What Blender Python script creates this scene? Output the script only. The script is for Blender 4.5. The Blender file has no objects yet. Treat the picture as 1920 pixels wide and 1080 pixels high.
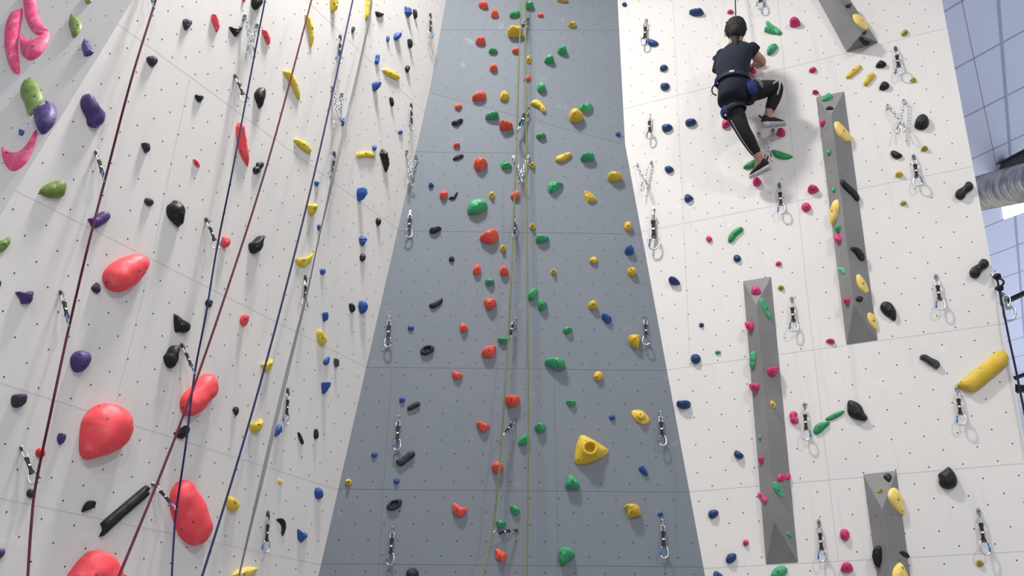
import bpy, math, bmesh
import numpy as np
from mathutils import Vector, Matrix
from mathutils.geometry import delaunay_2d_cdt

# An indoor climbing hall: a grey wall between two white walls, seen looking up from the floor.
FRAMES = {
 'G': ((0.0, 5.9449, 1.6), (0.99995, 0.01033, 0.0), (-0.00016, 0.01517, 0.99988), (0.01033, -0.99983, 0.01517)),
 'L': ((-1.2754, 5.9441, 2.4169), (0.50335, 0.86408, 0.0), (0.08764, -0.05105, 0.99484), (0.85962, -0.50076, -0.10143)),
 'R': ((1.307, 5.9711, 2.4383), (0.91997, -0.39199, 0.0), (-0.00958, -0.02248, 0.9997), (-0.39187, -0.9197, -0.02443)),
 'U': ((-0.7479, 6.0123, 6.5512), (0.99999, -0.00377, -0.0), (-0.00011, -0.02906, 0.99958), (-0.00377, -0.99957, -0.02906)),
 'K': ((-2.4987, 3.5725, 3.7582), (0.94088, -0.33874, 0.0), (0.0488, 0.13554, 0.98957), (-0.3352, -0.93107, 0.14405)),
 'V3L': ((1.7419, 5.73, 4.5364), (0.26659, -0.96381, -0.0), (0.01887, 0.00522, 0.99981), (-0.96362, -0.26654, 0.01958)),
 'V3R': ((1.9329, 5.6487, 4.5367), (0.93055, 0.36616, -0.0), (0.01895, -0.04817, 0.99866), (0.36567, -0.9293, -0.05176)),
 'V3T': ((1.7419, 5.73, 4.5364), (0.91979, -0.39241, -0.0), (0.14484, 0.33949, 0.92939), (-0.36471, -0.85485, 0.36909)),
 'V3B': ((1.6777, 5.8118, 2.4889), (0.92193, -0.38735, -0.0), (-0.16039, -0.38174, 0.91025), (-0.35259, -0.83919, -0.41406)),
 'V2L': ((2.4156, 5.4035, 6.0239), (0.22913, -0.9734, -0.0), (0.02674, 0.00629, 0.99962), (-0.97303, -0.22904, 0.02747)),
 'V2R': ((2.6108, 5.3205, 6.0164), (0.93806, 0.34647, -0.0), (0.02044, -0.05534, 0.99826), (0.34586, -0.93643, -0.05899)),
 'V2T': ((2.4156, 5.4035, 6.0239), (0.92556, -0.37859, -0.0), (0.13521, 0.33055, 0.93405), (-0.35363, -0.86452, 0.35714)),
 'V2B': ((2.3349, 5.4938, 3.9196), (0.92294, -0.38493, -0.0), (-0.16554, -0.39691, 0.90281), (-0.34752, -0.83324, -0.43005)),
 'V4L': ((2.3045, 5.5306, 3.0214), (0.24033, -0.97069, -0.0), (0.0186, 0.0046, 0.99982), (-0.97051, -0.24029, 0.01916)),
 'V4R': ((2.4927, 5.4503, 3.0267), (0.93888, 0.34426, -0.0), (0.01685, -0.04596, 0.9988), (0.34384, -0.93775, -0.04895)),
 'V4T': ((2.3045, 5.5306, 3.0214), (0.91559, -0.40212, -0.0), (0.15091, 0.3436, 0.92691), (-0.37273, -0.84867, 0.37527)),
 'V4B': ((2.2607, 5.5888, 1.5331), (0.96818, -0.25025, -0.0), (-0.19909, -0.77025, 0.60587), (-0.15162, -0.58659, -0.79557)),
 'V1L': ((2.4078, 5.3626, 7.6882), (0.27365, -0.96183, -0.0), (-0.17111, -0.04868, 0.98405), (-0.94649, -0.26928, -0.1779)),
 'V1R': ((2.6227, 5.2761, 7.4961), (0.86267, 0.50577, -0.0), (-0.09292, 0.1585, 0.98298), (0.49716, -0.84798, 0.18373)),
 'V1T': ((2.4078, 5.3626, 7.6882), (0.99159, 0.12938, -0.0), (-0.06581, 0.50435, 0.86099), (0.1114, -0.85375, 0.50862)),
 'V1B': ((2.676, 5.283, 6.3817), (0.83102, 0.55624, -0.0), (0.55472, -0.82875, 0.07389), (0.0411, -0.06141, -0.99727)),
}
# frame, place on it (u, v), colour, kind, depth, seed, label, group, outline in mm, bolts (place, direction, small screw)
HOLDS = [
 ('K', -0.6024, 1.726, 'p', 'dome', 0.0206, 11, 'bright pink crescent hold on the leaning top-left facet, topmost bright pink one', 'bright pink holds on the leaning top-left facet', '-259,339 -171,317 -88,190 -14,57 93,-91 190,-189 196,-211 157,-225 96,-195 15,-113 -72,2 -144,119', [[-0.1085, 0.1461, 0.0192, 0.01, 0.0, 1.0, 0], [0.0192, -0.0814, 0.0175, -0.05, -0.07, 1.0, 1]]),
 ('K', -0.6668, 1.5317, 'p', 'dome', 0.0264, 12, 'bright pink crescent hold on the leaning top-left facet, second bright pink from top', 'bright pink holds on the leaning top-left facet', '-118,350 -66,248 -21,125 56,-70 147,-236 216,-360 212,-377 141,-324 30,-185 -81,-9 -166,178 -188,307 -161,352', [[-0.0741, 0.1067, 0.0237, -0.01, -0.03, 1.0, 0], [0.0559, -0.1711, 0.0208, 0.02, -0.04, 1.0, 1]]),
 ('K', -0.4623, 1.418, 'p', 'dome', 0.0384, 13, 'bright pink crescent hold on the leaning top-left facet, third bright pink from top', 'bright pink holds on the leaning top-left facet', '-182,164 -114,94 -36,47 25,44 59,110 104,23 118,-70 102,-139 46,-153 -33,-94 -90,-24', [[0.0571, -0.0762, 0.0356, 0.16, -0.04, 0.99, 0], [-0.0077, -0.0914, 0.0247, -0.11, -0.39, 0.91, 1]]),
 ('K', -0.1836, 1.733, 'l', 'dome', 0.0161, 14, 'olive green leaf-shaped hold on the leaning top-left facet, topmost olive green one', 'olive green holds on the leaning top-left facet', '-61,74 0,50 32,-19 29,-40 13,-45 -13,-22', [[0.0144, -0.012, 0.0152, 0.17, 0.05, 0.98, 0]]),
 ('K', -0.1912, 1.4989, 'l', 'dome', 0.0218, 15, 'olive green leaf-shaped hold on the leaning top-left facet, second olive green from top', 'olive green holds on the leaning top-left facet', '-72,130 0,61 63,-24 78,-84 54,-139 -8,-47 -47,16 -67,86', [[0.0547, -0.039, 0.0167, 0.26, 0.15, 0.96, 0]]),
 ('K', 0.0258, 1.2142, 'u', 'facet', 0.022, 16, 'purple faceted hold on the leaning top-left facet', 'purple holds on the leaning top-left facet', '-60,111 -5,52 37,-6 70,-48 68,-74 15,-78 -19,-24 -53,18 -53,50', [[0.0423, -0.0203, 0.0084, 0.68, 0.45, 0.58, 0]]),
 ('K', -0.2484, 0.9311, 'l', 'dome', 0.0339, 17, 'olive green leaf-shaped hold on the leaning top-left facet, lowest olive green one', 'olive green holds on the leaning top-left facet', '-74,150 -24,112 51,22 111,-61 119,-132 88,-200 3,-92 -77,7 -99,69 -97,124', [[0.0865, -0.0736, 0.029, 0.18, 0.02, 0.98, 0]]),
 ('K', -0.037, 0.7061, 'u', 'dome', 0.0552, 18, 'purple heart-shaped hold on the leaning top-left facet', 'purple holds on the leaning top-left facet', '-27,99 14,74 56,26 88,-37 97,-107 53,-165 -20,-83 -80,12 -90,55 -66,76 -25,50', [[0.0233, -0.0459, 0.0549, -0.04, 0.04, 1.0, 0], [0.0944, -0.0702, 0.012, 0.99, 0.09, 0.12, 1]]),
 ('K', -0.1634, 0.608, 'b', 'dome', 0.0135, 19, 'blue round hold on the leaning top-left facet', None, '-22,25 -4,22 24,-7 20,-27 0,-19 -17,6', []),
 ('K', -0.1057, 0.4581, 'p', 'dome', 0.0167, 20, 'bright pink crescent hold on the leaning top-left facet, lowest bright pink one', 'bright pink holds on the leaning top-left facet', '-152,62 -140,67 -105,34 -33,-4 20,1 43,59 46,143 78,90 96,25 108,-55 98,-120 49,-150 -12,-120 -94,-32', [[-0.075, 0.0012, 0.0105, 0.18, 0.38, 0.91, 0], [0.0839, -0.0181, 0.0125, 0.27, 0.03, 0.96, 1]]),
 ('L', -2.4233, 2.1247, 'u', 'dome', 0.0683, 21, 'purple bean-shaped hold left of the first red rope', 'purple holds left of the first red rope', '-53,76 -32,80 -2,55 30,40 65,23 78,-10 76,-43 59,-72 20,-88 3,-76 -9,-49 -41,-25 -60,-2 -69,32 -65,59', [[-0.0004, -0.0117, 0.0644, -0.19, -0.39, 0.9, 0], [-0.0486, 0.0475, 0.0508, -0.55, 0.15, 0.83, 1]]),
 ('L', -2.1857, 2.6389, 'v', 'dome', 0.0376, 22, 'dark purple rounded hold between first red and last blue rope, second dark purple from top', 'dark purple holds between first red and last blue rope', '-31,6 -8,32 16,33 31,14 27,-14 12,-34 -16,-26 -30,-11', [[-0.0001, -0.0096, 0.037, -0.31, -0.38, 0.87, 0]]),
 ('L', -2.0605, 2.1069, 'v', 'wedge', 0.0389, 23, 'dark purple hold between first red and last blue rope, third dark purple from top', 'dark purple holds between first red and last blue rope', '-29,12 -14,26 6,22 19,-2 20,-19 9,-26 -11,-12', [[-0.0016, 0.0038, 0.0359, -0.23, -0.13, 0.96, 0]]),
 ('L', -2.4632, 1.6089, 'l', 'dome', 0.0471, 24, 'olive green half-moon hold left of the first red rope, topmost olive green one', 'olive green holds left of the first red rope', '-69,-48 -51,-2 -18,37 10,61 33,58 46,32 50,-2 43,-26 1,-51 -46,-59', [[-0.0097, 0.0, 0.0435, -0.25, 0.17, 0.95, 0]]),
 ('L', -2.6071, 1.2214, 'l', 'dome', 0.0281, 25, 'olive green half-moon hold left of the first red rope, lowest olive green one', 'olive green holds left of the first red rope', '-31,-3 -18,11 5,34 16,51 25,16 19,-17 1,-45 -17,-46', [[-0.0078, -0.0078, 0.0271, -0.17, -0.05, 0.98, 0]]),
 ('L', -2.1868, 1.571, 'u', 'dome', 0.0339, 26, 'purple curved hold between first red and last blue rope', 'purple holds between first red and last blue rope', '-62,-26 -34,1 -5,46 21,63 44,54 50,32 40,6 19,-26 -4,-53 -26,-57 -43,-41', [[-0.0001, -0.0174, 0.0317, 0.29, -0.11, 0.95, 0]]),
 ('L', -1.9426, 1.812, 'v', 'dome', 0.0276, 27, 'dark purple rounded hold between first red and last blue rope, second dark purple from bottom', 'dark purple holds between first red and last blue rope', '-27,8 -9,24 20,20 28,1 16,-18 -6,-21 -23,-12', [[-0.0033, 0.0002, 0.0271, -0.03, -0.4, 0.92, 0]]),
 ('L', -1.952, 1.3586, 'r', 'dome', 0.0918, 28, 'red rounded hold between first red and last blue rope, seventh red from top', 'red holds between first red and last blue rope', '26,129 66,135 100,116 109,81 95,19 65,-45 26,-99 -22,-124 -76,-126 -111,-96 -123,-57 -103,2 -52,67', [[0.024, 0.0101, 0.0876, 0.28, -0.01, 0.96, 0], [-0.1008, -0.1043, 0.0232, -0.75, -0.65, 0.12, 1]]),
 ('L', -2.0879, 1.2085, 'v', 'facet', 0.0287, 29, 'dark purple faceted hold between first red and last blue rope, lowest dark purple one', 'dark purple holds between first red and last blue rope', '-5,36 12,27 28,-6 20,-27 -5,-25 -28,-12 -22,6', [[0.0026, -0.0004, 0.0282, 0.05, -0.09, 0.99, 0]]),
 ('L', -2.5624, 1.0298, 'v', 'dome', 0.018, 30, 'dark purple rounded hold left of the first red rope, topmost dark purple one', 'dark purple holds left of the first red rope', '-12,11 -1,15 6,6 9,-13 -2,-19', []),
 ('L', -2.4292, 1.0179, 'u', 'wedge', 0.043, 31, 'purple two-horned hold left of the first red rope', 'purple holds left of the first red rope', '-47,4 -36,10 -7,17 11,32 28,38 33,19 37,-4 41,-21 0,-40 -9,-30 -19,-16 -33,-8', [[0.0058, -0.0081, 0.04, -0.23, -0.47, 0.85, 0]]),
 ('L', -2.0553, 0.8096, 'u', 'dome', 0.0607, 32, 'purple round hold between first red and last blue rope', 'purple holds between first red and last blue rope', '-49,-6 -45,21 -29,44 1,56 30,51 47,27 48,-3 36,-37 13,-60 -15,-58 -37,-36', [[0.0089, 0.0029, 0.0611, 0.28, 0.09, 0.96, 0]]),
 ('L', -2.2921, 0.5273, 'v', 'wedge', 0.0536, 33, 'dark purple rounded hold left of the first red rope, second dark purple from top', 'dark purple holds left of the first red rope', '-35,4 -28,20 -3,32 18,36 30,16 31,-10 15,-31 -5,-37 -23,-29', [[-0.0097, -0.016, 0.0466, -0.34, -0.63, 0.7, 0]]),
 ('L', -1.8194, 0.5029, 'r', 'dome', 0.13, 34, 'red teardrop hold between first red and last blue rope, third red from bottom', 'red holds between first red and last blue rope', '-27,143 24,150 79,136 122,102 143,61 144,8 122,-57 70,-107 19,-134 -23,-158 -59,-160 -90,-131 -108,-79 -123,-10 -123,33 -103,83 -68,121', [[-0.0551, 0.0464, 0.107, -0.39, 0.3, 0.87, 0], [-0.0763, 0.1082, 0.0303, -0.67, 0.73, 0.14, 1], [0.0845, 0.0689, 0.1059, 0.63, 0.3, 0.71, 1]]),
 ('L', -2.0278, 0.4072, 'u', 'wedge', 0.0343, 35, 'purple teardrop hold between first red and last blue rope', 'purple holds between first red and last blue rope', '-18,7 -14,24 6,27 18,13 18,-9 9,-30 -4,-21 -14,-10', [[-0.002, 0.0048, 0.0311, -0.36, -0.2, 0.91, 0]]),
 ('L', -2.1058, 0.3164, 'd', 'dome', 0.0261, 36, 'dark red disc-shaped hold left of the first red rope', None, '21,5 22,-9 14,-20 1,-23 -13,-18 -21,-5 -22,9 -14,20 -1,23 13,18', [[-0.0105, -0.0033, 0.023, -0.33, -0.15, 0.93, 0]]),
 ('L', -2.0919, 0.1214, 'v', 'dome', 0.0208, 37, 'dark purple rounded hold left of the first red rope, lowest dark purple one', 'dark purple holds left of the first red rope', '-17,-1 -14,17 3,22 13,8 18,-13 8,-20 -10,-13', [[-0.0015, 0.0017, 0.0208, -0.23, -0.06, 0.97, 0]]),
 ('L', -1.7728, 0.1222, 'k', 'wedge', 0.0328, 38, 'black tapered hold between first red and last blue rope, second black from bottom', 'black holds between first red and last blue rope', '-28,-35 -29,-8 -18,18 5,30 24,24 29,6 21,-9 -4,-25', [[-0.0072, 0.0001, 0.0313, 0.23, -0.34, 0.91, 0]]),
 ('L', -1.5726, 0.1346, 'k', 'bar', 0.035, 39, 'black bar-shaped hold between first red and last blue rope, lowest black one', 'black holds between first red and last blue rope', '-108,-82 -35,7 85,146 102,157 119,138 125,114 73,49 2,-35 -84,-145 -96,-138 -86,-116 -98,-94', [[-0.0123, -0.0011, 0.034, -0.01, 0.02, 1.0, 0]]),
 ('L', -1.6314, -0.1747, 'r', 'dome', 0.1, 40, 'red rounded hold between first red and last blue rope, lowest red one', 'red holds between first red and last blue rope', '-147,-57 -135,-10 -109,40 -73,82 -26,97 26,96 79,73 123,31 157,-13 165,-74 35,-135 -95,-129', [[-0.0539, -0.0241, 0.0927, -0.36, -0.04, 0.93, 0]]),
 ('L', -2.1406, -0.1627, 'u', 'dome', 0.0231, 41, 'purple rounded hold left of the first red rope', 'purple holds left of the first red rope', '-20,12 -6,19 11,19 16,-3 7,-19 -7,-27', [[-0.0077, -0.0044, 0.0202, -0.58, -0.39, 0.71, 0]]),
 ('L', -1.1481, 0.2017, 'r', 'dome', 0.1, 42, 'red oval hold between first red and last blue rope, second red from bottom', 'red holds between first red and last blue rope', '-95,169 -65,171 -21,141 31,104 76,62 114,10 151,-35 157,-69 141,-122 112,-160 71,-169 24,-160 -39,-124 -79,-78 -125,-18 -155,44 -158,93 -139,140', [[-0.0294, -0.0546, 0.0886, -0.27, -0.24, 0.93, 0], [-0.0541, -0.0988, 0.036, -0.7, -0.65, 0.31, 1]]),
 ('L', -1.3281, 0.6265, 'k', 'facet', 0.0316, 43, 'black winged hold between first red and last blue rope, third black from bottom', 'black holds between first red and last blue rope', '-64,-21 -35,-5 -14,26 11,46 43,39 43,12 30,-17 12,-40 -25,-40', [[-0.0263, -0.0096, 0.0299, -0.4, 0.83, 0.39, 0]]),
 ('L', -1.2861, 0.8603, 'r', 'dome', 0.0873, 44, 'red kidney-shaped hold between first red and last blue rope, fourth red from bottom', 'red holds between first red and last blue rope', '25,142 56,147 77,124 99,83 105,33 84,-8 61,-36 35,-86 9,-118 -29,-139 -70,-136 -101,-104 -113,-67 -104,-27 -70,21 -46,59 -16,111', [[-0.0959, -0.1075, 0.0177, -0.77, -0.62, 0.15, 0], [0.0346, 0.0038, 0.0831, 0.15, -0.17, 0.97, 1]]),
 ('L', -1.5283, 1.2074, 'k', 'dome', 0.0434, 45, 'black teardrop hold between first red and last blue rope, seventh black from top', 'black holds between first red and last blue rope', '-61,54 -50,53 -12,40 33,36 57,23 60,-7 45,-30 13,-38 -4,-40 -11,-49 -24,-43 -44,1', [[-0.0164, 0.0006, 0.0406, -0.44, 0.05, 0.9, 0], [-0.0519, 0.0328, 0.0172, -0.92, -0.29, 0.26, 1]]),
 ('L', -1.5353, 1.0149, 'k', 'dome', 0.0554, 46, 'black shell-shaped hold between first red and last blue rope, fifth black from bottom', 'black holds between first red and last blue rope', '-46,-14 -35,6 -26,43 -5,65 17,71 29,58 34,22 39,-26 29,-58 12,-68 -14,-60 -34,-39', [[-0.0048, -0.0111, 0.052, -0.06, 0.02, 1.0, 0]]),
 ('L', -1.3742, 1.4121, 'w', 'dome', 0.0271, 47, 'dark navy rounded hold between first red and last blue rope, lowest dark navy one', 'dark navy holds between first red and last blue rope', '-25,-6 -22,13 -12,22 14,25 22,8 16,-3 22,-14 2,-24 -16,-21', [[-0.0073, -0.0073, 0.0265, -0.19, -0.18, 0.97, 0]]),
 ('L', -1.0986, 1.406, 'r', 'wedge', 0.0517, 48, 'red rounded hold between first red and last blue rope, fifth red from bottom', 'red holds between first red and last blue rope', '-19,-5 -18,22 -7,36 11,25 19,1 24,-31 3,-28 -12,-20', [[-0.0135, 0.0031, 0.0405, -0.87, 0.17, 0.46, 0]]),
 ('L', -0.8273, 1.1985, 'Y', 'wedge', 0.0373, 49, 'yellow half-moon hold between last blue rope and grey strap, fourth yellow from top', 'yellow holds between last blue rope and grey strap', '-49,-8 -11,12 9,43 23,54 34,18 31,-15 14,-41 -16,-40 -35,-23', [[-0.0048, 0.0086, 0.0362, -0.67, 0.58, 0.46, 0]]),
 ('L', -0.9927, 0.8494, 'k', 'facet', 0.0275, 50, 'black three-pointed hold between first red and last blue rope, fourth black from bottom', 'black holds between first red and last blue rope', '7,29 18,-1 15,-33 -4,-17 -24,1 -11,21', [[-0.008, -0.0069, 0.0173, -0.45, -0.7, 0.56, 0]]),
 ('L', -0.8069, 0.8011, 'Y', 'wedge', 0.0452, 51, 'yellow half-moon hold between last blue rope and grey strap, second yellow from bottom', 'yellow holds between last blue rope and grey strap', '-48,7 -5,24 19,57 34,39 38,0 28,-26 5,-43 -25,-40 -45,-19', [[-0.0137, 0.0058, 0.0435, -0.05, 0.0, 1.0, 0]]),
 ('L', -1.7632, 1.8387, 'k', 'dome', 0.0712, 52, 'black shield-shaped hold between first red and last blue rope, fifth black from top', 'black holds between first red and last blue rope', '-27,70 -6,67 19,52 40,35 51,-6 56,-68 46,-75 3,-63 -33,-49 -53,-23 -59,15 -39,45', [[-0.0165, -0.0405, 0.0514, -0.76, -0.43, 0.48, 0], [0.0297, -0.0598, 0.0444, -0.29, -0.67, 0.68, 1]]),
 ('L', -1.7139, 2.2088, 'r', 'facet', 0.0181, 53, 'red bar-shaped hold between first red and last blue rope, fifth red from top', 'red holds between first red and last blue rope', '-31,15 -15,21 22,7 30,-10 10,-23 -16,-10', [[-0.0086, -0.0067, 0.0142, -0.46, -0.52, 0.72, 0]]),
 ('L', -1.4428, 2.5291, 'r', 'facet', 0.0426, 54, 'red spindle-shaped hold between first red and last blue rope, fourth red from top', 'red holds between first red and last blue rope', '-58,130 -24,104 40,15 100,-132 68,-117 15,-83 -21,-33 -54,34 -66,83', [[0.0083, -0.0657, 0.0142, -0.77, -0.56, 0.3, 0]]),
 ('L', -1.2643, 2.4375, 'k', 'dome', 0.0272, 55, 'black peanut-shaped hold between first red and last blue rope, fourth black from top', 'black holds between first red and last blue rope', '-19,28 12,54 33,48 33,21 18,-4 15,-32 -7,-51 -30,-47 -36,-19 -20,1', [[-0.0225, -0.0465, 0.0165, -0.61, -0.66, 0.43, 0]]),
 ('L', -1.1402, 1.926, 'k', 'wedge', 0.0593, 56, 'black shell-shaped hold between first red and last blue rope, sixth black from top', 'black holds between first red and last blue rope', '-50,-16 -35,-2 -15,30 2,58 35,81 44,59 41,8 35,-39 8,-64 -20,-69 -43,-46', [[-0.0205, -0.033, 0.0516, -0.43, -0.19, 0.88, 0]]),
 ('L', -1.3761, 1.8243, 'r', 'ball', 0.0467, 57, 'red ball-shaped hold between first red and last blue rope, sixth red from top', 'red holds between first red and last blue rope', '22,10 23,-11 16,-28 3,-34 -12,-28 -22,-10 -23,11 -16,28 -3,35 12,28', [[-0.0188, 0.0239, 0.0092, -0.86, 0.5, -0.0, 0]]),
 ('L', -0.7356, 2.4061, 'Y', 'wedge', 0.0504, 58, 'yellow half-moon hold between last blue rope and grey strap, second yellow from top', 'yellow holds between last blue rope and grey strap', '-44,11 -17,14 7,36 18,57 30,25 32,-20 16,-52 -10,-48 -31,-24', [[-0.0117, -0.0098, 0.0478, -0.24, -0.44, 0.86, 0]]),
 ('L', -0.7023, 2.0131, 'Y', 'wedge', 0.0222, 59, 'yellow crescent hold between last blue rope and grey strap, third yellow from top', 'yellow holds between last blue rope and grey strap', '-85,-26 -53,-13 -2,13 39,57 56,92 67,64 58,11 31,-34 -2,-56 -40,-61 -69,-47', [[-0.0157, -0.0104, 0.0219, 0.06, -0.1, 0.99, 0], [-0.0674, -0.0326, 0.0115, -0.64, 0.09, 0.76, 1]]),
 ('L', -0.9315, 2.8115, 'Y', 'dome', 0.0296, 60, 'yellow leaf-shaped hold between first red and last blue rope, lowest yellow one', 'yellow holds between first red and last blue rope', '-98,1 -46,28 13,37 57,25 83,-11 58,-27 -2,-32 -65,-22', [[-0.0172, -0.0017, 0.0292, -0.0, -0.03, 1.0, 0]]),
 ('L', -0.7386, 2.614, 'b', 'dome', 0.022, 61, 'blue round hold between last blue rope and grey strap, second blue from top', 'blue holds between last blue rope and grey strap', '-20,2 -8,16 13,17 19,3 8,-21 -12,-17', []),
 ('L', -0.629, 2.3083, 'b', 'dome', 0.0249, 62, 'blue round hold between last blue rope and grey strap, lowest blue one', 'blue holds between last blue rope and grey strap', '-18,6 -8,21 10,14 17,-5 9,-24 -10,-13', []),
 ('L', -0.5104, 2.0113, 'b', 'dome', 0.0256, 63, 'blue round hold between grey strap and grey wall, eighth blue from bottom', 'blue holds between grey strap and grey wall', '-21,4 -8,21 14,20 21,-4 8,-21 -14,-20', []),
 ('L', -2.0448, 3.0288, 'v', 'facet', 0.0302, 64, 'dark purple faceted hold between first red and last blue rope, topmost dark purple one', 'dark purple holds between first red and last blue rope', '-30,10 -13,35 18,48 35,26 20,-21 7,-51 -13,-35 -26,-11', [[-0.0064, -0.0185, 0.0259, -0.74, -0.0, 0.67, 0]]),
 ('L', -1.8645, 3.1864, 'r', 'facet', 0.0286, 65, 'red bar-shaped hold between first red and last blue rope, second red from top', 'red holds between first red and last blue rope', '-37,32 -33,48 -19,50 21,14 36,-16 41,-53 28,-56 -6,-25 -32,7', [[-0.0285, 0.0294, 0.0199, -0.84, -0.08, 0.53, 0]]),
 ('L', -1.7074, 3.5068, 'r', 'facet', 0.0208, 66, 'red bar-shaped hold between first red and last blue rope, topmost red one', 'red holds between first red and last blue rope', '-15,15 1,28 11,-5 7,-20 -4,-17', []),
 ('L', -1.6105, 3.5674, 'k', 'dome', 0.0528, 67, 'black rounded hold between first red and last blue rope, topmost black one', 'black holds between first red and last blue rope', '-39,24 13,68 32,39 41,6 15,-59 -23,-58 -38,-20', [[-0.0202, -0.0402, 0.0395, -0.55, -0.67, 0.49, 0]]),
 ('L', -1.7033, 3.2474, 'k', 'facet', 0.027, 68, 'black triangular hold between first red and last blue rope, second black from top', 'black holds between first red and last blue rope', '-54,-12 -10,19 28,62 39,50 31,-5 15,-46 -8,-42 -41,-26', [[0.0121, -0.0123, 0.022, 0.62, -0.24, 0.75, 0]]),
 ('L', -1.4635, 3.3785, 'r', 'facet', 0.0288, 69, 'red spindle-shaped hold between first red and last blue rope, third red from top', 'red holds between first red and last blue rope', '-48,37 -26,42 15,24 38,-2 42,-40 27,-48 -7,-24 -41,12', [[-0.0087, -0.013, 0.0167, -0.5, -0.71, 0.5, 0]]),
 ('L', -1.1211, 3.7147, 'Y', 'dome', 0.0308, 70, 'yellow banana-shaped hold between first red and last blue rope, second yellow from top', 'yellow holds between first red and last blue rope', '-71,99 -41,97 5,55 42,-14 55,-82 52,-126 25,-79 -13,-5 -53,55', [[0.0076, 0.0071, 0.0295, -0.03, -0.08, 1.0, 0]]),
 ('L', -1.1516, 3.198, 'Y', 'dome', 0.0335, 71, 'yellow banana-shaped hold between first red and last blue rope, third yellow from top', 'yellow holds between first red and last blue rope', '-106,39 -73,70 -32,65 22,38 61,-6 93,-73 87,-85 42,-55 -17,-13 -78,20', [[-0.0162, 0.0094, 0.0311, -0.2, -0.47, 0.86, 0]]),
 ('L', -1.3951, 2.9239, 'k', 'dome', 0.049, 72, 'black teardrop hold between first red and last blue rope, third black from top', 'black holds between first red and last blue rope', '-42,-7 -33,33 -9,71 19,70 33,33 34,-24 26,-84 -1,-59 -29,-33', [[-0.0198, -0.0244, 0.0373, -0.49, -0.61, 0.62, 0]]),
 ('L', -1.8212, 2.6236, 'w', 'dome', 0.0261, 73, 'dark navy rounded hold between first red and last blue rope, topmost dark navy one', 'dark navy holds between first red and last blue rope', '-32,-4 -14,16 17,24 27,14 13,-25 -11,-25', [[0.0041, -0.001, 0.0249, 0.3, -0.05, 0.95, 0]]),
 ('L', -0.9556, 4.0774, 'Y', 'dome', 0.0602, 74, 'yellow long hold between first red and last blue rope, topmost yellow one', 'yellow holds between first red and last blue rope', '-41,56 -3,89 20,12 21,-50 13,-59 -10,-48', [[-0.0195, -0.0114, 0.0376, -0.92, -0.3, 0.24, 0]]),
 ('L', -0.6021, 4.3262, 'Y', 'dome', 0.0491, 75, 'yellow long hold between last blue rope and grey strap, topmost yellow one', 'yellow holds between last blue rope and grey strap', '-39,107 -1,139 23,25 25,-80 15,-104 -5,-77 -19,-10', [[0.0026, -0.0003, 0.0441, -0.03, -0.34, 0.94, 0]]),
 ('L', -0.7049, 4.0397, 'k', 'dome', 0.0198, 76, 'black fin-shaped hold between last blue rope and grey strap', None, '-12,-9 -11,20 3,31 16,12 8,-19 -5,-35', []),
 ('L', -0.4566, 4.3976, 'k', 'dome', 0.0237, 77, 'black fin-shaped hold between grey strap and grey wall, topmost black one', 'black holds between grey strap and grey wall', '-50,-6 -9,13 37,36 47,30 27,-3 -13,-39 -38,-32', [[-0.017, -0.0191, 0.022, 0.08, -0.28, 0.96, 0]]),
 ('L', -0.1357, 4.6717, 'b', 'facet', 0.049, 78, 'blue diamond-shaped hold between grey strap and grey wall, topmost blue one', 'blue holds between grey strap and grey wall', '-45,42 7,37 17,6 32,-23 18,-42 -30,-20', [[-0.0184, -0.0145, 0.0335, -0.45, -0.78, 0.44, 0]]),
 ('L', -0.0458, 4.7319, 'k', 'dome', 0.0377, 79, 'black oval hold between grey strap and grey wall, second black from top', 'black holds between grey strap and grey wall', '-22,32 -12,44 14,2 22,-34 12,-38 -13,-6', []),
 ('L', -0.3114, 4.2525, 'b', 'dome', 0.0245, 80, 'blue oval hold between grey strap and grey wall, third blue from top', 'blue holds between grey strap and grey wall', '12,9 14,-9 10,-24 3,-30 -6,-24 -12,-9 -14,9 -10,24 -3,30 6,24', []),
 ('L', -0.2165, 4.3492, 'b', 'wedge', 0.047, 81, 'blue round hold between grey strap and grey wall, second blue from top', 'blue holds between grey strap and grey wall', '-27,-16 -22,14 -5,39 23,42 36,15 21,-20 -4,-39 -22,-36', [[-0.0166, -0.0021, 0.0326, -0.9, 0.08, 0.43, 0]]),
 ('L', -0.0452, 4.4049, 'k', 'dome', 0.0416, 82, 'black oval hold between grey strap and grey wall, third black from top', 'black holds between grey strap and grey wall', '-25,23 -14,39 11,17 25,-21 14,-38 -10,-20', [[-0.0099, -0.0125, 0.0244, -0.4, -0.9, 0.18, 0]]),
 ('L', -0.3903, 3.9812, 'b', 'dome', 0.0305, 83, 'blue upright hold between grey strap and grey wall, fourth blue from top', 'blue holds between grey strap and grey wall', '-16,29 -4,48 12,43 21,-4 18,-37 -3,-45 -16,-32 -12,-2', [[-0.0088, -0.0116, 0.0193, -0.9, -0.32, 0.29, 0]]),
 ('L', -0.1861, 3.9768, 'Y', 'dome', 0.027, 84, 'yellow leaf-shaped hold between grey strap and grey wall', 'yellow holds between grey strap and grey wall', '-117,-33 -55,17 19,43 82,44 100,25 68,-9 -14,-39 -83,-47', [[-0.036, -0.02, 0.0246, -0.07, -0.17, 0.98, 0]]),
 ('L', -0.0163, 4.1575, 'k', 'dome', 0.0312, 85, 'black rounded hold between grey strap and grey wall, fourth black from top', 'black holds between grey strap and grey wall', '-21,-3 -9,30 15,30 21,6 9,-36 -14,-26', []),
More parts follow.
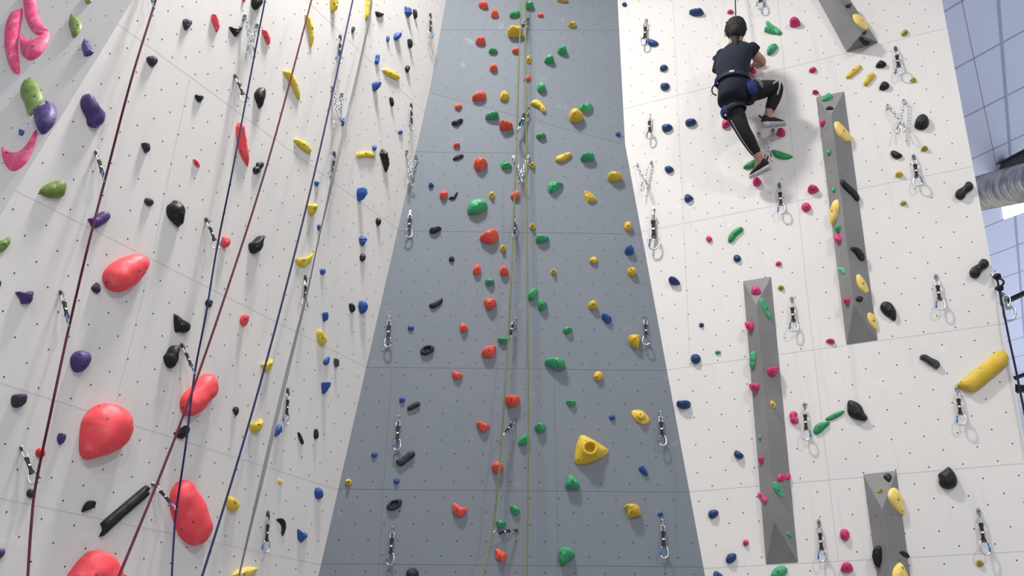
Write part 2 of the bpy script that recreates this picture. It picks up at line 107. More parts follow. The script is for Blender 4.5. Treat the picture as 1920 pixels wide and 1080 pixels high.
 ('L', -0.3567, 3.7359, 'b', 'wedge', 0.0615, 86, 'blue pear-shaped hold between grey strap and grey wall, fifth blue from top', 'blue holds between grey strap and grey wall', '-25,0 -19,24 -3,37 22,21 28,-5 10,-45 -13,-33', [[-0.0161, -0.008, 0.0369, -0.89, -0.17, 0.42, 0]]),
 ('L', -0.1327, 3.7324, 'k', 'dome', 0.031, 87, 'black oval hold between grey strap and grey wall, fifth black from top', 'black holds between grey strap and grey wall', '-27,25 -15,37 14,7 23,-19 15,-34 -11,-16', []),
 ('L', -0.5995, 3.2348, 'b', 'dome', 0.0305, 88, 'blue round hold between last blue rope and grey strap, topmost blue one', 'blue holds between last blue rope and grey strap', '-27,-10 -13,27 14,49 29,20 22,-15 -4,-40 -22,-31', [[-0.016, -0.0146, 0.0261, -0.53, -0.18, 0.83, 0]]),
 ('L', 0.0372, 3.5422, 'b', 'dome', 0.0188, 89, 'blue round hold between grey strap and grey wall, sixth blue from top', 'blue holds between grey strap and grey wall', '-23,-4 -2,23 30,23 20,-3 -3,-20 -23,-19', []),
 ('L', -0.2294, 3.2232, 'b', 'dome', 0.0237, 90, 'blue round hold between grey strap and grey wall, seventh blue from top', 'blue holds between grey strap and grey wall', '-18,-5 -9,23 15,22 19,-2 6,-20 -13,-18', []),
 ('L', -0.3026, 3.1103, 'Y', 'dome', 0.0253, 91, 'yellow ledge-shaped hold between grey strap and grey wall', 'yellow holds between grey strap and grey wall', '-103,-40 -37,14 45,58 103,53 97,35 18,-4 -39,-42 -84,-74', [[-0.0279, 0.0008, 0.024, -0.0, 0.02, 1.0, 0]]),
 ('L', -0.0942, 3.198, 'k', 'facet', 0.0464, 92, 'black bar-shaped hold between grey strap and grey wall, sixth black from top', 'black holds between grey strap and grey wall', '-51,77 -17,68 24,19 58,-29 42,-98 7,-58 -63,21', [[-0.0139, -0.0233, 0.0232, -0.71, -0.64, 0.3, 0]]),
 ('L', -0.2974, 2.7578, 'b', 'wedge', 0.0805, 93, 'blue rounded hold between grey strap and grey wall, eighth blue from top', 'blue holds between grey strap and grey wall', '-27,8 -24,47 -5,49 20,22 26,-8 18,-39 6,-54 -15,-25', [[-0.0085, -0.013, 0.0575, -0.85, -0.26, 0.45, 0], [-0.025, 0.0267, 0.0284, -0.99, 0.03, 0.11, 1]]),
 ('L', -0.0393, 2.655, 'k', 'dome', 0.0337, 94, 'black round hold between grey strap and grey wall, seventh black from top', 'black holds between grey strap and grey wall', '-23,4 -12,31 18,18 21,-5 10,-32 -15,-17', []),
 ('L', -0.1721, 2.4255, 'b', 'facet', 0.0416, 95, 'blue faceted hold between grey strap and grey wall, ninth blue from top', 'blue holds between grey strap and grey wall', '-40,11 -11,33 29,37 32,4 11,-50 -21,-34', [[-0.0156, -0.0185, 0.0286, -0.81, -0.25, 0.54, 0]]),
 ('L', -0.1397, 2.2929, 'k', 'dome', 0.0335, 96, 'black round hold between grey strap and grey wall, fifth black from bottom', 'black holds between grey strap and grey wall', '-25,3 -8,32 19,18 22,-4 7,-28 -15,-21', [[-0.0152, -0.0098, 0.0245, -0.62, -0.34, 0.71, 0]]),
 ('G', -0.6809, 3.9441, 'b', 'wedge', 0.0337, 97, 'blue triangular hold on grey wall left of green ropes, topmost blue one', 'blue holds on grey wall left of green ropes', '-20,11 0,19 23,2 12,-13 -15,-19', []),
 ('L', -0.1569, 1.8779, 'k', 'dome', 0.0359, 98, 'black oval hold between grey strap and grey wall, fourth black from bottom', 'black holds between grey strap and grey wall', '-27,14 -11,29 12,18 25,-4 15,-38 -13,-19', [[-0.0113, -0.0122, 0.0232, -0.69, -0.52, 0.49, 0]]),
 ('L', -0.0474, 1.9229, 'b', 'dome', 0.0551, 99, 'blue round hold between grey strap and grey wall, seventh blue from bottom', 'blue holds between grey strap and grey wall', '-37,2 -34,36 -10,48 26,33 36,4 26,-33 10,-50 -16,-39', [[-0.0154, -0.0118, 0.045, -0.53, -0.41, 0.74, 0]]),
 ('L', -0.4113, 1.7004, 'b', 'wedge', 0.047, 100, 'blue rounded hold between grey strap and grey wall, sixth blue from bottom', 'blue holds between grey strap and grey wall', '-17,19 -8,31 7,16 14,-14 9,-34 -6,-17', [[-0.008, -0.0057, 0.0258, -0.9, -0.26, 0.36, 0]]),
 ('L', -0.4039, 1.5461, 'Y', 'dome', 0.044, 101, 'yellow teardrop hold between grey strap and grey wall', 'yellow holds between grey strap and grey wall', '-31,54 -4,38 37,13 52,-12 35,-41 15,-52 -19,-33 -39,0 -45,33', [[-0.014, -0.0083, 0.0394, -0.49, -0.32, 0.81, 0]]),
 ('L', -0.3025, 1.4097, 'b', 'dome', 0.0185, 102, 'blue leaf-shaped hold between grey strap and grey wall, fifth blue from bottom', 'blue holds between grey strap and grey wall', '-31,-17 -12,16 13,40 24,14 17,-19 -11,-34', [[-0.0151, -0.0042, 0.0154, -0.35, 0.25, 0.9, 0]]),
 ('L', -0.2122, 1.424, 'f', 'facet', 0.0331, 103, 'chalky grey chalky hold between grey strap and grey wall', None, '-24,27 -5,36 16,5 22,-15 14,-35 -6,-24 -18,5', []),
 ('L', -0.282, 1.2167, 'b', 'wedge', 0.0573, 104, 'blue shell-shaped hold between grey strap and grey wall, fourth blue from bottom', 'blue holds between grey strap and grey wall', '-28,29 -4,40 18,29 22,5 13,-22 6,-45 -7,-33 -19,-2', [[-0.0139, -0.0054, 0.0301, -0.95, -0.27, 0.18, 0]]),
 ('G', -0.5845, 2.8454, 'e', 'wedge', 0.0279, 105, 'charcoal wing-shaped hold on grey wall left of green ropes, sixth charcoal from top', 'charcoal holds on grey wall left of green ropes', '-58,-14 -15,5 36,46 47,44 43,12 13,-21 -23,-39 -44,-32', [[-0.0071, -0.0185, 0.0228, 0.75, -0.24, 0.61, 0]]),
 ('G', -0.7732, 2.6388, 'b', 'dome', 0.0239, 106, 'blue rounded hold on grey wall left of green ropes, second blue from top', 'blue holds on grey wall left of green ropes', '-19,11 -2,19 26,6 20,-14 -5,-18 -20,-5', []),
 ('G', -0.6359, 2.4541, 'e', 'ring', 0.0304, 107, 'charcoal ring-shaped hold on grey wall left of green ropes, fifth charcoal from bottom', 'charcoal holds on grey wall left of green ropes', '50,25 50,2 31,-22 0,-37 -31,-38 -50,-25 -50,-2 -31,22 0,38 31,39', [[0.0004, 0.0002, 0.0056, 0.02, -0.01, 1.0, 0]]),
 ('G', -0.7989, 2.0595, 'b', 'dome', 0.0239, 108, 'blue round hold on grey wall left of green ropes, third blue from top', 'blue holds on grey wall left of green ropes', '22,0 19,-12 8,-20 -6,-20 -17,-13 -22,0 -19,12 -8,20 6,20 17,13', [[0.0027, -0.007, 0.0223, 0.03, -0.46, 0.89, 0]]),
 ('G', -0.7111, 2.0117, 'e', 'bar', 0.0243, 109, 'charcoal bar-shaped hold on grey wall left of green ropes, fourth charcoal from bottom', 'charcoal holds on grey wall left of green ropes', '-43,-6 30,33 42,5 -30,-32', [[0.0299, 0.0096, 0.0237, 0.0, -0.22, 0.98, 0]]),
 ('G', -0.9692, 1.6464, 'b', 'dome', 0.0223, 110, 'blue round hold on grey wall left of green ropes, second blue from bottom', 'blue holds on grey wall left of green ropes', '22,0 18,-11 8,-19 -5,-19 -16,-12 -22,0 -18,11 -8,19 5,19 17,12', []),
 ('G', -0.7456, 1.6208, 'e', 'bar', 0.0312, 111, 'charcoal bone-shaped hold on grey wall left of green ropes, third charcoal from bottom', 'charcoal holds on grey wall left of green ropes', '-71,-16 -37,-6 -5,24 42,59 63,39 62,20 18,-20 -24,-54 -49,-45', [[0.0301, 0.0168, 0.0304, 0.07, -0.15, 0.99, 0]]),
 ('G', -1.1347, 1.4476, 'y', 'pin', 0.0366, 112, 'yellow disc-shaped hold on grey wall left of green ropes, lowest yellow one', 'yellow holds on grey wall left of green ropes', '21,0 18,-14 9,-22 -4,-22 -15,-14 -21,0 -18,14 -9,22 4,22 16,14', [[0.0059, -0.0078, 0.0363, 0.69, -0.57, 0.45, 0]]),
 ('G', -0.7993, 1.4588, 'b', 'dome', 0.0228, 113, 'blue round hold on grey wall left of green ropes, lowest blue one', 'blue holds on grey wall left of green ropes', '21,0 18,-12 8,-20 -5,-20 -16,-12 -21,0 -18,12 -8,20 5,20 16,12', [[0.0026, -0.0025, 0.0227, 0.1, 0.1, 0.99, 0]]),
 ('G', -0.8042, 1.2909, 'e', 'ring', 0.0269, 114, 'charcoal eye-shaped hold on grey wall left of green ropes, second charcoal from bottom', 'charcoal holds on grey wall left of green ropes', '-51,-9 -28,24 17,40 50,36 48,1 22,-26 -15,-36 -43,-30', [[0.0014, 0.0023, 0.0047, 0.0, -0.03, 1.0, 0]]),
 ('G', -0.6505, 0.8341, 'e', 'dome', 0.0442, 115, 'charcoal round hold on grey wall left of green ropes, lowest charcoal one', 'charcoal holds on grey wall left of green ropes', '42,0 36,-23 15,-38 -11,-38 -33,-24 -42,0 -36,23 -15,38 11,39 33,24', [[-0.0031, 0.0075, 0.0428, 0.04, -0.03, 1.0, 0]]),
 ('L', -0.6222, 0.8251, 'b', 'dome', 0.0317, 116, 'blue rounded hold between grey strap and grey wall, third blue from bottom', 'blue holds between grey strap and grey wall', '-19,-42 -26,-9 -17,20 5,40 22,27 27,-3 7,-33', [[-0.0163, -0.0062, 0.025, -0.65, -0.05, 0.76, 0]]),
 ('L', -0.4061, 0.8268, 'k', 'dome', 0.018, 117, 'black slim hold between grey strap and grey wall, second black from bottom', 'black holds between grey strap and grey wall', '-36,31 -23,33 14,3 33,-24 24,-35 -11,-8', [[-0.0103, -0.0014, 0.0139, -0.39, -0.34, 0.85, 0]]),
 ('L', -0.2773, 0.891, 'k', 'dome', 0.0296, 118, 'black oval hold between grey strap and grey wall, third black from bottom', 'black holds between grey strap and grey wall', '-16,9 -11,34 4,24 19,-11 12,-34 -7,-22', [[-0.0101, -0.0048, 0.0192, -0.75, -0.18, 0.63, 0]]),
 ('L', -0.5124, 0.5191, 'c', 'facet', 0.0192, 119, 'pale yellow triangular hold between grey strap and grey wall', 'pale yellow holds between grey strap and grey wall', '-23,7 0,17 27,7 10,-18 -15,-12', []),
 ('L', -0.1467, 0.5139, 'b', 'dome', 0.0413, 120, 'blue round hold between grey strap and grey wall, second blue from bottom', 'blue holds between grey strap and grey wall', '-37,6 -25,36 5,33 30,5 32,-17 14,-35 -18,-27', [[-0.0263, -0.0012, 0.0294, -0.79, -0.26, 0.55, 0]]),
 ('L', -0.8568, 0.3043, 'Y', 'dome', 0.0461, 121, 'yellow round hold between last blue rope and grey strap, lowest yellow one', 'yellow holds between last blue rope and grey strap', '-44,38 -9,41 33,21 46,0 34,-27 6,-38 -24,-30 -42,-5', [[-0.0171, 0.0087, 0.0445, -0.28, 0.15, 0.95, 0]]),
 ('L', -0.4193, 0.2501, 'k', 'wedge', 0.0137, 122, 'black crescent hold between grey strap and grey wall, lowest black one', 'black holds between grey strap and grey wall', '-60,32 -26,46 20,30 37,-1 34,-40 21,-59 8,-31 -2,1 -31,21', []),
 ('L', -0.2263, 0.2284, 'b', 'facet', 0.0289, 123, 'blue three-pointed hold between grey strap and grey wall, lowest blue one', 'blue holds between grey strap and grey wall', '-54,33 -41,33 1,18 39,19 54,4 26,-27 4,-47 -29,-32', [[-0.0251, -0.0089, 0.0218, -0.62, -0.24, 0.74, 0]]),
 ('L', -0.6382, -0.0637, 'c', 'wedge', 0.0528, 124, 'pale yellow half-moon hold between grey strap and grey wall', 'pale yellow holds between grey strap and grey wall', '-108,-36 -71,11 5,39 67,45 84,31 49,-1 27,-35 -52,-52', [[-0.0506, -0.0085, 0.0502, 0.19, -0.25, 0.95, 0]]),
 ('U', 0.46, 0.9878, 'o', 'wedge', 0.0596, 125, 'orange-red rounded hold on grey wall left of green ropes, topmost orange-red one', 'orange-red holds on grey wall left of green ropes', '-42,23 -5,34 38,8 45,-13 21,-28 -16,-21 -41,-3', [[-0.0042, -0.0004, 0.0542, -0.08, -0.35, 0.93, 0]]),
 ('U', 0.5671, 0.8831, 'o', 'wedge', 0.0559, 126, 'orange-red upright hold on grey wall left of green ropes, second orange-red from top', 'orange-red holds on grey wall left of green ropes', '-27,21 -2,36 30,21 40,-14 18,-29 -26,-30 -33,-5', [[-0.004, -0.0071, 0.0489, 0.24, -0.51, 0.82, 0]]),
 ('U', 0.7537, 0.8811, 'g', 'wedge', 0.0501, 127, 'green leaf-shaped hold on grey wall left of green ropes, topmost green one', 'green holds on grey wall left of green ropes', '-47,-11 -19,21 41,40 50,13 31,-16 -12,-26 -44,-22', [[-0.0045, -0.0173, 0.0325, 0.11, -0.92, 0.37, 0]]),
 ('U', 0.8863, 0.9833, 'g', 'wedge', 0.0681, 128, 'green rounded hold on grey wall right of green ropes, topmost green one', 'green holds on grey wall right of green ropes', '-38,12 -3,29 35,25 47,-1 22,-28 -22,-26 -41,-11', [[0.0014, -0.0054, 0.0633, -0.05, -0.16, 0.99, 0]]),
 ('U', 0.7612, 0.6519, 'y', 'wedge', 0.1024, 129, 'yellow rounded hold on grey wall left of green ropes, topmost yellow one', 'yellow holds on grey wall left of green ropes', '-71,-5 -58,19 -14,35 49,31 74,4 68,-23 11,-33 -58,-28', [[0.0093, -0.0107, 0.0882, 0.18, -0.68, 0.71, 0]]),
 ('U', 0.9939, 0.8805, 'o', 'dome', 0.0301, 130, 'orange-red oval hold on grey wall right of green ropes, topmost orange-red one', 'orange-red holds on grey wall right of green ropes', '-27,7 -2,21 30,4 17,-16 -17,-16', []),
 ('U', 1.2887, 0.7669, 'y', 'facet', 0.0419, 131, 'yellow faceted hold on grey wall right of green ropes, second yellow from top', 'yellow holds on grey wall right of green ropes', '-53,-6 -18,26 31,26 44,3 23,-24 -26,-23', [[-0.0052, -0.0155, 0.0295, 0.08, -0.89, 0.44, 0]]),
 ('U', 1.2029, 1.0611, 'y', 'dome', 0.0398, 132, 'yellow rounded hold on grey wall right of green ropes, topmost yellow one', 'yellow holds on grey wall right of green ropes', '-54,0 -28,20 41,20 47,-10 15,-18 -22,-12', [[-0.0032, -0.0112, 0.0267, 0.42, -0.88, 0.23, 0]]),
 ('U', 0.45, 0.5603, 'o', 'wedge', 0.0642, 133, 'orange-red triangular hold on grey wall left of green ropes, third orange-red from top', 'orange-red holds on grey wall left of green ropes', '-56,-7 -27,13 23,30 38,14 36,-21 -14,-28', [[0.0112, -0.0083, 0.0558, 0.17, -0.71, 0.69, 0]]),
 ('U', 0.5626, 0.4465, 'g', 'wedge', 0.0486, 134, 'green leaf-shaped hold on grey wall left of green ropes, second green from top', 'green holds on grey wall left of green ropes', '-43,0 -8,20 11,20 43,0 24,-10 5,-19 -33,-12', [[-0.0005, -0.0106, 0.0328, -0.03, -0.89, 0.45, 0]]),
 ('U', 0.7697, 0.4536, 'o', 'wedge', 0.0458, 135, 'orange-red rounded hold on grey wall left of green ropes, fourth orange-red from top', 'orange-red holds on grey wall left of green ropes', '-38,-6 -9,16 22,16 28,-5 -3,-21', []),
 ('U', 0.8808, 0.3598, 'y', 'facet', 0.0353, 136, 'yellow lumpy hold on grey wall right of green ropes, third yellow from top', 'yellow holds on grey wall right of green ropes', '-28,2 -12,38 20,46 35,9 20,-34 -6,-41 -28,-20', [[0.0023, -0.0203, 0.0322, 0.28, -0.79, 0.54, 0]]),
 ('U', 1.1921, 0.4518, 'g', 'wedge', 0.07, 137, 'green rounded hold on grey wall right of green ropes, second green from top', 'green holds on grey wall right of green ropes', '-46,6 -21,33 21,33 39,11 38,-26 2,-33 -34,-24', [[-0.0078, -0.0088, 0.0611, -0.01, -0.67, 0.74, 0]]),
 ('U', 1.0711, 0.3491, 'g', 'wedge', 0.0689, 138, 'green rounded hold on grey wall right of green ropes, third green from top', 'green holds on grey wall right of green ropes', '-41,-1 -18,27 16,32 41,9 41,-18 4,-29 -42,-20', [[-0.0044, -0.0065, 0.0635, -0.24, -0.12, 0.96, 0]]),
 ('U', 0.5683, 0.2525, 'o', 'wedge', 0.058, 139, 'orange-red rounded hold on grey wall left of green ropes, fifth orange-red from top', 'orange-red holds on grey wall left of green ropes', '-34,8 -6,34 31,19 33,-13 7,-29 -30,-19', [[-0.0017, -0.0148, 0.0454, -0.13, -0.67, 0.73, 0]]),
 ('U', 0.8716, 0.1452, 'o', 'dome', 0.0327, 140, 'orange-red oval hold on grey wall right of green ropes, lowest orange-red one', 'orange-red holds on grey wall right of green ropes', '-30,-3 -9,25 24,29 29,-2 9,-27 -24,-21', []),
 ('U', 0.9967, 0.0333, 'g', 'wedge', 0.0623, 141, 'green rounded hold on grey wall right of green ropes, fourth green from top', 'green holds on grey wall right of green ropes', '-36,27 -3,44 32,22 40,-5 20,-32 -16,-40 -36,-16', [[-0.0094, 0.0043, 0.0586, -0.13, -0.04, 0.99, 0]]),
 ('U', 0.4462, -0.0664, 'o', 'wedge', 0.0708, 142, 'orange-red wide hold on grey wall left of green ropes, sixth orange-red from top', 'orange-red holds on grey wall left of green ropes', '-63,-17 -36,12 11,42 53,42 62,8 43,-26 -11,-32 -59,-30', [[0.0173, -0.0072, 0.0601, 0.17, -0.55, 0.82, 0], [-0.0355, -0.0261, 0.0355, 0.0, -0.95, 0.32, 1]]),
 ('U', 0.6704, -0.047, 'y', 'facet', 0.0493, 143, 'yellow lumpy hold on grey wall left of green ropes, second yellow from top', 'yellow holds on grey wall left of green ropes', '-41,6 -23,48 7,59 42,7 42,-23 14,-56 -41,-41', [[-0.004, -0.0132, 0.05, 0.38, 0.02, 0.92, 0]]),
 ('G', -0.4821, 4.7789, 'o', 'dome', 0.0373, 144, 'orange-red round hold on grey wall left of green ropes, seventh orange-red from top', 'orange-red holds on grey wall left of green ropes', '-33,7 -7,38 31,13 28,-7 6,-30 -26,-21', [[0.0021, -0.0164, 0.0318, 0.22, -0.37, 0.9, 0]]),
 ('G', -0.4862, 4.6088, 'e', 'facet', 0.0364, 145, 'charcoal wing-shaped hold on grey wall left of green ropes, topmost charcoal one', 'charcoal holds on grey wall left of green ropes', '-53,-3 -7,29 57,33 45,5 2,-36 -43,-28', [[0.0019, -0.0178, 0.0296, 0.41, -0.58, 0.7, 0]]),
 ('G', -0.1815, 4.6724, 'g', 'wedge', 0.0702, 146, 'green oval hold on grey wall left of green ropes, third green from top', 'green holds on grey wall left of green ropes', '-64,-6 -43,12 15,23 53,17 55,-4 28,-19 -43,-24', [[0.0303, -0.0124, 0.0449, 0.25, -0.94, 0.25, 0]]),
 ('G', -0.0644, 4.561, 'o', 'wedge', 0.0838, 147, 'orange-red hold on grey wall left of green ropes, eighth orange-red from top', 'orange-red holds on grey wall left of green ropes', '-52,5 -41,19 -6,22 57,13 65,0 40,-22 -12,-24 -52,-14', [[0.0055, -0.0147, 0.0575, 0.14, -0.9, 0.42, 0]]),
 ('U', 0.9738, -0.1584, 'y', 'dome', 0.0368, 148, 'yellow kidney-shaped hold on grey wall right of green ropes, fourth yellow from top', 'yellow holds on grey wall right of green ropes', '-79,30 -52,61 -9,64 33,24 59,-29 56,-62 30,-69 2,-23 -40,4', [[0.0368, -0.0424, 0.0317, -0.03, -0.32, 0.95, 0]]),
 ('U', 1.3788, -0.1791, 'G', 'facet', 0.0544, 149, 'pale green wing-shaped hold on grey wall right of green ropes', None, '-62,-4 -29,26 29,45 73,27 45,-37 -6,-34 -50,-23', [[-0.016, -0.0023, 0.0578, 0.16, -0.59, 0.79, 0]]),
 ('U', 1.2991, -0.2721, 'y', 'wedge', 0.0971, 150, 'yellow rounded hold on grey wall right of green ropes, fifth yellow from top', 'yellow holds on grey wall right of green ropes', '-61,19 -23,52 23,44 63,4 56,-26 -3,-53 -55,-41', [[-0.0173, -0.0197, 0.091, 0.28, -0.44, 0.85, 0]]),
 ('G', 0.2385, 4.4631, 'g', 'wedge', 0.0511, 151, 'green rounded hold on grey wall right of green ropes, fifth green from top', 'green holds on grey wall right of green ropes', '-37,14 3,17 46,11 26,-10 -3,-23 -34,-7', [[-0.0038, -0.0143, 0.0365, -0.06, -0.85, 0.52, 0]]),
 ('U', 1.6581, -0.4448, 'b', 'dome', 0.0246, 152, 'blue round hold on grey wall right of green ropes, topmost blue one', 'blue holds on grey wall right of green ropes', '22,0 17,-14 6,-23 -8,-23 -18,-14 -22,0 -17,14 -6,23 8,23 18,14', []),
 ('G', -0.4818, 4.3584, 'o', 'wedge', 0.0399, 153, 'orange-red round hold on grey wall left of green ropes, ninth orange-red from top', 'orange-red holds on grey wall left of green ropes', '-28,-2 0,21 29,6 18,-11 -19,-15', []),
 ('G', -0.4665, 4.2378, 'e', 'dome', 0.0239, 154, 'charcoal tapered hold on grey wall left of green ropes, second charcoal from top', 'charcoal holds on grey wall left of green ropes', '-45,-19 -17,18 35,32 47,15 13,-16 -33,-29', [[0.0022, -0.0099, 0.0193, 0.3, -0.63, 0.72, 0]]),
 ('G', -0.2767, 4.1521, 'o', 'wedge', 0.085, 155, 'orange-red hold on grey wall left of green ropes, tenth orange-red from top', 'orange-red holds on grey wall left of green ropes', '-55,23 -34,37 18,39 62,25 42,-7 20,-47 -9,-45 -44,-26', [[0.0033, -0.0157, 0.0711, 0.05, -0.76, 0.65, 0]]),
 ('G', -0.0622, 4.1611, 'g', 'facet', 0.0471, 156, 'green wedge-shaped hold on grey wall left of green ropes, fourth green from top', 'green holds on grey wall left of green ropes', '-44,3 -42,29 -20,49 17,30 61,-8 55,-24 6,-42 -33,-36', [[0.0066, -0.0215, 0.042, 0.61, -0.68, 0.42, 0]]),
 ('G', 0.1643, 4.1601, 'y', 'pin', 0.0433, 157, 'yellow stud-shaped hold on grey wall right of green ropes, seventh yellow from top', 'yellow holds on grey wall right of green ropes', '25,0 20,-14 8,-23 -8,-23 -20,-14 -25,0 -20,14 -8,23 8,23 20,14', [[0.002, -0.0068, 0.0436, 0.0, -0.4, 0.92, 0]]),
 ('G', 0.4274, 4.2498, 'y', 'dome', 0.038, 158, 'yellow long hold on grey wall right of green ropes, sixth yellow from top', 'yellow holds on grey wall right of green ropes', '-68,-20 -49,9 -2,30 57,51 75,37 62,11 14,-31 -27,-47 -62,-39', [[0.0122, 0.0038, 0.0376, 0.06, 0.04, 1.0, 0]]),
 ('G', -0.5718, 3.8463, 'o', 'wedge', 0.0526, 159, 'orange-red rounded hold on grey wall left of green ropes, twelfth orange-red from top', 'orange-red holds on grey wall left of green ropes', '-31,7 -12,29 27,32 36,4 18,-30 -9,-31 -30,-12', [[0.0028, -0.0109, 0.048, 0.04, -0.56, 0.82, 0]]),
 ('G', -0.4907, 3.8379, 'e', 'facet', 0.0206, 160, 'charcoal triangular hold on grey wall left of green ropes, third charcoal from top', 'charcoal holds on grey wall left of green ropes', '-60,-28 46,56 14,-28', [[0.0003, -0.0036, 0.0207, 0.02, 0.07, 1.0, 0]]),
 ('G', -0.2974, 3.7294, 'g', 'dome', 0.0799, 161, 'green dome-shaped hold on grey wall left of green ropes, fifth green from top', 'green holds on grey wall left of green ropes', '-74,-27 -65,30 -21,65 35,72 81,49 90,15 60,-31 5,-60 -40,-63 -71,-50', [[0.028, 0.0003, 0.0778, -0.05, -0.24, 0.97, 0]]),
 ('G', -0.1728, 3.8545, 'y', 'pin', 0.0442, 162, 'yellow stud-shaped hold on grey wall left of green ropes, third yellow from top', 'yellow holds on grey wall left of green ropes', '25,0 21,-18 8,-30 -7,-30 -20,-19 -25,0 -21,18 -8,30 7,30 20,19', [[0.0028, -0.0087, 0.0456, 0.02, -0.35, 0.94, 0]]),
 ('G', 0.0256, 3.8581, 'o', 'dome', 0.047, 163, 'orange-red round hold on grey wall left of green ropes, eleventh orange-red from top', 'orange-red holds on grey wall left of green ropes', '-40,7 -11,38 22,39 35,8 31,-26 0,-39 -38,-27', [[0.0076, -0.0014, 0.0464, 0.03, 0.01, 1.0, 0]]),
 ('G', 0.34, 3.9455, 'g', 'facet', 0.0543, 164, 'green faceted hold on grey wall right of green ropes, seventh green from top', 'green holds on grey wall right of green ropes', '-51,13 -39,43 22,54 89,29 58,1 8,-53 -40,-60 -46,-27', [[-0.006, 0.003, 0.0536, -0.07, 0.67, 0.74, 0]]),
 ('G', -0.1753, 3.4456, 'o', 'wedge', 0.0858, 165, 'orange-red hold on grey wall left of green ropes, thirteenth orange-red from top', 'orange-red holds on grey wall left of green ropes', '-91,-11 -45,24 10,53 55,46 63,11 45,-28 7,-56 -44,-39', [[0.0069, -0.0137, 0.073, 0.31, -0.55, 0.78, 0]]),
 ('G', 0.1637, 3.5552, 'y', 'pin', 0.0435, 166, 'yellow stud-shaped hold on grey wall right of green ropes, eleventh yellow from top', 'yellow holds on grey wall right of green ropes', '25,0 20,-14 8,-22 -8,-22 -20,-14 -25,0 -20,14 -8,22 8,22 20,14', [[0.0018, -0.0072, 0.0441, -0.18, -0.31, 0.94, 0]]),
 ('G', 0.2322, 3.4337, 'g', 'wedge', 0.0595, 167, 'green ledge-shaped hold on grey wall right of green ropes, eighth green from top', 'green holds on grey wall right of green ropes', '-43,-5 -37,26 -4,31 68,10 46,-13 7,-27 -37,-22', [[-0.001, 0.0031, 0.0571, -0.06, -0.17, 0.98, 0]]),
 ('G', -0.073, 3.3453, 'y', 'pin', 0.0429, 168, 'yellow stud-shaped hold on grey wall left of green ropes, second yellow from bottom', 'yellow holds on grey wall left of green ropes', '24,0 20,-15 8,-24 -7,-24 -20,-15 -24,0 -20,15 -8,24 7,25 20,15', [[0.0021, -0.0054, 0.0444, -0.23, -0.28, 0.93, 0]]),
 ('G', -0.4828, 3.2436, 'e', 'facet', 0.0272, 169, 'charcoal rough hold on grey wall left of green ropes, fifth charcoal from top', 'charcoal holds on grey wall left of green ropes', '-24,4 -5,33 22,17 23,-15 3,-25 -20,-15', []),
 ('G', -0.2784, 3.1426, 'o', 'wedge', 0.0525, 170, 'orange-red rounded hold on grey wall left of green ropes, eleventh orange-red from bottom', 'orange-red holds on grey wall left of green ropes', '-29,-3 -17,32 14,39 32,13 31,-21 0,-38 -31,-22', [[0.0082, -0.0092, 0.044, 0.12, -0.57, 0.81, 0]]),
 ('G', -0.0613, 3.1335, 'o', 'wedge', 0.0577, 171, 'orange-red rounded hold on grey wall left of green ropes, tenth orange-red from bottom', 'orange-red holds on grey wall left of green ropes', '-35,11 -14,35 18,35 36,-2 29,-25 -3,-33 -32,-21', [[-0.0074, 0.0016, 0.0574, -0.28, -0.26, 0.93, 0]]),
 ('G', 0.3296, 3.1382, 'y', 'pin', 0.0411, 172, 'yellow stud-shaped hold on grey wall right of green ropes, eighth yellow from bottom', 'yellow holds on grey wall right of green ropes', '24,0 19,-12 7,-19 -8,-19 -20,-12 -24,0 -19,12 -7,19 8,19 20,12', [[-0.0025, -0.0048, 0.043, -0.06, -0.29, 0.96, 0]]),
 ('G', -0.1784, 3.0379, 'g', 'wedge', 0.0475, 173, 'green shell-shaped hold on grey wall left of green ropes, third green from bottom', 'green holds on grey wall left of green ropes', '-35,15 -12,23 37,14 31,-13 5,-25 -27,-13', [[0.0028, -0.0133, 0.038, 0.1, -0.74, 0.66, 0]]),
 ('G', -0.63, 3.5076, 'e', 'wedge', 0.0467, 174, 'charcoal chalky hold on grey wall left of green ropes, fourth charcoal from top', 'charcoal holds on grey wall left of green ropes', '-45,0 -18,19 53,27 38,1 6,-25 -33,-23', [[-0.0088, -0.0166, 0.0325, -0.2, -0.72, 0.67, 0]]),
 ('G', -0.1658, 2.8455, 'o', 'wedge', 0.068, 175, 'orange-red hold on grey wall left of green ropes, ninth orange-red from bottom', 'orange-red holds on grey wall left of green ropes', '-52,31 -5,33 44,29 37,-15 6,-45 -30,-34', [[0.0003, -0.0168, 0.0614, 0.02, -0.53, 0.85, 0]]),
 ('G', 0.1627, 2.9352, 'g', 'wedge', 0.0523, 176, 'green rounded hold on grey wall right of green ropes, ninth green from top', 'green holds on grey wall right of green ropes', '-35,11 -4,43 33,49 38,7 17,-30 -9,-48 -40,-31', [[-0.0027, -0.0029, 0.052, 0.37, -0.09, 0.92, 0]]),
 ('G', 0.2359, 2.8413, 'g', 'wedge', 0.0585, 177, 'green rounded hold on grey wall right of green ropes, tenth green from top', 'green holds on grey wall right of green ropes', '-34,31 -12,38 37,9 35,-10 7,-39 -32,-30', [[-0.0029, -0.0148, 0.0524, 0.04, -0.64, 0.76, 0]]),
 ('G', -0.3663, 2.6399, 'o', 'wedge', 0.0482, 178, 'orange-red rounded hold on grey wall left of green ropes, eighth orange-red from bottom', 'orange-red holds on grey wall left of green ropes', '-29,24 -7,36 31,4 29,-14 1,-31 -26,-20', [[0.0012, -0.0033, 0.0459, 0.33, -0.14, 0.93, 0]]),
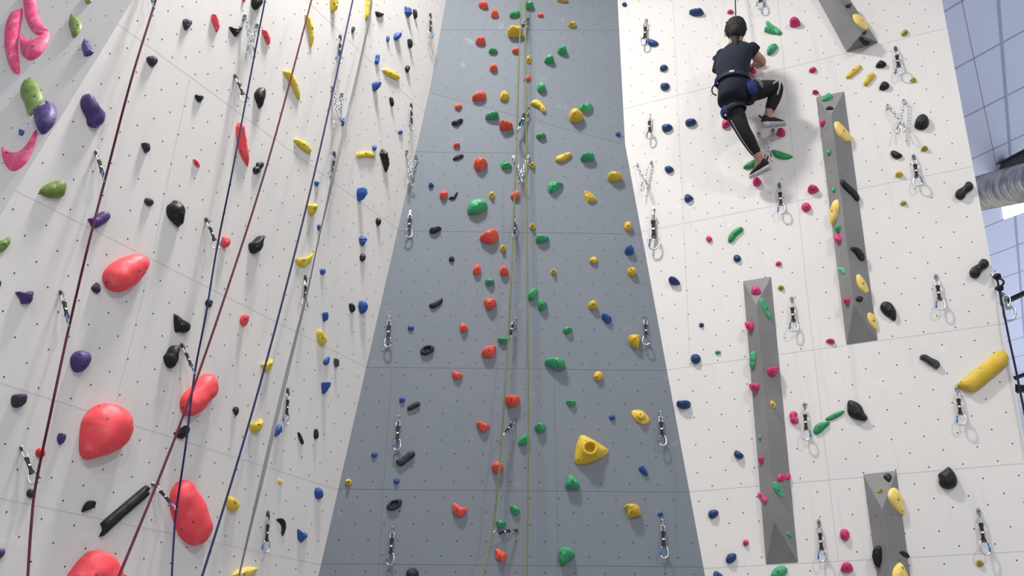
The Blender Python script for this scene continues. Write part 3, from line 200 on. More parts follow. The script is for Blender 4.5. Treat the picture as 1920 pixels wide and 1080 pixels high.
 ('G', -0.0658, 2.5372, 'g', 'wedge', 0.038, 179, 'green half-moon hold on grey wall left of green ropes, second green from bottom', 'green holds on grey wall left of green ropes', '-42,15 -6,20 34,11 34,-11 5,-23 -25,-10', [[-0.0005, -0.0036, 0.0352, -0.1, -0.64, 0.76, 0]]),
 ('G', -0.1657, 2.447, 'o', 'wedge', 0.062, 180, 'orange-red teardrop hold on grey wall left of green ropes, seventh orange-red from bottom', 'orange-red holds on grey wall left of green ropes', '-61,-9 -33,22 28,43 46,51 45,13 29,-39 -1,-46 -52,-35', [[-0.0011, -0.0118, 0.0555, -0.11, -0.49, 0.87, 0]]),
 ('G', 0.4252, 2.6297, 'g', 'wedge', 0.0447, 181, 'green rounded hold on grey wall right of green ropes, eighth green from bottom', 'green holds on grey wall right of green ropes', '-33,1 -18,22 19,23 39,7 23,-15 -4,-26 -27,-12', [[0.0096, 0.0009, 0.0428, 0.41, -0.25, 0.87, 0]]),
 ('G', 0.3211, 2.3555, 'g', 'wedge', 0.0733, 182, 'green wide hold on grey wall right of green ropes, seventh green from bottom', 'green holds on grey wall right of green ropes', '-73,12 -55,34 2,36 63,28 83,1 72,-40 11,-45 -35,-19 -69,-6', [[0.009, -0.0046, 0.071, -0.32, -0.3, 0.9, 0], [0.0241, -0.0409, 0.0329, -0.1, -0.93, 0.36, 1]]),
 ('G', -0.4056, 2.2544, 'o', 'wedge', 0.04, 183, 'orange-red hold on grey wall left of green ropes, sixth orange-red from bottom', 'orange-red holds on grey wall left of green ropes', '-35,21 -27,29 4,22 43,3 40,-7 16,-34 -10,-27 -31,-8', [[0.0096, -0.0013, 0.0382, 0.0, 0.07, 1.0, 0]]),
 ('G', 0.0053, 2.0549, 'o', 'wedge', 0.0721, 184, 'orange-red hold on grey wall left of green ropes, fifth orange-red from bottom', 'orange-red holds on grey wall left of green ropes', '-53,25 -23,32 47,33 59,9 42,-26 7,-41 -33,-27 -48,-5', [[-0.004, -0.0086, 0.0635, -0.06, -0.75, 0.66, 0]]),
 ('G', 0.4386, 2.0461, 'g', 'wedge', 0.036, 185, 'green triangular hold on grey wall right of green ropes, sixth green from bottom', 'green holds on grey wall right of green ropes', '-35,16 -4,21 35,10 25,-12 4,-28 -25,-8', [[-0.0025, -0.0006, 0.0353, -0.4, -0.41, 0.82, 0]]),
 ('G', -0.2053, 1.858, 'o', 'wedge', 0.0478, 186, 'orange-red triangular hold on grey wall left of green ropes, fourth orange-red from bottom', 'orange-red holds on grey wall left of green ropes', '-44,29 -13,34 50,5 50,-6 8,-43 -11,-30 -40,11', [[0.0074, -0.0059, 0.0439, -0.02, -0.5, 0.87, 0]]),
 ('G', 0.2118, 1.8579, 'g', 'wedge', 0.0547, 187, 'green rounded hold on grey wall right of green ropes, fifth green from bottom', 'green holds on grey wall right of green ropes', '-39,12 -12,26 7,33 39,14 31,-25 6,-39 -32,-21', [[-0.0055, -0.0018, 0.0544, -0.17, -0.28, 0.94, 0]]),
 ('G', 0.0929, 1.7619, 'g', 'wedge', 0.0474, 188, 'green rounded hold on grey wall right of green ropes, fourth green from bottom', 'green holds on grey wall right of green ropes', '-39,-13 -19,24 26,38 40,15 21,-26 -29,-38', [[0.0093, -0.004, 0.0446, -0.15, -0.34, 0.93, 0]]),
 ('G', -0.0948, 1.5633, 'o', 'wedge', 0.0585, 189, 'orange-red round hold on grey wall left of green ropes, third orange-red from bottom', 'orange-red holds on grey wall left of green ropes', '-39,11 -27,31 6,39 39,16 42,-11 21,-36 -7,-34 -36,-16', [[0.0024, -0.0061, 0.0555, -0.21, -0.43, 0.88, 0]]),
 ('G', 0.5646, 1.694, 'y', 'crater', 0.0871, 190, 'yellow triangular hold on grey wall right of green ropes, second yellow from bottom', 'yellow holds on grey wall right of green ropes', '-112,-81 -99,20 -67,107 -42,112 27,77 124,12 135,-13 112,-39 11,-90 -88,-106', [[-0.032, 0.0444, 0.0791, -0.42, 0.66, 0.62, 0], [-0.0831, 0.015, 0.0347, -0.76, 0.21, 0.62, 1], [0.1085, -0.0073, 0.0315, 0.67, -0.14, 0.73, 1], [-0.0885, -0.0809, 0.0291, -0.35, -0.58, 0.74, 1]]),
 ('G', 0.4299, 1.4498, 'g', 'wedge', 0.0645, 191, 'green two-lobed hold on grey wall right of green ropes, third green from bottom', 'green holds on grey wall right of green ropes', '-44,-12 -33,43 -4,54 34,25 56,-15 41,-35 -6,-30 -44,-30', [[0.0037, -0.002, 0.0563, -0.13, -0.56, 0.82, 0]]),
 ('G', -0.3534, 1.2601, 'o', 'wedge', 0.0476, 192, 'orange-red hold on grey wall left of green ropes, second orange-red from bottom', 'orange-red holds on grey wall left of green ropes', '-48,5 -46,38 -23,43 16,14 49,10 56,-7 32,-34 4,-48 -39,-22', [[-0.0099, -0.01, 0.0406, -0.32, -0.46, 0.83, 0]]),
 ('G', 0.0337, 1.2631, 'g', 'wedge', 0.0366, 193, 'green shell-shaped hold on grey wall right of green ropes, second green from bottom', 'green holds on grey wall right of green ropes', '-35,27 -2,29 33,1 26,-16 4,-34 -26,-8', [[0.0036, -0.0099, 0.031, -0.12, -0.51, 0.85, 0]]),
 ('G', -0.0668, 1.1653, 'g', 'wedge', 0.0388, 194, 'green triangular hold on grey wall left of green ropes, lowest green one', 'green holds on grey wall left of green ropes', '-32,20 -1,24 36,14 18,-17 -1,-32 -20,-9', [[0.0035, -0.0034, 0.0377, 0.04, -0.42, 0.91, 0]]),
 ('G', -0.0601, 0.96, 'o', 'facet', 0.0379, 195, 'orange-red faceted hold on grey wall left of green ropes, lowest orange-red one', 'orange-red holds on grey wall left of green ropes', '-46,44 -17,42 42,9 37,-20 18,-50 -35,-25', [[-0.0026, -0.003, 0.0378, 0.33, 0.27, 0.91, 0]]),
 ('G', 0.3759, 0.9572, 'g', 'wedge', 0.0738, 196, 'green shell-shaped hold on grey wall right of green ropes, lowest green one', 'green holds on grey wall right of green ropes', '-48,-19 -42,46 5,55 37,39 63,2 27,-19 -7,-52 -35,-52', [[-0.0092, -0.003, 0.0696, 0.34, -0.22, 0.92, 0], [-0.0355, 0.0114, 0.053, -0.81, -0.18, 0.55, 1]]),
 ('G', 0.6324, 4.2446, 'g', 'wedge', 0.0746, 197, 'green two-lobed hold on grey wall right of green ropes, sixth green from top', 'green holds on grey wall right of green ropes', '-58,-5 -43,11 -7,28 40,29 65,5 50,-19 3,-28 -50,-21', [[0.0117, -0.0019, 0.0687, -0.18, -0.44, 0.88, 0]]),
 ('G', 0.8508, 4.0459, 'y', 'wedge', 0.078, 198, 'yellow pointed hold on grey wall right of green ropes, eighth yellow from top', 'yellow holds on grey wall right of green ropes', '-53,10 -33,32 14,33 74,1 46,-20 -1,-36 -47,-21', [[-0.0111, -0.0094, 0.0724, -0.13, -0.33, 0.93, 0]]),
 ('G', 0.6442, 3.8525, 'y', 'facet', 0.0411, 199, 'yellow triangular hold on grey wall right of green ropes, ninth yellow from top', 'yellow holds on grey wall right of green ropes', '-46,69 3,38 58,-21 58,-38 -29,-52 -44,4', [[-0.0047, -0.0073, 0.0406, 0.03, -0.08, 1.0, 0]]),
 ('G', 0.9403, 3.5623, 'y', 'wedge', 0.0477, 200, 'yellow squarish hold on grey wall right of green ropes, tenth yellow from top', 'yellow holds on grey wall right of green ropes', '-27,10 -20,35 25,38 34,0 21,-30 -7,-37 -26,-16', [[-0.0006, -0.0101, 0.0449, -0.06, -0.64, 0.77, 0]]),
 ('G', 0.9392, 3.3387, 'b', 'wedge', 0.0588, 201, 'blue rounded hold on grey wall right of green ropes, second blue from top', 'blue holds on grey wall right of green ropes', '-35,5 -20,30 18,37 40,6 31,-23 -2,-35 -32,-22', [[-0.0043, -0.0086, 0.0526, -0.11, -0.57, 0.81, 0]]),
 ('G', 0.6489, 3.2467, 'y', 'dome', 0.0349, 202, 'yellow oval hold on grey wall right of green ropes, ninth yellow from bottom', 'yellow holds on grey wall right of green ropes', '-33,1 -12,27 21,29 33,7 24,-19 -3,-29 -30,-16', [[-0.0138, -0.0097, 0.0308, -0.28, -0.35, 0.89, 0]]),
 ('G', 0.9463, 3.1438, 'y', 'wedge', 0.0542, 203, 'yellow rounded hold on grey wall right of green ropes, seventh yellow from bottom', 'yellow holds on grey wall right of green ropes', '-30,16 -21,31 27,26 38,-3 24,-27 -9,-35 -29,-8', [[-0.0061, 0.0034, 0.049, -0.42, -0.18, 0.89, 0]]),
 ('G', 0.626, 2.8427, 'y', 'wedge', 0.0557, 204, 'yellow rounded hold on grey wall right of green ropes, sixth yellow from bottom', 'yellow holds on grey wall right of green ropes', '-33,-3 -22,25 15,35 36,12 35,-21 -3,-31 -28,-17', [[0.0053, -0.0072, 0.0492, 0.11, -0.58, 0.81, 0]]),
 ('G', 0.7306, 2.7339, 'b', 'wedge', 0.0455, 205, 'blue rounded hold on grey wall right of green ropes, third blue from top', 'blue holds on grey wall right of green ropes', '-36,31 -10,36 34,10 38,-10 17,-42 -8,-29 -35,4', [[0.0036, -0.0006, 0.0433, 0.08, -0.17, 0.98, 0]]),
 ('G', 0.9322, 2.5424, 'y', 'wedge', 0.0681, 206, 'yellow rounded hold on grey wall right of green ropes, fifth yellow from bottom', 'yellow holds on grey wall right of green ropes', '-46,33 -14,46 42,44 45,11 31,-51 15,-55 -29,-28 -43,0', [[0.0018, 0.003, 0.0671, 0.18, -0.0, 0.98, 0]]),
 ('G', 0.6473, 2.2596, 'y', 'dome', 0.0394, 207, 'yellow disc-shaped hold on grey wall right of green ropes, fourth yellow from bottom', 'yellow holds on grey wall right of green ropes', '35,0 27,-22 9,-36 -12,-36 -29,-23 -35,0 -28,22 -9,36 12,36 29,23', [[-0.0133, -0.0186, 0.0324, -0.36, -0.4, 0.84, 0]]),
 ('G', 0.7363, 1.9418, 'b', 'dome', 0.0236, 208, 'blue round hold on grey wall right of green ropes, fourth blue from top', 'blue holds on grey wall right of green ropes', '22,0 17,-12 6,-20 -8,-20 -19,-13 -22,0 -17,12 -6,20 8,20 19,13', [[-0.0005, 0.0033, 0.0233, 0.1, 0.08, 0.99, 0]]),
 ('G', 0.9443, 1.9445, 'y', 'hat', 0.0439, 209, 'yellow hat-shaped hold on grey wall right of green ropes, third yellow from bottom', 'yellow holds on grey wall right of green ropes', '-64,38 -41,57 18,49 64,-8 64,-34 31,-55 -18,-45 -55,-4', [[-0.0064, 0.0088, 0.0424, -0.05, 0.05, 1.0, 0]]),
 ('G', 0.9419, 1.5432, 'b', 'wedge', 0.0291, 210, 'blue teardrop hold on grey wall right of green ropes, second blue from bottom', 'blue holds on grey wall right of green ropes', '-36,21 -5,37 22,3 27,-25 10,-30 -18,-6', [[-0.0077, 0.0033, 0.0245, -0.5, -0.25, 0.83, 0]]),
 ('G', 0.8399, 1.2621, 'y', 'wedge', 0.0668, 211, 'yellow hooked hold on grey wall right of green ropes, lowest yellow one', 'yellow holds on grey wall right of green ropes', '-51,34 -18,46 28,43 59,13 58,-27 10,-36 -19,-49 -32,-27 -35,3', [[-0.0081, -0.015, 0.0527, 0.34, -0.68, 0.65, 0]]),
 ('G', 1.0372, 1.2465, 'b', 'dome', 0.0187, 212, 'blue round hold on grey wall right of green ropes, lowest blue one', 'blue holds on grey wall right of green ropes', '19,0 15,-9 5,-15 -7,-15 -16,-10 -19,0 -15,9 -5,15 7,15 16,10', [[-0.0028, 0.0036, 0.0185, -0.12, 0.24, 0.96, 0]]),
 ('R', -0.2428, 5.1053, 'B', 'dome', 0.0266, 213, 'blue rounded hold on right white wall beside grey wall, topmost blue one', 'blue holds on right white wall beside grey wall', '-23,6 -9,21 12,20 24,-7 11,-26 -14,-14', []),
 ('R', 0.4004, 4.7582, 'B', 'wedge', 0.065, 214, 'blue half-moon hold on right white wall beside grey wall, second blue from top', 'blue holds on right white wall beside grey wall', '-68,30 -36,30 43,7 64,-10 46,-32 -4,-24 -46,-1', [[0.0019, -0.0153, 0.0487, -0.29, -0.75, 0.6, 0]]),
 ('R', -0.023, 4.5706, 'B', 'dome', 0.0365, 215, 'blue teardrop hold on right white wall beside grey wall, third blue from top', 'blue holds on right white wall beside grey wall', '-55,44 -17,47 38,8 61,-31 28,-47 -16,-28 -39,7', [[0.0034, -0.012, 0.0341, -0.18, -0.26, 0.95, 0]]),
 ('R', 0.0614, 4.2562, 'B', 'dome', 0.0407, 216, 'blue oval hold on right white wall beside grey wall, fourth blue from top', 'blue holds on right white wall beside grey wall', '-32,8 -11,30 29,19 35,-8 8,-30 -29,-18', [[0.0066, -0.0176, 0.0338, 0.17, -0.48, 0.86, 0]]),
 ('R', 0.056, 4.0548, 'B', 'dome', 0.0459, 217, 'blue oval hold on right white wall beside grey wall, fifth blue from top', 'blue holds on right white wall beside grey wall', '-39,8 -21,34 31,22 41,-5 14,-36 -26,-24', [[0.0021, -0.023, 0.0365, -0.2, -0.55, 0.81, 0]]),
 ('R', 0.04, 3.6246, 'B', 'dome', 0.0486, 218, 'blue oval hold on right white wall beside grey wall, seventh blue from top', 'blue holds on right white wall beside grey wall', '-44,16 -16,34 30,23 48,-10 14,-34 -32,-29', [[0.0054, -0.0222, 0.039, 0.12, -0.67, 0.74, 0]]),
 ('R', 0.2393, 3.623, 'B', 'dome', 0.048, 219, 'blue oval hold on right white wall beside grey wall, sixth blue from top', 'blue holds on right white wall beside grey wall', '-42,12 -19,31 31,24 51,-9 14,-34 -36,-23', [[0.0036, -0.0213, 0.04, -0.14, -0.76, 0.63, 0]]),
 ('R', 0.5366, 4.2189, 'B', 'dome', 0.0473, 220, 'blue half-moon hold on right white wall amid the volumes', None, '-53,-4 -32,18 3,30 46,21 40,-34 -4,-31', [[0.0031, -0.0189, 0.0386, -0.06, -0.77, 0.64, 0]]),
 ('R', 0.5278, 3.5297, 'm', 'dome', 0.0431, 221, 'magenta pink round hold on right white wall amid the volumes, seventh magenta pink from top', 'magenta pink holds on right white wall amid the volumes', '-34,13 -11,39 27,31 37,-8 14,-37 -31,-38', [[0.0049, -0.0201, 0.0384, 0.34, -0.42, 0.84, 0]]),
 ('R', 0.6872, 4.671, 'm', 'dome', 0.03, 222, 'magenta pink round hold on right white wall amid the volumes, topmost magenta pink one', 'magenta pink holds on right white wall amid the volumes', '-24,10 -8,23 20,13 26,-12 5,-23 -19,-11', [[0.0074, -0.0138, 0.0233, 0.15, -0.63, 0.76, 0]]),
 ('R', 0.0244, 3.2129, 'B', 'dome', 0.04, 223, 'blue rounded hold on right white wall beside grey wall, eighth blue from top', 'blue holds on right white wall beside grey wall', '-38,14 -11,33 20,20 37,-10 12,-32 -21,-25', [[0.0055, -0.0209, 0.0326, -0.07, -0.7, 0.71, 0]]),
 ('R', 0.1498, 2.9009, 'B', 'dome', 0.0395, 224, 'blue rounded hold on right white wall beside grey wall, ninth blue from top', 'blue holds on right white wall beside grey wall', '-26,10 -15,36 15,35 46,-7 14,-29 -8,-31 -26,-13', [[0.0059, -0.0131, 0.0362, 0.17, -0.3, 0.94, 0]]),
 ('R', -0.0224, 2.1884, 'B', 'wedge', 0.0544, 225, 'blue rounded hold on right white wall beside grey wall, eighth blue from bottom', 'blue holds on right white wall beside grey wall', '-41,21 -25,34 16,28 45,-13 39,-30 1,-27 -34,-12', [[-0.0032, -0.0053, 0.0456, -0.44, -0.57, 0.69, 0]]),
 ('R', 0.2815, 2.5013, 'm', 'dome', 0.0268, 226, 'magenta pink round hold on right white wall beside grey wall, topmost magenta pink one', 'magenta pink holds on right white wall beside grey wall', '-23,13 -3,30 21,10 21,-13 2,-26 -17,-13', []),
 ('R', 0.4745, 2.2929, 'B', 'dome', 0.032, 227, 'blue round hold on right white wall beside grey wall, tenth blue from top', 'blue holds on right white wall beside grey wall', '28,-6 21,-22 6,-30 -12,-26 -25,-13 -28,6 -21,22 -6,30 12,26 25,12', [[0.0042, -0.0066, 0.0311, 0.05, 0.2, 0.98, 0]]),
 ('R', 0.1512, 1.7949, 'B', 'facet', 0.0212, 228, 'blue square hold on right white wall beside grey wall, seventh blue from bottom', 'blue holds on right white wall beside grey wall', '-16,15 3,20 20,9 17,-17 -6,-19 -18,-8', []),
 ('R', 0.084, 1.5333, 'B', 'dome', 0.0412, 229, 'blue round hold on right white wall beside grey wall, sixth blue from bottom', 'blue holds on right white wall beside grey wall', '37,-6 28,-27 8,-38 -15,-34 -32,-18 -37,5 -28,27 -8,38 15,34 32,18', [[0.0038, -0.0107, 0.0396, -0.29, -0.19, 0.94, 0]]),
 ('R', 0.2495, 1.5602, 'g', 'dome', 0.018, 230, 'green half-moon hold on right white wall beside grey wall', None, '-19,6 -6,17 21,5 20,-5 0,-15 -15,-8', []),
 ('R', -0.0378, 1.1927, 'B', 'wedge', 0.0549, 231, 'blue half-moon hold on right white wall beside grey wall, fifth blue from bottom', 'blue holds on right white wall beside grey wall', '-49,18 -27,31 46,21 50,-7 37,-27 -12,-28 -45,-8', [[0.0011, -0.0022, 0.0527, -0.06, -0.34, 0.94, 0]]),
 ('R', 0.3099, 0.7875, 'B', 'wedge', 0.0402, 232, 'blue rounded hold on right white wall beside grey wall, fourth blue from bottom', 'blue holds on right white wall beside grey wall', '-28,11 -16,31 7,26 36,-4 24,-25 0,-27 -23,-12', [[0.0021, 0.0017, 0.0396, 0.24, 0.11, 0.97, 0]]),
 ('R', 0.0945, 0.4003, 'B', 'dome', 0.0326, 233, 'blue oval hold on right white wall beside grey wall, third blue from bottom', 'blue holds on right white wall beside grey wall', '-33,0 -19,24 19,28 38,13 28,-14 -6,-30 -28,-21', [[0.0069, -0.008, 0.0302, 0.12, -0.26, 0.96, 0]]),
 ('R', 0.1816, 0.1029, 'B', 'dome', 0.0325, 234, 'blue oval hold on right white wall beside grey wall, second blue from bottom', 'blue holds on right white wall beside grey wall', '-30,4 -10,29 30,31 39,8 20,-21 -16,-32 -33,-18', [[0.0069, -0.0016, 0.0317, -0.12, -0.03, 0.99, 0]]),
 ('R', 0.0841, -0.0033, 'B', 'facet', 0.0334, 235, 'blue triangular hold on right white wall beside grey wall, lowest blue one', 'blue holds on right white wall beside grey wall', '-26,29 -7,35 36,3 42,-29 -15,-36 -30,-3', [[0.0029, 0.0041, 0.033, -0.75, -0.0, 0.66, 0]]),
 ('R', 0.2915, 0.1971, 'm', 'dome', 0.0214, 236, 'magenta pink round hold on right white wall beside grey wall, lowest magenta pink one', 'magenta pink holds on right white wall beside grey wall', '19,-1 14,-14 3,-21 -8,-20 -17,-12 -19,1 -14,14 -3,21 8,20 17,12', [[-0.0017, -0.0026, 0.0203, -0.07, -0.0, 1.0, 0]]),
 ('R', 0.479, -0.0038, 'g', 'dome', 0.0395, 237, 'green oval hold on right white wall amid the volumes, lowest green one', 'green holds on right white wall amid the volumes', '-48,0 -16,33 27,44 56,25 50,0 17,-33 -34,-44 -53,-26', [[-0.0011, 0.0021, 0.0391, -0.12, -0.06, 0.99, 0]]),
 ('R', 0.9176, 0.2087, 'm', 'dome', 0.0347, 238, 'magenta pink rounded hold on right white wall amid the volumes, second magenta pink from bottom', 'magenta pink holds on right white wall amid the volumes', '-30,-1 -16,32 9,36 28,16 25,-18 5,-38 -22,-27', [[-0.0084, -0.0115, 0.0327, -0.22, -0.43, 0.88, 0]]),
 ('R', 0.8964, 0.0053, 'm', 'wedge', 0.0492, 239, 'magenta pink dome-shaped hold on right white wall amid the volumes, lowest magenta pink one', 'magenta pink holds on right white wall amid the volumes', '-35,2 -15,30 18,34 37,7 31,-21 -1,-29 -35,-22', [[0.0034, -0.009, 0.0402, 0.11, -0.58, 0.8, 0]]),
 ('R', 1.0147, 4.3774, 'g', 'dome', 0.0255, 240, 'green long hold on right white wall amid the volumes, topmost green one', 'green holds on right white wall amid the volumes', '-51,87 -33,88 0,32 43,-27 62,-76 46,-95 9,-72 -26,12 -50,50', [[0.0047, -0.0196, 0.0224, -0.27, -0.26, 0.93, 0]]),
 ('R', 0.9803, 4.349, 'g', 'wedge', 0.0378, 241, 'green short hold on right white wall amid the volumes, second green from top', 'green holds on right white wall amid the volumes', '-41,26 -16,36 15,16 43,-24 35,-40 -1,-23 -36,9', [[0.0051, -0.0001, 0.0358, -0.05, -0.1, 0.99, 0]]),
 ('R', 0.9734, 4.1578, 'g', 'dome', 0.0423, 242, 'green oval hold on right white wall amid the volumes, third green from top', 'green holds on right white wall amid the volumes', '-43,-24 -29,23 2,46 44,38 45,4 13,-37 -33,-50', [[-0.0069, -0.0204, 0.0389, 0.12, -0.26, 0.96, 0]]),
 ('R', 1.1887, 4.3591, 'm', 'wedge', 0.071, 243, 'magenta pink rounded hold on right white wall amid the volumes, second magenta pink from top', 'magenta pink holds on right white wall amid the volumes', '-41,16 -18,37 24,31 43,0 36,-31 -7,-34 -37,-19', [[-0.0029, -0.0161, 0.0557, 0.01, -0.8, 0.6, 0]]),
 ('R', 1.255, 3.8488, 'm', 'dome', 0.0319, 244, 'magenta pink oval hold on right white wall amid the volumes, fifth magenta pink from top', 'magenta pink holds on right white wall amid the volumes', '-27,6 -11,22 21,20 30,-7 9,-25 -22,-15', [[-0.0001, -0.0155, 0.0261, -0.19, -0.49, 0.85, 0]]),
 ('R', 1.2436, 3.6251, 'm', 'wedge', 0.033, 245, 'magenta pink hold on right white wall amid the volumes, sixth magenta pink from top', 'magenta pink holds on right white wall amid the volumes', '-21,7 -7,14 14,7 27,-10 5,-14 -18,-5', [[0.0046, 0.0012, 0.0315, 0.09, -0.55, 0.83, 0]]),
 ('R', 1.5521, 3.7366, 'y', 'dome', 0.0254, 246, 'yellow long hold on the outermost right white wall, topmost yellow one', 'yellow holds on the outermost right white wall', '-66,-38 -51,-11 -4,25 42,49 66,43 50,8 9,-24 -47,-53', [[-0.0, 0.0042, 0.0244, -0.05, 0.03, 1.0, 0]]),
 ('R', 1.6451, 3.6309, 'y', 'dome', 0.0296, 247, 'yellow peanut-shaped hold on the outermost right white wall, second yellow from top', 'yellow holds on the outermost right white wall', '-41,-13 -17,11 -2,44 35,51 51,33 36,0 6,-28 -24,-56 -44,-43', [[0.0064, 0.013, 0.029, -0.34, 0.03, 0.94, 0]]),
 ('R', 1.7516, 3.7383, 'k', 'dome', 0.0393, 248, 'black pointed hold on the outermost right white wall, topmost black one', 'black holds on the outermost right white wall', '-39,-6 -20,25 12,34 40,-3 21,-27 -14,-23', [[0.0027, -0.012, 0.0356, 0.01, -0.63, 0.77, 0]]),
 ('R', 1.7409, 3.5342, 'k', 'dome', 0.0417, 249, 'black pointed hold on the outermost right white wall, second black from top', 'black holds on the outermost right white wall', '-39,-14 -20,26 6,37 36,8 27,-23 -11,-34', [[0.0016, -0.0174, 0.0368, 0.21, -0.45, 0.87, 0]]),
 ('R', 1.9689, 3.983, 'q', 'dome', 0.0262, 250, 'olive yellow rounded hold on the outermost right white wall, topmost olive yellow one', 'olive yellow holds on the outermost right white wall', '-25,-9 -12,20 15,29 27,4 10,-21 -15,-23', [[0.0055, -0.0093, 0.0227, 0.19, -0.48, 0.86, 0]]),
 ('R', 1.9478, 3.5278, 'q', 'dome', 0.0206, 251, 'olive yellow round hold on the outermost right white wall, second olive yellow from top', 'olive yellow holds on the outermost right white wall', '18,-6 12,-18 1,-24 -10,-20 -17,-9 -18,6 -12,18 -1,24 10,20 17,9', [[-0.0002, -0.001, 0.0198, -0.15, -0.13, 0.98, 0]]),
 ('R', 1.9295, 3.1322, 'k', 'dome', 0.0578, 252, 'black round hold on the outermost right white wall, third black from top', 'black holds on the outermost right white wall', '-51,-5 -28,44 9,67 43,49 52,10 41,-31 13,-56 -27,-50 -51,-27', [[-0.0128, -0.0308, 0.0481, -0.39, -0.56, 0.73, 0]]),
 ('R', 1.9052, 2.9062, 'q', 'wedge', 0.0341, 253, 'olive yellow rounded hold on the outermost right white wall, third olive yellow from top', 'olive yellow holds on the outermost right white wall', '-24,1 -5,18 17,12 24,-3 7,-17 -19,-10', []),
 ('R', 1.7114, 2.9052, 'k', 'dome', 0.0315, 254, 'black eye-shaped hold on the outermost right white wall, fourth black from top', 'black holds on the outermost right white wall', '-32,35 -2,38 40,-10 28,-28 -5,-31 -28,-5', [[-0.0036, -0.0065, 0.0313, -0.12, -0.02, 0.99, 0]]),
 ('R', 1.7015, 2.7362, 'y', 'wedge', 0.0369, 255, 'yellow rounded hold on the outermost right white wall, third yellow from top', 'yellow holds on the outermost right white wall', '-26,4 -7,19 21,14 24,-8 10,-19 -22,-11', []),
 ('R', 1.6867, 2.4962, 'q', 'facet', 0.024, 256, 'olive yellow faceted hold on the outermost right white wall, second olive yellow from bottom', 'olive yellow holds on the outermost right white wall', '-26,-2 -4,24 23,9 19,-12 -12,-19', []),
 ('R', 2.0854, 2.4993, 'k', 'bar', 0.0432, 257, 'black bone-shaped hold on the outermost right white wall, fifth black from top', 'black holds on the outermost right white wall', '-63,-19 -49,8 -5,28 24,60 50,56 64,27 54,4 18,-13 -7,-48 -31,-59 -55,-46', [[-0.0044, 0.0022, 0.0414, 0.11, 0.08, 0.99, 0]]),
 ('R', 2.0507, 1.8929, 'k', 'bar', 0.0437, 258, 'black bone-shaped hold on the outermost right white wall, third black from bottom', 'black holds on the outermost right white wall', '-63,-15 -43,10 -6,27 21,58 46,57 66,32 56,5 19,-12 -6,-50 -30,-64 -60,-49', [[-0.0064, -0.005, 0.0435, 0.25, -0.1, 0.96, 0]]),
 ('R', 1.4446, 1.6875, 'k', 'dome', 0.0467, 259, 'black teardrop hold on the outermost right white wall, second black from bottom', 'black holds on the outermost right white wall', '-52,34 -31,65 0,67 28,46 44,-8 37,-58 21,-81 -7,-51 -40,-14', [[-0.002, -0.0073, 0.0471, -0.14, -0.08, 0.99, 0]]),
 ('R', 1.6316, 1.2845, 'e', 'bar', 0.0321, 260, 'charcoal bar-shaped hold on the outermost right white wall', None, '-63,30 -48,51 -18,49 7,24 43,-4 53,-28 39,-49 21,-52 -4,-29 -31,7', [[-0.0116, 0.0113, 0.0313, 0.03, -0.02, 1.0, 0]]),
 ('R', 1.9296, 1.1685, 'y', 'dome', 0.0598, 261, 'yellow slab-shaped hold on the outermost right white wall, lowest yellow one', 'yellow holds on the outermost right white wall', '-179,-60 -105,-9 -12,54 83,121 121,131 145,116 158,81 146,40 104,4 21,-54 -72,-116 -97,-122 -142,-107 -172,-79', [[-0.0249, 0.0156, 0.0506, -0.36, 0.38, 0.85, 0], [-0.1506, -0.062, 0.0478, -0.21, 0.25, 0.95, 1]]),
 ('R', 1.1282, 1.0015, 'k', 'dome', 0.0547, 262, 'black diamond-shaped hold on right white wall amid the volumes', None, '-57,61 -42,86 6,63 31,31 40,-18 55,-43 45,-66 23,-68 -37,-42 -65,-5', [[-0.0209, -0.0196, 0.0497, -0.21, -0.22, 0.95, 0]]),
 ('R', 0.9869, 0.9931, 'h', 'dome', 0.014, 263, 'deep green hold on right white wall amid the volumes, third deep green from top', 'deep green holds on right white wall amid the volumes', '-75,-21 -23,11 24,24 57,28 48,7 8,-17 -39,-32', [[-0.0079, -0.0043, 0.0131, 0.01, 0.05, 1.0, 0]]),
 ('R', 0.8776, 0.9175, 'h', 'dome', 0.0234, 264, 'deep green leaf-shaped hold on right white wall amid the volumes, lowest deep green one', 'deep green holds on right white wall amid the volumes', '-39,13 -2,36 59,37 61,21 26,-9 -13,-37 -40,-42 -52,-19', [[-0.0083, 0.0056, 0.0231, 0.07, 0.03, 1.0, 0]]),
 ('R', 0.7143, 1.0087, 'm', 'dome', 0.0324, 265, 'magenta pink hold on right white wall amid the volumes, third magenta pink from bottom', 'magenta pink holds on right white wall amid the volumes', '-28,18 -16,40 12,44 26,26 20,2 28,-18 21,-41 -9,-42 -27,-26 -26,-2', [[-0.0, -0.0187, 0.0333, 0.08, 0.23, 0.97, 0]]),
 ('R', 1.0317, 1.5234, 'm', 'wedge', 0.0274, 266, 'magenta pink hold on right white wall amid the volumes, fourth magenta pink from bottom', 'magenta pink holds on right white wall amid the volumes', '-28,7 -2,19 27,8 26,-15 1,-16 -23,-3', [[0.0045, 0.0002, 0.0261, 0.2, -0.24, 0.95, 0]]),
 ('R', 1.5763, 0.5108, 'k', 'dome', 0.0596, 267, 'black shield-shaped hold on the outermost right white wall, lowest black one', 'black holds on the outermost right white wall', '-47,30 -12,49 21,72 37,53 53,17 54,-23 39,-52 -3,-68 -40,-53 -54,-26 -47,0', [[-0.0048, -0.0229, 0.0575, -0.01, -0.3, 0.95, 0]]),
 ('R', 1.6483, -0.0064, 'q', 'dome', 0.0208, 268, 'olive yellow round hold on the outermost right white wall, lowest olive yellow one', 'olive yellow holds on the outermost right white wall', '-16,3 -7,18 11,19 22,1 15,-14 -8,-17 -17,-9', [[-0.0016, 0.0057, 0.0201, -0.22, 0.31, 0.92, 0]]),
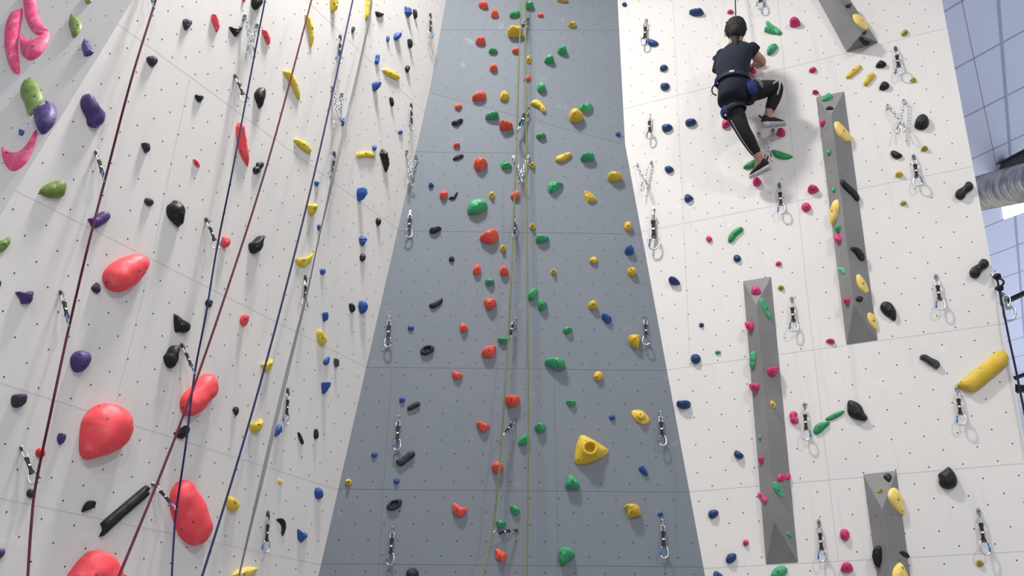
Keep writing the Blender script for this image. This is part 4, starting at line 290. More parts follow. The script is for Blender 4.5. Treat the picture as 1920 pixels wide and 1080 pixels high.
 ('R', 0.4818, 2.4979, 'h', 'dome', 0.0294, 269, 'deep green long hold on right white wall beside grey wall', None, '-59,-41 -45,3 -4,41 45,58 68,43 56,16 16,-10 -25,-54 -52,-57', [[0.0006, -0.0058, 0.0262, 0.44, -0.35, 0.83, 0]]),
 ('R', 0.9082, 3.1235, 'h', 'dome', 0.0234, 270, 'deep green leaf-shaped hold on right white wall amid the volumes, topmost deep green one', 'deep green holds on right white wall amid the volumes', '-64,63 -22,46 35,6 88,-37 58,-53 7,-45 -40,-11 -61,31', [[0.0059, -0.0077, 0.0232, -0.0, -0.02, 1.0, 0]]),
 ('R', 0.6848, 3.0917, 'h', 'dome', 0.0306, 271, 'deep green hold on right white wall amid the volumes, second deep green from top', 'deep green holds on right white wall amid the volumes', '-74,-11 -40,18 20,39 73,37 60,-21 12,-33 -51,-29', [[0.0041, -0.0088, 0.0294, -0.04, -0.27, 0.96, 0]]),
 ('R', 0.7, 2.9181, 'm', 'wedge', 0.052, 272, 'magenta pink round hold on right white wall amid the volumes, ninth magenta pink from top', 'magenta pink holds on right white wall amid the volumes', '-33,6 -19,33 12,35 34,4 29,-20 3,-36 -26,-21', [[0.0012, -0.0209, 0.0382, 0.25, -0.57, 0.78, 0]]),
 ('R', 1.0937, 2.7528, 'm', 'wedge', 0.0549, 273, 'magenta pink hold on right white wall amid the volumes, seventh magenta pink from bottom', 'magenta pink holds on right white wall amid the volumes', '-36,2 -19,26 17,30 46,-8 18,-29 -26,-20', [[0.0029, -0.0184, 0.0387, -0.09, -0.91, 0.4, 0]]),
 ('R', 1.0274, 2.6155, 'm', 'dome', 0.0394, 274, 'magenta pink round hold on right white wall amid the volumes, sixth magenta pink from bottom', 'magenta pink holds on right white wall amid the volumes', '34,-8 24,-28 5,-38 -16,-33 -31,-15 -34,8 -24,28 -5,38 16,33 31,15', [[0.0013, -0.0164, 0.0379, -0.1, -0.41, 0.91, 0]]),
 ('R', 0.7666, 2.1889, 'm', 'dome', 0.0226, 275, 'magenta pink oval hold on right white wall amid the volumes, fifth magenta pink from bottom', 'magenta pink holds on right white wall amid the volumes', '-20,4 -3,21 19,11 21,-8 1,-18 -17,-10', []),
 ('R', 0.94, 3.32, 'm', 'wedge', 0.0535, 276, 'magenta pink squarish hold on right white wall amid the volumes, eighth magenta pink from top', 'magenta pink holds on right white wall amid the volumes', '-32,23 -15,32 21,22 31,1 22,-30 3,-34 -31,-15', [[-0.0016, -0.0121, 0.046, -0.3, -0.69, 0.66, 0]]),
 ('R', 0.851, 4.0449, 'm', 'wedge', 0.068, 277, 'magenta pink rounded hold on right white wall amid the volumes, third magenta pink from top', 'magenta pink holds on right white wall amid the volumes', '-44,17 -25,38 17,28 46,-4 34,-31 10,-34 -37,-14', [[0.0046, -0.0187, 0.0494, -0.14, -0.79, 0.6, 0]]),
 ('R', 0.7776, 3.9872, 'm', 'wedge', 0.0675, 278, 'magenta pink triangular hold on right white wall amid the volumes, fourth magenta pink from top', 'magenta pink holds on right white wall amid the volumes', '-50,-19 -33,35 11,59 44,-11 37,-25 -9,-40', [[0.0043, -0.015, 0.0521, 0.21, -0.48, 0.85, 0]]),
 ('R', 0.7592, 1.9926, 'q', 'dome', 0.0228, 279, 'olive yellow round hold on right white wall amid the volumes', None, '21,-4 16,-15 4,-20 -9,-18 -19,-8 -21,4 -16,15 -4,20 9,18 19,8', [[0.0001, -0.0046, 0.0215, -0.1, -0.14, 0.99, 0]]),
 ('V1R', 0.0195, -0.7511, 'k', 'dome', 0.028, 280, 'black oval hold on the topmost grey volume', 'black holds on the topmost grey volume', '-43,-24 -11,13 40,41 41,21 3,-19 -31,-31', [[-0.0232, -0.026, 0.0185, 0.11, -0.93, 0.36, 0]]),
 ('V1R', 0.0894, -0.9196, 'c', 'dome', 0.028, 281, 'pale yellow leaf-shaped hold on the topmost grey volume', None, '-73,47 -17,98 45,92 77,26 66,-41 23,-86 -36,-92 -85,-45', [[-0.0209, -0.0122, 0.0274, -0.0, -0.01, 1.0, 0]]),
 ('V1R', 0.0557, -1.0734, 'k', 'dome', 0.028, 282, 'black round hold on the topmost grey volume', 'black holds on the topmost grey volume', '-34,-18 5,22 35,30 17,0 -22,-34', []),
 ('V1B', 0.0221, 0.1518, 'k', 'wedge', 0.0227, 283, 'black two-horned hold on the topmost grey volume', 'black holds on the topmost grey volume', '-55,-6 -55,19 -2,11 37,21 54,-4 33,-20 -11,-20', [[0.0063, 0.0009, 0.0219, -0.07, -0.12, 0.99, 0]]),
 ('V2T', 0.0827, -0.0612, 'g', 'wedge', 0.0314, 284, 'green curved hold on the long upper grey volume, topmost green one', 'green holds on the long upper grey volume', '-45,-23 -22,23 12,52 35,29 31,-17 13,-28 -24,-35', [[0.0039, -0.0198, 0.022, 0.25, -0.59, 0.77, 0]]),
 ('V2T', 0.0809, -0.2099, 'k', 'dome', 0.0202, 285, 'black oval hold on the long upper grey volume, topmost black one', 'black holds on the long upper grey volume', '-29,9 -3,24 22,2 21,-20 -12,-15', []),
 ('V2L', 0.0302, -0.2797, 'm', 'dome', 0.0246, 286, 'magenta pink pointed hold on the long upper grey volume', 'magenta pink holds on the long upper grey volume', '-22,14 0,30 27,13 26,-15 -8,-32 -23,-10', []),
 ('V2R', -0.0867, -0.4081, 'c', 'dome', 0.0305, 287, 'pale yellow leaf-shaped hold on the long upper grey volume, topmost pale yellow one', 'pale yellow holds on the long upper grey volume', '-65,65 -39,87 7,59 62,6 75,-46 56,-73 5,-76 -39,-39 -62,17', [[-0.0054, -0.0034, 0.03, -0.02, -0.07, 1.0, 0]]),
 ('V2L', 0.0429, -0.5689, 'g', 'dome', 0.0182, 288, 'green round hold on the long upper grey volume, second green from top', 'green holds on the long upper grey volume', '-19,15 0,27 25,5 19,-21 -3,-24 -21,-2', []),
 ('V2L', 0.0341, -0.9023, 'g', 'dome', 0.0157, 289, 'green slim hold on the long upper grey volume, third green from top', 'green holds on the long upper grey volume', '-18,9 -1,23 15,6 12,-16 -8,-22', []),
 ('V2R', -0.102, -0.9225, 'k', 'bar', 0.0248, 290, 'black slim hold on the long upper grey volume, second black from top', 'black holds on the long upper grey volume', '-72,65 -59,78 -12,44 41,10 75,-34 72,-75 55,-85 10,-37 -41,3 -69,31', [[-0.0106, -0.0155, 0.0185, -0.54, -0.75, 0.39, 0]]),
 ('V2L', 0.0106, -1.0801, 'c', 'dome', 0.0337, 291, 'pale yellow leaf-shaped hold on the long upper grey volume, second pale yellow from top', 'pale yellow holds on the long upper grey volume', '-38,19 2,68 39,82 58,46 47,-8 3,-66 -51,-89 -60,-53', [[0.003, -0.0057, 0.0318, 0.02, -0.08, 1.0, 0]]),
 ('V2L', 0.0174, -1.234, 'g', 'wedge', 0.0298, 292, 'green rounded hold on the long upper grey volume, lowest green one', 'green holds on the long upper grey volume', '-22,4 -7,24 22,19 24,0 6,-26 -23,-21', [[0.0103, -0.0103, 0.0192, 0.73, -0.42, 0.54, 0]]),
 ('V2L', -0.0042, -1.3061, 'm', 'wedge', 0.0347, 293, 'magenta pink rounded hold on the long upper grey volume, second magenta pink from top', 'magenta pink holds on the long upper grey volume', '-31,20 -11,43 17,30 36,-12 27,-40 -7,-40 -31,-2', [[0.0235, -0.0127, 0.0294, 0.6, 0.02, 0.8, 0]]),
 ('V2R', -0.1065, -1.4498, 'k', 'dome', 0.0269, 294, 'black kidney-shaped hold on the long upper grey volume, third black from top', 'black holds on the long upper grey volume', '-67,32 -38,52 18,43 50,-5 48,-37 25,-50 -2,-41 -34,6', [[0.0014, 0.008, 0.0272, -0.01, -0.14, 0.99, 0]]),
 ('V2L', -0.0228, -1.5579, 'G', 'facet', 0.0149, 295, 'pale green jagged hold on the long upper grey volume', None, '-40,42 -13,37 34,-2 33,-39 8,-40 -22,1', [[0.0119, -0.0095, 0.0143, 0.03, -0.03, 1.0, 0]]),
 ('V2R', -0.1107, -1.6865, 'c', 'dome', 0.023, 296, 'pale yellow leaf-shaped hold on the long upper grey volume, third pale yellow from top', 'pale yellow holds on the long upper grey volume', '-40,64 -17,75 12,47 35,10 47,-39 34,-62 4,-67 -30,-38 -45,11', [[-0.0075, -0.0018, 0.0226, -0.05, -0.09, 0.99, 0]]),
 ('V2R', -0.1563, -1.8061, 'k', 'dome', 0.0174, 297, 'black oval hold on the long upper grey volume, lowest black one', 'black holds on the long upper grey volume', '-31,-7 -15,15 20,23 34,9 13,-19 -20,-20', [[-0.0098, -0.0072, 0.0165, 0.02, -0.08, 1.0, 0]]),
 ('V2L', -0.0163, -1.8075, 'm', 'wedge', 0.0314, 298, 'magenta pink rounded hold on the long upper grey volume, lowest magenta pink one', 'magenta pink holds on the long upper grey volume', '-21,18 1,27 26,11 23,-13 -5,-35 -23,-8', [[0.0126, -0.0058, 0.0247, 0.41, -0.54, 0.74, 0]]),
 ('V2R', -0.0708, -1.9574, 'c', 'dome', 0.0232, 299, 'pale yellow leaf-shaped hold on the long upper grey volume, lowest pale yellow one', 'pale yellow holds on the long upper grey volume', '-37,48 -16,64 20,47 40,5 32,-61 16,-68 -17,-39 -37,3', [[-0.0049, -0.0039, 0.0229, -0.15, -0.14, 0.98, 0]]),
 ('V3T', 0.0877, -0.1403, 'm', 'wedge', 0.0402, 300, 'magenta pink round hold on the long lower grey volume, topmost magenta pink one', 'magenta pink holds on the long lower grey volume', '-34,8 -21,34 12,35 34,8 33,-24 4,-38 -29,-22', [[0.0045, -0.0176, 0.0337, 0.13, -0.63, 0.77, 0]]),
 ('V3R', -0.0792, -0.2781, 'g', 'dome', 0.0152, 301, 'green leaf-shaped hold on the long lower grey volume, topmost green one', 'green holds on the long lower grey volume', '-45,56 -21,91 -6,69 28,3 41,-61 28,-83 3,-62 -27,-12', [[-0.0023, -0.0068, 0.0144, -0.02, -0.04, 1.0, 0]]),
 ('V3L', 0.0421, -0.3943, 'm', 'wedge', 0.0407, 302, 'magenta pink rounded hold on the long lower grey volume, second magenta pink from top', 'magenta pink holds on the long lower grey volume', '-40,12 -19,40 27,25 35,-9 17,-38 -20,-31', [[0.0099, -0.0135, 0.0332, 0.23, -0.42, 0.88, 0]]),
 ('V3L', 0.0285, -0.6522, 'g', 'dome', 0.0282, 303, 'green leaf-shaped hold on the long lower grey volume, second green from top', 'green holds on the long lower grey volume', '-33,11 -4,53 31,58 36,16 22,-31 -15,-67 -37,-40', [[0.0113, -0.0091, 0.0236, 0.32, -0.16, 0.93, 0]]),
 ('V3R', -0.0838, -0.759, 'm', 'wedge', 0.0392, 304, 'magenta pink rounded hold on the long lower grey volume, third magenta pink from top', 'magenta pink holds on the long lower grey volume', '-44,8 -31,24 40,41 52,13 26,-24 -7,-38 -37,-24', [[-0.0189, -0.0137, 0.0306, -0.36, -0.45, 0.82, 0]]),
 ('V3L', 0.0139, -0.8571, 'm', 'wedge', 0.0369, 305, 'magenta pink rounded hold on the long lower grey volume, fourth magenta pink from top', 'magenta pink holds on the long lower grey volume', '-44,19 -25,38 41,18 43,-16 12,-34 -27,-24', [[0.0218, -0.0026, 0.0307, 0.37, -0.35, 0.86, 0]]),
 ('V3R', -0.1071, -1.0024, 'y', 'dome', 0.0183, 306, 'yellow drop-shaped hold on the long lower grey volume', None, '-18,14 -7,30 21,9 20,-16 1,-28 -16,-10', [[-0.0091, -0.0036, 0.0153, -0.52, -0.22, 0.83, 0]]),
 ('V3L', 0.001, -1.2156, 'g', 'dome', 0.0134, 307, 'green small hold on the long lower grey volume, third green from top', 'green holds on the long lower grey volume', '-16,12 9,15 15,-11 -8,-16', []),
 ('V3L', -0.0074, -1.3736, 'm', 'wedge', 0.023, 308, 'magenta pink pointed hold on the long lower grey volume, fifth magenta pink from top', 'magenta pink holds on the long lower grey volume', '-23,8 5,19 27,18 17,-12 -4,-25 -20,-9', []),
 ('V3R', -0.1014, -1.5063, 'm', 'dome', 0.0219, 309, 'magenta pink ball-shaped hold on the long lower grey volume, second magenta pink from bottom', 'magenta pink holds on the long lower grey volume', '-29,-4 -16,22 14,27 32,15 28,-12 -3,-27 -26,-22', [[-0.0058, -0.0003, 0.0211, -0.04, 0.11, 0.99, 0]]),
 ('V3R', -0.0427, -1.4936, 'm', 'dome', 0.0174, 310, 'magenta pink knob-shaped hold on the long lower grey volume, third magenta pink from bottom', 'magenta pink holds on the long lower grey volume', '-15,14 5,25 20,17 16,-14 -6,-24 -19,-19', []),
 ('V3R', -0.135, -1.5894, 'g', 'dome', 0.017, 311, 'green leaf-shaped hold on the long lower grey volume, second green from bottom', 'green holds on the long lower grey volume', '-37,30 -22,55 14,35 36,-4 38,-44 19,-50 -15,-26 -33,4', [[-0.0051, -0.0064, 0.0164, -0.17, -0.02, 0.99, 0]]),
 ('V3L', -0.0479, -1.6199, 'm', 'dome', 0.017, 312, 'magenta pink two-part hold on the long lower grey volume, lowest magenta pink one', 'magenta pink holds on the long lower grey volume', '-50,23 -36,40 2,34 27,6 51,-21 44,-42 17,-40 -8,-13 -47,12', [[0.0066, 0.0102, 0.0153, 0.33, 0.17, 0.93, 0]]),
 ('V3R', -0.0792, -1.8772, 'g', 'dome', 0.0142, 313, 'green oval hold on the long lower grey volume, lowest green one', 'green holds on the long lower grey volume', '-23,12 -2,20 20,1 13,-16 -7,-16', []),
 ('V4T', 0.1445, -0.0451, 'k', 'dome', 0.0181, 314, 'black shield-shaped hold on the bottom right grey volume', 'black holds on the bottom right grey volume', '-25,8 -8,29 20,24 22,-5 2,-35 -11,-21', [[0.0018, -0.0137, 0.0161, -0.17, -0.29, 0.94, 0], [0.0042, 0.0116, 0.0175, 0.01, 0.11, 0.99, 1]]),
 ('V4T', 0.0832, -0.1406, 'q', 'dome', 0.0126, 315, 'olive yellow rounded hold on the bottom right grey volume', None, '-17,-3 -3,19 17,12 17,-2 0,-13 -14,-14', [[0.0048, 0.0024, 0.0121, 0.07, 0.04, 1.0, 0]]),
 ('V4R', -0.0412, -0.2004, 'c', 'dome', 0.0301, 316, 'pale yellow leaf-shaped hold on the bottom right grey volume, topmost pale yellow one', 'pale yellow holds on the bottom right grey volume', '-64,30 -41,70 -9,86 23,67 44,17 50,-38 40,-77 23,-84 -17,-56 -50,-16', [[-0.0086, 0.0059, 0.0294, 0.09, -0.03, 1.0, 0], [0.017, -0.0618, 0.0201, -0.22, -0.34, 0.91, 1]]),
 ('V4L', 0.0225, -0.5245, 'k', 'dome', 0.0385, 317, 'black oval hold on the bottom right grey volume', 'black holds on the bottom right grey volume', '-29,16 -5,50 26,62 43,42 33,-6 10,-45 -14,-68 -30,-39 -34,-13', [[0.0258, 0.0179, 0.0318, 0.58, -0.09, 0.81, 0]]),
 ('V4R', -0.0394, -0.5237, 'k', 'dome', 0.0094, 318, 'black leaf-shaped hold on the bottom right grey volume', 'black holds on the bottom right grey volume', '-44,8 -21,19 15,13 33,-8 24,-19 -7,-14', [[-0.013, -0.0016, 0.0084, -0.13, -0.24, 0.96, 0]]),
 ('V4R', -0.105, -0.6366, 'c', 'dome', 0.0322, 319, 'pale yellow leaf-shaped hold on the bottom right grey volume, lowest pale yellow one', 'pale yellow holds on the bottom right grey volume', '-53,3 -27,37 14,62 31,41 48,1 54,-40 -8,-59 -58,-46', [[0.0034, 0.0258, 0.0293, 0.01, 0.3, 0.96, 0]]),
]
WALLS = {
 'G': [(-1.5838, 5.9043, 0.0), (1.5402, 5.9365, -0.0), (0.9658, 6.0217, 6.0053), (-0.7479, 6.0123, 6.5512)],
 'U': [(-0.7479, 6.0123, 6.5512), (0.9658, 6.0217, 6.0053), (0.9794, 5.955, 8.3), (-0.5716, 5.9608, 8.3)],
 'L': [(-3.1453, 3.2238, 0.0), (-1.5838, 5.9043, 0.0), (-0.7479, 6.0123, 6.5512), (-0.5716, 5.9608, 8.3), (-1.7173, 3.9939, 8.3)],
 'R': [(1.5402, 5.9365, -0.0), (3.028, 5.3026, -0.0), (3.4499, 4.9023, 8.3), (0.9794, 5.955, 8.3), (0.9658, 6.0217, 6.0053)],
 'K': [(-5.2152, 3.969, 0.0), (-3.1453, 3.2238, 0.0), (-1.7173, 3.9939, 8.3), (-3.7873, 4.7391, 8.3)],
}
# rows of bolt holes: frame, height, start, pitch, count
HOLE_ROWS = [('G', 1.3482, -1.064, 0.2, 12),
 ('G', 1.2501, -1.164, 0.2, 12),
 ('G', 1.1651, -1.064, 0.2, 12),
 ('G', 1.0531, -1.164, 0.2, 13),
 ('G', 0.9551, -1.064, 0.2, 12),
 ('G', 0.8501, -1.164, 0.2, 13),
 ('G', 0.7501, -1.064, 0.2, 12),
 ('G', 1.4602, -0.798, 0.2, 6),
 ('G', 1.4522, -0.966, 0.2, 1),
 ('G', 1.4522, 0.436, 0.2, 4),
 ('G', 1.5612, -0.698, 0.2, 5),
 ('G', 1.5532, -1.066, 0.2, 1),
 ('G', 1.5532, 0.536, 0.2, 4),
 ('G', 1.6592, -0.798, 0.2, 6),
 ('G', 1.6512, -0.966, 0.2, 1),
 ('G', 1.6512, 0.436, 0.2, 4),
 ('G', 1.7582, -0.698, 0.2, 5),
 ('G', 1.7502, -1.066, 0.2, 1),
 ('G', 1.7502, 0.536, 0.2, 4),
 ('G', 1.8572, -0.798, 0.2, 6),
 ('G', 1.8492, -0.966, 0.2, 1),
 ('G', 1.8492, 0.436, 0.2, 4),
 ('G', 1.9572, -0.698, 0.2, 5),
 ('G', 1.9492, -1.066, 0.2, 1),
 ('G', 1.9492, 0.536, 0.2, 4),
 ('G', 2.0562, -0.798, 0.2, 6),
 ('G', 2.0482, -0.966, 0.2, 1),
 ('G', 2.0482, 0.436, 0.2, 4),
 ('G', 2.1552, -0.698, 0.2, 5),
 ('G', 2.1472, -1.066, 0.2, 1),
 ('G', 2.1472, 0.536, 0.2, 4),
 ('G', 2.2563, -0.798, 0.2, 6),
 ('G', 2.2483, -0.966, 0.2, 1),
 ('G', 2.2483, 0.436, 0.2, 4),
 ('G', 2.3563, -0.87, 0.2, 5),
 ('G', 2.3563, 0.334, 0.2, 4),
 ('G', 2.4433, -0.97, 0.2, 6),
 ('G', 2.4433, 0.234, 0.2, 5),
 ('G', 2.5443, -0.87, 0.2, 5),
 ('G', 2.5443, 0.334, 0.2, 4),
 ('G', 2.6443, -0.97, 0.2, 6),
 ('G', 2.6443, 0.234, 0.2, 5),
 ('G', 2.7443, -0.87, 0.2, 5),
 ('G', 2.7443, 0.334, 0.2, 4),
 ('G', 2.8433, -0.97, 0.2, 6),
 ('G', 2.8433, 0.234, 0.2, 5),
 ('G', 2.9443, -0.87, 0.2, 5),
 ('G', 2.9443, 0.334, 0.2, 4),
 ('G', 3.0434, -0.77, 0.2, 5),
 ('G', 3.0434, 0.234, 0.2, 5),
 ('G', 3.1444, -0.87, 0.2, 5),
 ('G', 3.1444, 0.334, 0.2, 4),
 ('G', 3.2434, -0.77, 0.2, 5),
 ('G', 3.2434, 0.234, 0.2, 5),
 ('G', 3.3444, -0.87, 0.2, 5),
 ('G', 3.3444, 0.334, 0.2, 4),
 ('G', 3.4484, -0.77, 0.2, 5),
 ('G', 3.4484, 0.234, 0.2, 4),
 ('G', 3.5624, -0.878, 0.2, 5),
 ('G', 3.5624, 0.338, 0.2, 4),
 ('G', 3.6494, -0.778, 0.2, 5),
 ('G', 3.6494, 0.238, 0.2, 4),
 ('G', 3.7514, -0.678, 0.2, 4),
 ('G', 3.7514, 0.338, 0.2, 4),
 ('G', 3.8544, -0.778, 0.2, 5),
 ('G', 3.8544, 0.238, 0.2, 4),
 ('G', 3.9545, -0.678, 0.2, 4),
 ('G', 3.9545, 0.338, 0.2, 4),
 ('G', 4.0575, -0.778, 0.2, 5),
 ('G', 4.0575, 0.238, 0.2, 4),
 ('G', 4.1615, -0.678, 0.2, 5),
 ('G', 4.1615, 0.338, 0.2, 4),
 ('G', 4.2555, -0.778, 0.2, 5),
 ('G', 4.2555, 0.238, 0.2, 4),
 ('G', 4.3505, -0.678, 0.2, 5),
 ('G', 4.3505, 0.338, 0.2, 3),
 ('G', 4.4505, -0.578, 0.2, 4),
 ('G', 4.4505, 0.238, 0.2, 3),
 ('G', 4.5505, -0.678, 0.2, 5),
 ('G', 4.5505, 0.338, 0.2, 1),
 ('G', 4.6505, -0.578, 0.2, 4),
 ('G', 4.6505, 0.238, 0.2, 1),
 ('G', 4.7505, -0.678, 0.2, 3),
 ('G', 4.8506, -0.578, 0.2, 1),
 ('L', -0.3788, -2.8573, 0.1775, 16),
 ('L', -0.2783, -2.7752, 0.1775, 16),
 ('L', -0.1788, -2.8707, 0.1775, 16),
 ('L', -0.0793, -2.7886, 0.1775, 16),
 ('L', 0.0192, -2.7065, 0.1775, 16),
 ('L', 0.1228, -2.8022, 0.1775, 16),
 ('L', 0.2162, -2.7197, 0.1775, 16),
 ('L', 0.3158, -2.6376, 0.1775, 15),
 ('L', 0.4133, -2.7329, 0.1775, 16),
 ('L', 0.5128, -2.6508, 0.1775, 15),
 ('L', 0.6143, -2.7464, 0.1775, 16),
 ('L', 0.7128, -2.6643, 0.1775, 16),
 ('L', 0.8123, -2.5822, 0.1775, 15),
 ('L', 0.9118, -2.6776, 0.1775, 16),
 ('L', 1.0103, -2.5955, 0.1775, 15),
 ('L', 1.1098, -2.5098, 0.1775, 15),
 ('L', 1.2094, -2.6053, 0.1775, 16),
 ('L', 1.3099, -2.5233, 0.1775, 15),
 ('L', 1.4094, -2.6187, 0.1775, 16),
 ('L', 1.5491, -2.5287, 0.1775, 15),
 ('L', 1.712, -2.5641, 0.1775, 16),
 ('L', 1.8115, -2.4803, 0.1775, 15),
 ('L', 1.912, -2.3965, 0.1775, 15),
 ('L', 2.0125, -2.4902, 0.1775, 15),
 ('L', 2.112, -2.4064, 0.1775, 15),
 ('L', 2.2125, -2.3226, 0.1775, 14),
 ('L', 2.3131, -2.4163, 0.1775, 15),
 ('L', 2.4136, -2.3325, 0.1775, 15),
 ('L', 2.5141, -2.4263, 0.1775, 15),
 ('L', 2.6166, -2.3426, 0.1775, 15),
 ('L', 2.7573, -2.2447, 0.1775, 14),
 ('L', 2.8197, -2.3395, 0.1775, 15),
 ('L', 2.9212, -2.2606, 0.1775, 14),
 ('L', 3.0217, -2.1816, 0.1775, 14),
 ('L', 3.1222, -2.2801, 0.1775, 15),
 ('L', 3.2238, -2.2012, 0.1775, 14),
 ('L', 3.3253, -2.2998, 0.1775, 15),
 ('L', 3.4268, -2.2209, 0.1775, 14),
 ('L', 3.5293, -2.1421, 0.1775, 14),
 ('L', 3.6319, -2.2408, 0.1775, 15),
 ('L', 3.7354, -2.1622, 0.1775, 14),
 ('L', 3.8379, -2.0834, 0.1775, 14),
 ('L', 3.9837, -2.1631, 0.1775, 14),
 ('L', 4.044, -2.0784, 0.1775, 14),
 ('L', 4.1525, -1.9969, 0.1775, 13),
 ('L', 4.2551, -2.0925, 0.1775, 14),
 ('L', 4.3556, -2.0105, 0.1775, 13),
 ('L', 4.4561, -2.106, 0.1775, 14),
 ('L', 4.5566, -2.024, 0.1775, 14),
 ('L', 4.6571, -1.942, 0.1775, 13),
 ('L', 4.7577, -2.0375, 0.1775, 14),
 ('L', 4.8582, -1.9555, 0.1775, 13),
 ('L', 4.9587, -1.8735, 0.1775, 13),
 ('L', 5.0592, -1.969, 0.1775, 13),
 ('R', 4.994, -0.2085, 0.196, 7),
 ('R', 4.994, 1.2128, 0.196, 6),
 ('R', 4.888, -0.1146, 0.196, 7),
 ('R', 4.888, 1.3057, 0.196, 6),
 ('R', 4.78, -0.2169, 0.196, 7),
 ('R', 4.78, 1.2024, 0.196, 6),
 ('R', 4.676, -0.1229, 0.196, 6),
 ('R', 4.676, 1.2953, 0.196, 6),
 ('R', 4.57, -0.2251, 0.196, 7),
 ('R', 4.57, 1.1921, 0.196, 6),
 ('R', 4.466, -0.1312, 0.196, 6),
 ('R', 4.466, 1.285, 0.196, 5),
 ('R', 4.362, -0.2332, 0.196, 7),
 ('R', 4.362, 1.1819, 0.196, 6),
 ('R', 4.26, -0.1392, 0.196, 6),
 ('R', 4.26, 1.2749, 0.196, 5),
 ('R', 4.164, -0.241, 0.196, 7),
 ('R', 4.164, 1.1722, 0.196, 6),
 ('R', 4.058, -0.1472, 0.196, 6),
 ('R', 4.058, 1.265, 0.196, 5),
 ('R', 3.992, -0.2477, 0.196, 7),
 ('R', 3.992, 1.1638, 0.196, 6),
 ('R', 5.1, -0.1063, 0.196, 7),
 ('R', 5.1, 1.316, 0.196, 6),
 ('R', 5.206, -0.2002, 0.196, 7),
 ('R', 5.206, 1.2232, 0.196, 6),
 ('R', 3.848, -0.1554, 0.196, 6),
 ('R', 3.848, 1.2547, 0.196, 5),
 ('R', 3.742, -0.2575, 0.196, 7),
 ('R', 3.742, 1.1515, 0.196, 6),
 ('R', 3.638, -0.1636, 0.196, 6),
 ('R', 3.638, 1.2444, 0.196, 5),
 ('R', 3.534, -0.2657, 0.196, 7),
 ('R', 3.534, 1.1413, 0.196, 6),
 ('R', 3.424, -0.172, 0.196, 6),
 ('R', 3.424, 1.2339, 0.196, 5),
 ('R', 3.32, -0.2741, 0.196, 7),
 ('R', 3.32, 1.1308, 0.196, 6),
 ('R', 3.214, -0.1802, 0.196, 6),
 ('R', 3.214, 1.2236, 0.196, 5),
 ('R', 3.112, -0.0862, 0.196, 6),
 ('R', 3.112, 1.1206, 0.196, 6),
 ('R', 3.012, -0.1882, 0.196, 6),
 ('R', 3.012, 1.2137, 0.196, 5),
 ('R', 2.908, -0.0942, 0.196, 6),
 ('R', 2.908, 1.1106, 0.196, 6),
 ('R', 2.806, -0.1962, 0.196, 6),
 ('R', 2.806, 1.2036, 0.196, 5),
 ('R', 2.738, -0.1009, 0.196, 6),
 ('R', 2.738, 1.1023, 0.196, 6),
 ('R', 2.6, -0.2043, 0.196, 6),
 ('R', 2.6, 1.1935, 0.196, 5),
 ('R', 2.5, -0.1102, 0.196, 6),
 ('R', 2.5, 1.0906, 0.196, 6),
 ('R', 2.4, -0.0162, 0.196, 5),
 ('R', 2.4, 1.1837, 0.196, 5),
 ('R', 2.3, -0.1181, 0.196, 6),
 ('R', 2.3, 1.0808, 0.196, 6),
 ('R', 2.2, -0.024, 0.196, 5),
 ('R', 2.2, 1.1739, 0.196, 5),
 ('R', 2.1, -0.1259, 0.196, 6),
 ('R', 2.1, 1.071, 0.196, 6),
 ('R', 2.0, -0.0318, 0.196, 5),
 ('R', 2.0, 1.1641, 0.196, 5),
 ('R', 1.9, -0.1338, 0.196, 6),
 ('R', 1.9, 1.0612, 0.196, 6),
 ('R', 1.8, -0.0397, 0.196, 5),
 ('R', 1.8, 1.1543, 0.196, 5),
 ('R', 1.7, 0.0544, 0.196, 5),
 ('R', 1.7, 1.0514, 0.196, 6),
 ('R', 1.6, -0.0475, 0.196, 5),
 ('R', 1.6, 1.1445, 0.196, 5),
 ('R', 1.5, 0.0466, 0.196, 5),
 ('R', 1.5, 1.0416, 0.196, 6),
 ('R', 1.392, -0.0557, 0.196, 5),
 ('R', 1.392, 1.1343, 0.196, 5),
 ('R', 1.292, 0.0384, 0.196, 5),
 ('R', 1.292, 1.0314, 0.196, 6),
 ('R', 1.192, -0.0635, 0.196, 5),
 ('R', 1.192, 1.1245, 0.196, 5),
 ('R', 1.092, 0.0306, 0.196, 5),
 ('R', 1.092, 1.0217, 0.196, 6),
 ('R', 0.992, 0.1247, 0.196, 4),
 ('R', 0.992, 1.1148, 0.196, 5),
 ('R', 0.892, 0.0227, 0.196, 5),
 ('R', 0.892, 1.0118, 0.196, 6),
 ('R', 0.792, 0.1168, 0.196, 4),
 ('R', 0.792, 1.105, 0.196, 5),
 ('R', 0.692, 0.0149, 0.196, 5),
 ('R', 0.692, 1.0021, 0.196, 6),
 ('R', 0.592, 0.109, 0.196, 4),
 ('R', 0.592, 1.0952, 0.196, 5),
 ('R', 0.494, 0.0071, 0.196, 5),
 ('R', 0.494, 0.9923, 0.196, 6),
 ('R', 0.394, 0.1012, 0.196, 4),
 ('R', 0.394, 1.0854, 0.196, 5),
 ('R', 0.332, 0.1968, 0.196, 4),
 ('R', 0.332, 0.9844, 0.196, 6),
 ('R', 0.194, 0.0934, 0.196, 4),
 ('R', 0.194, 1.0756, 0.196, 5),
 ('R', 0.1, 0.1877, 0.196, 4),
 ('R', 0.1, 0.973, 0.196, 6),
 ('R', 0.0, 0.0858, 0.196, 4),
 ('R', 0.0, 1.0661, 0.196, 5),
 ('R', -0.1, 0.1798, 0.196, 4),
 ('R', -0.1, 0.9632, 0.196, 6),
 ('U', -0.4748, 1.6962, 0.2058, 1),
 ('U', -0.3706, 1.3875, 0.2058, 2),
 ('U', -0.2664, 0.873, 0.2058, 4),
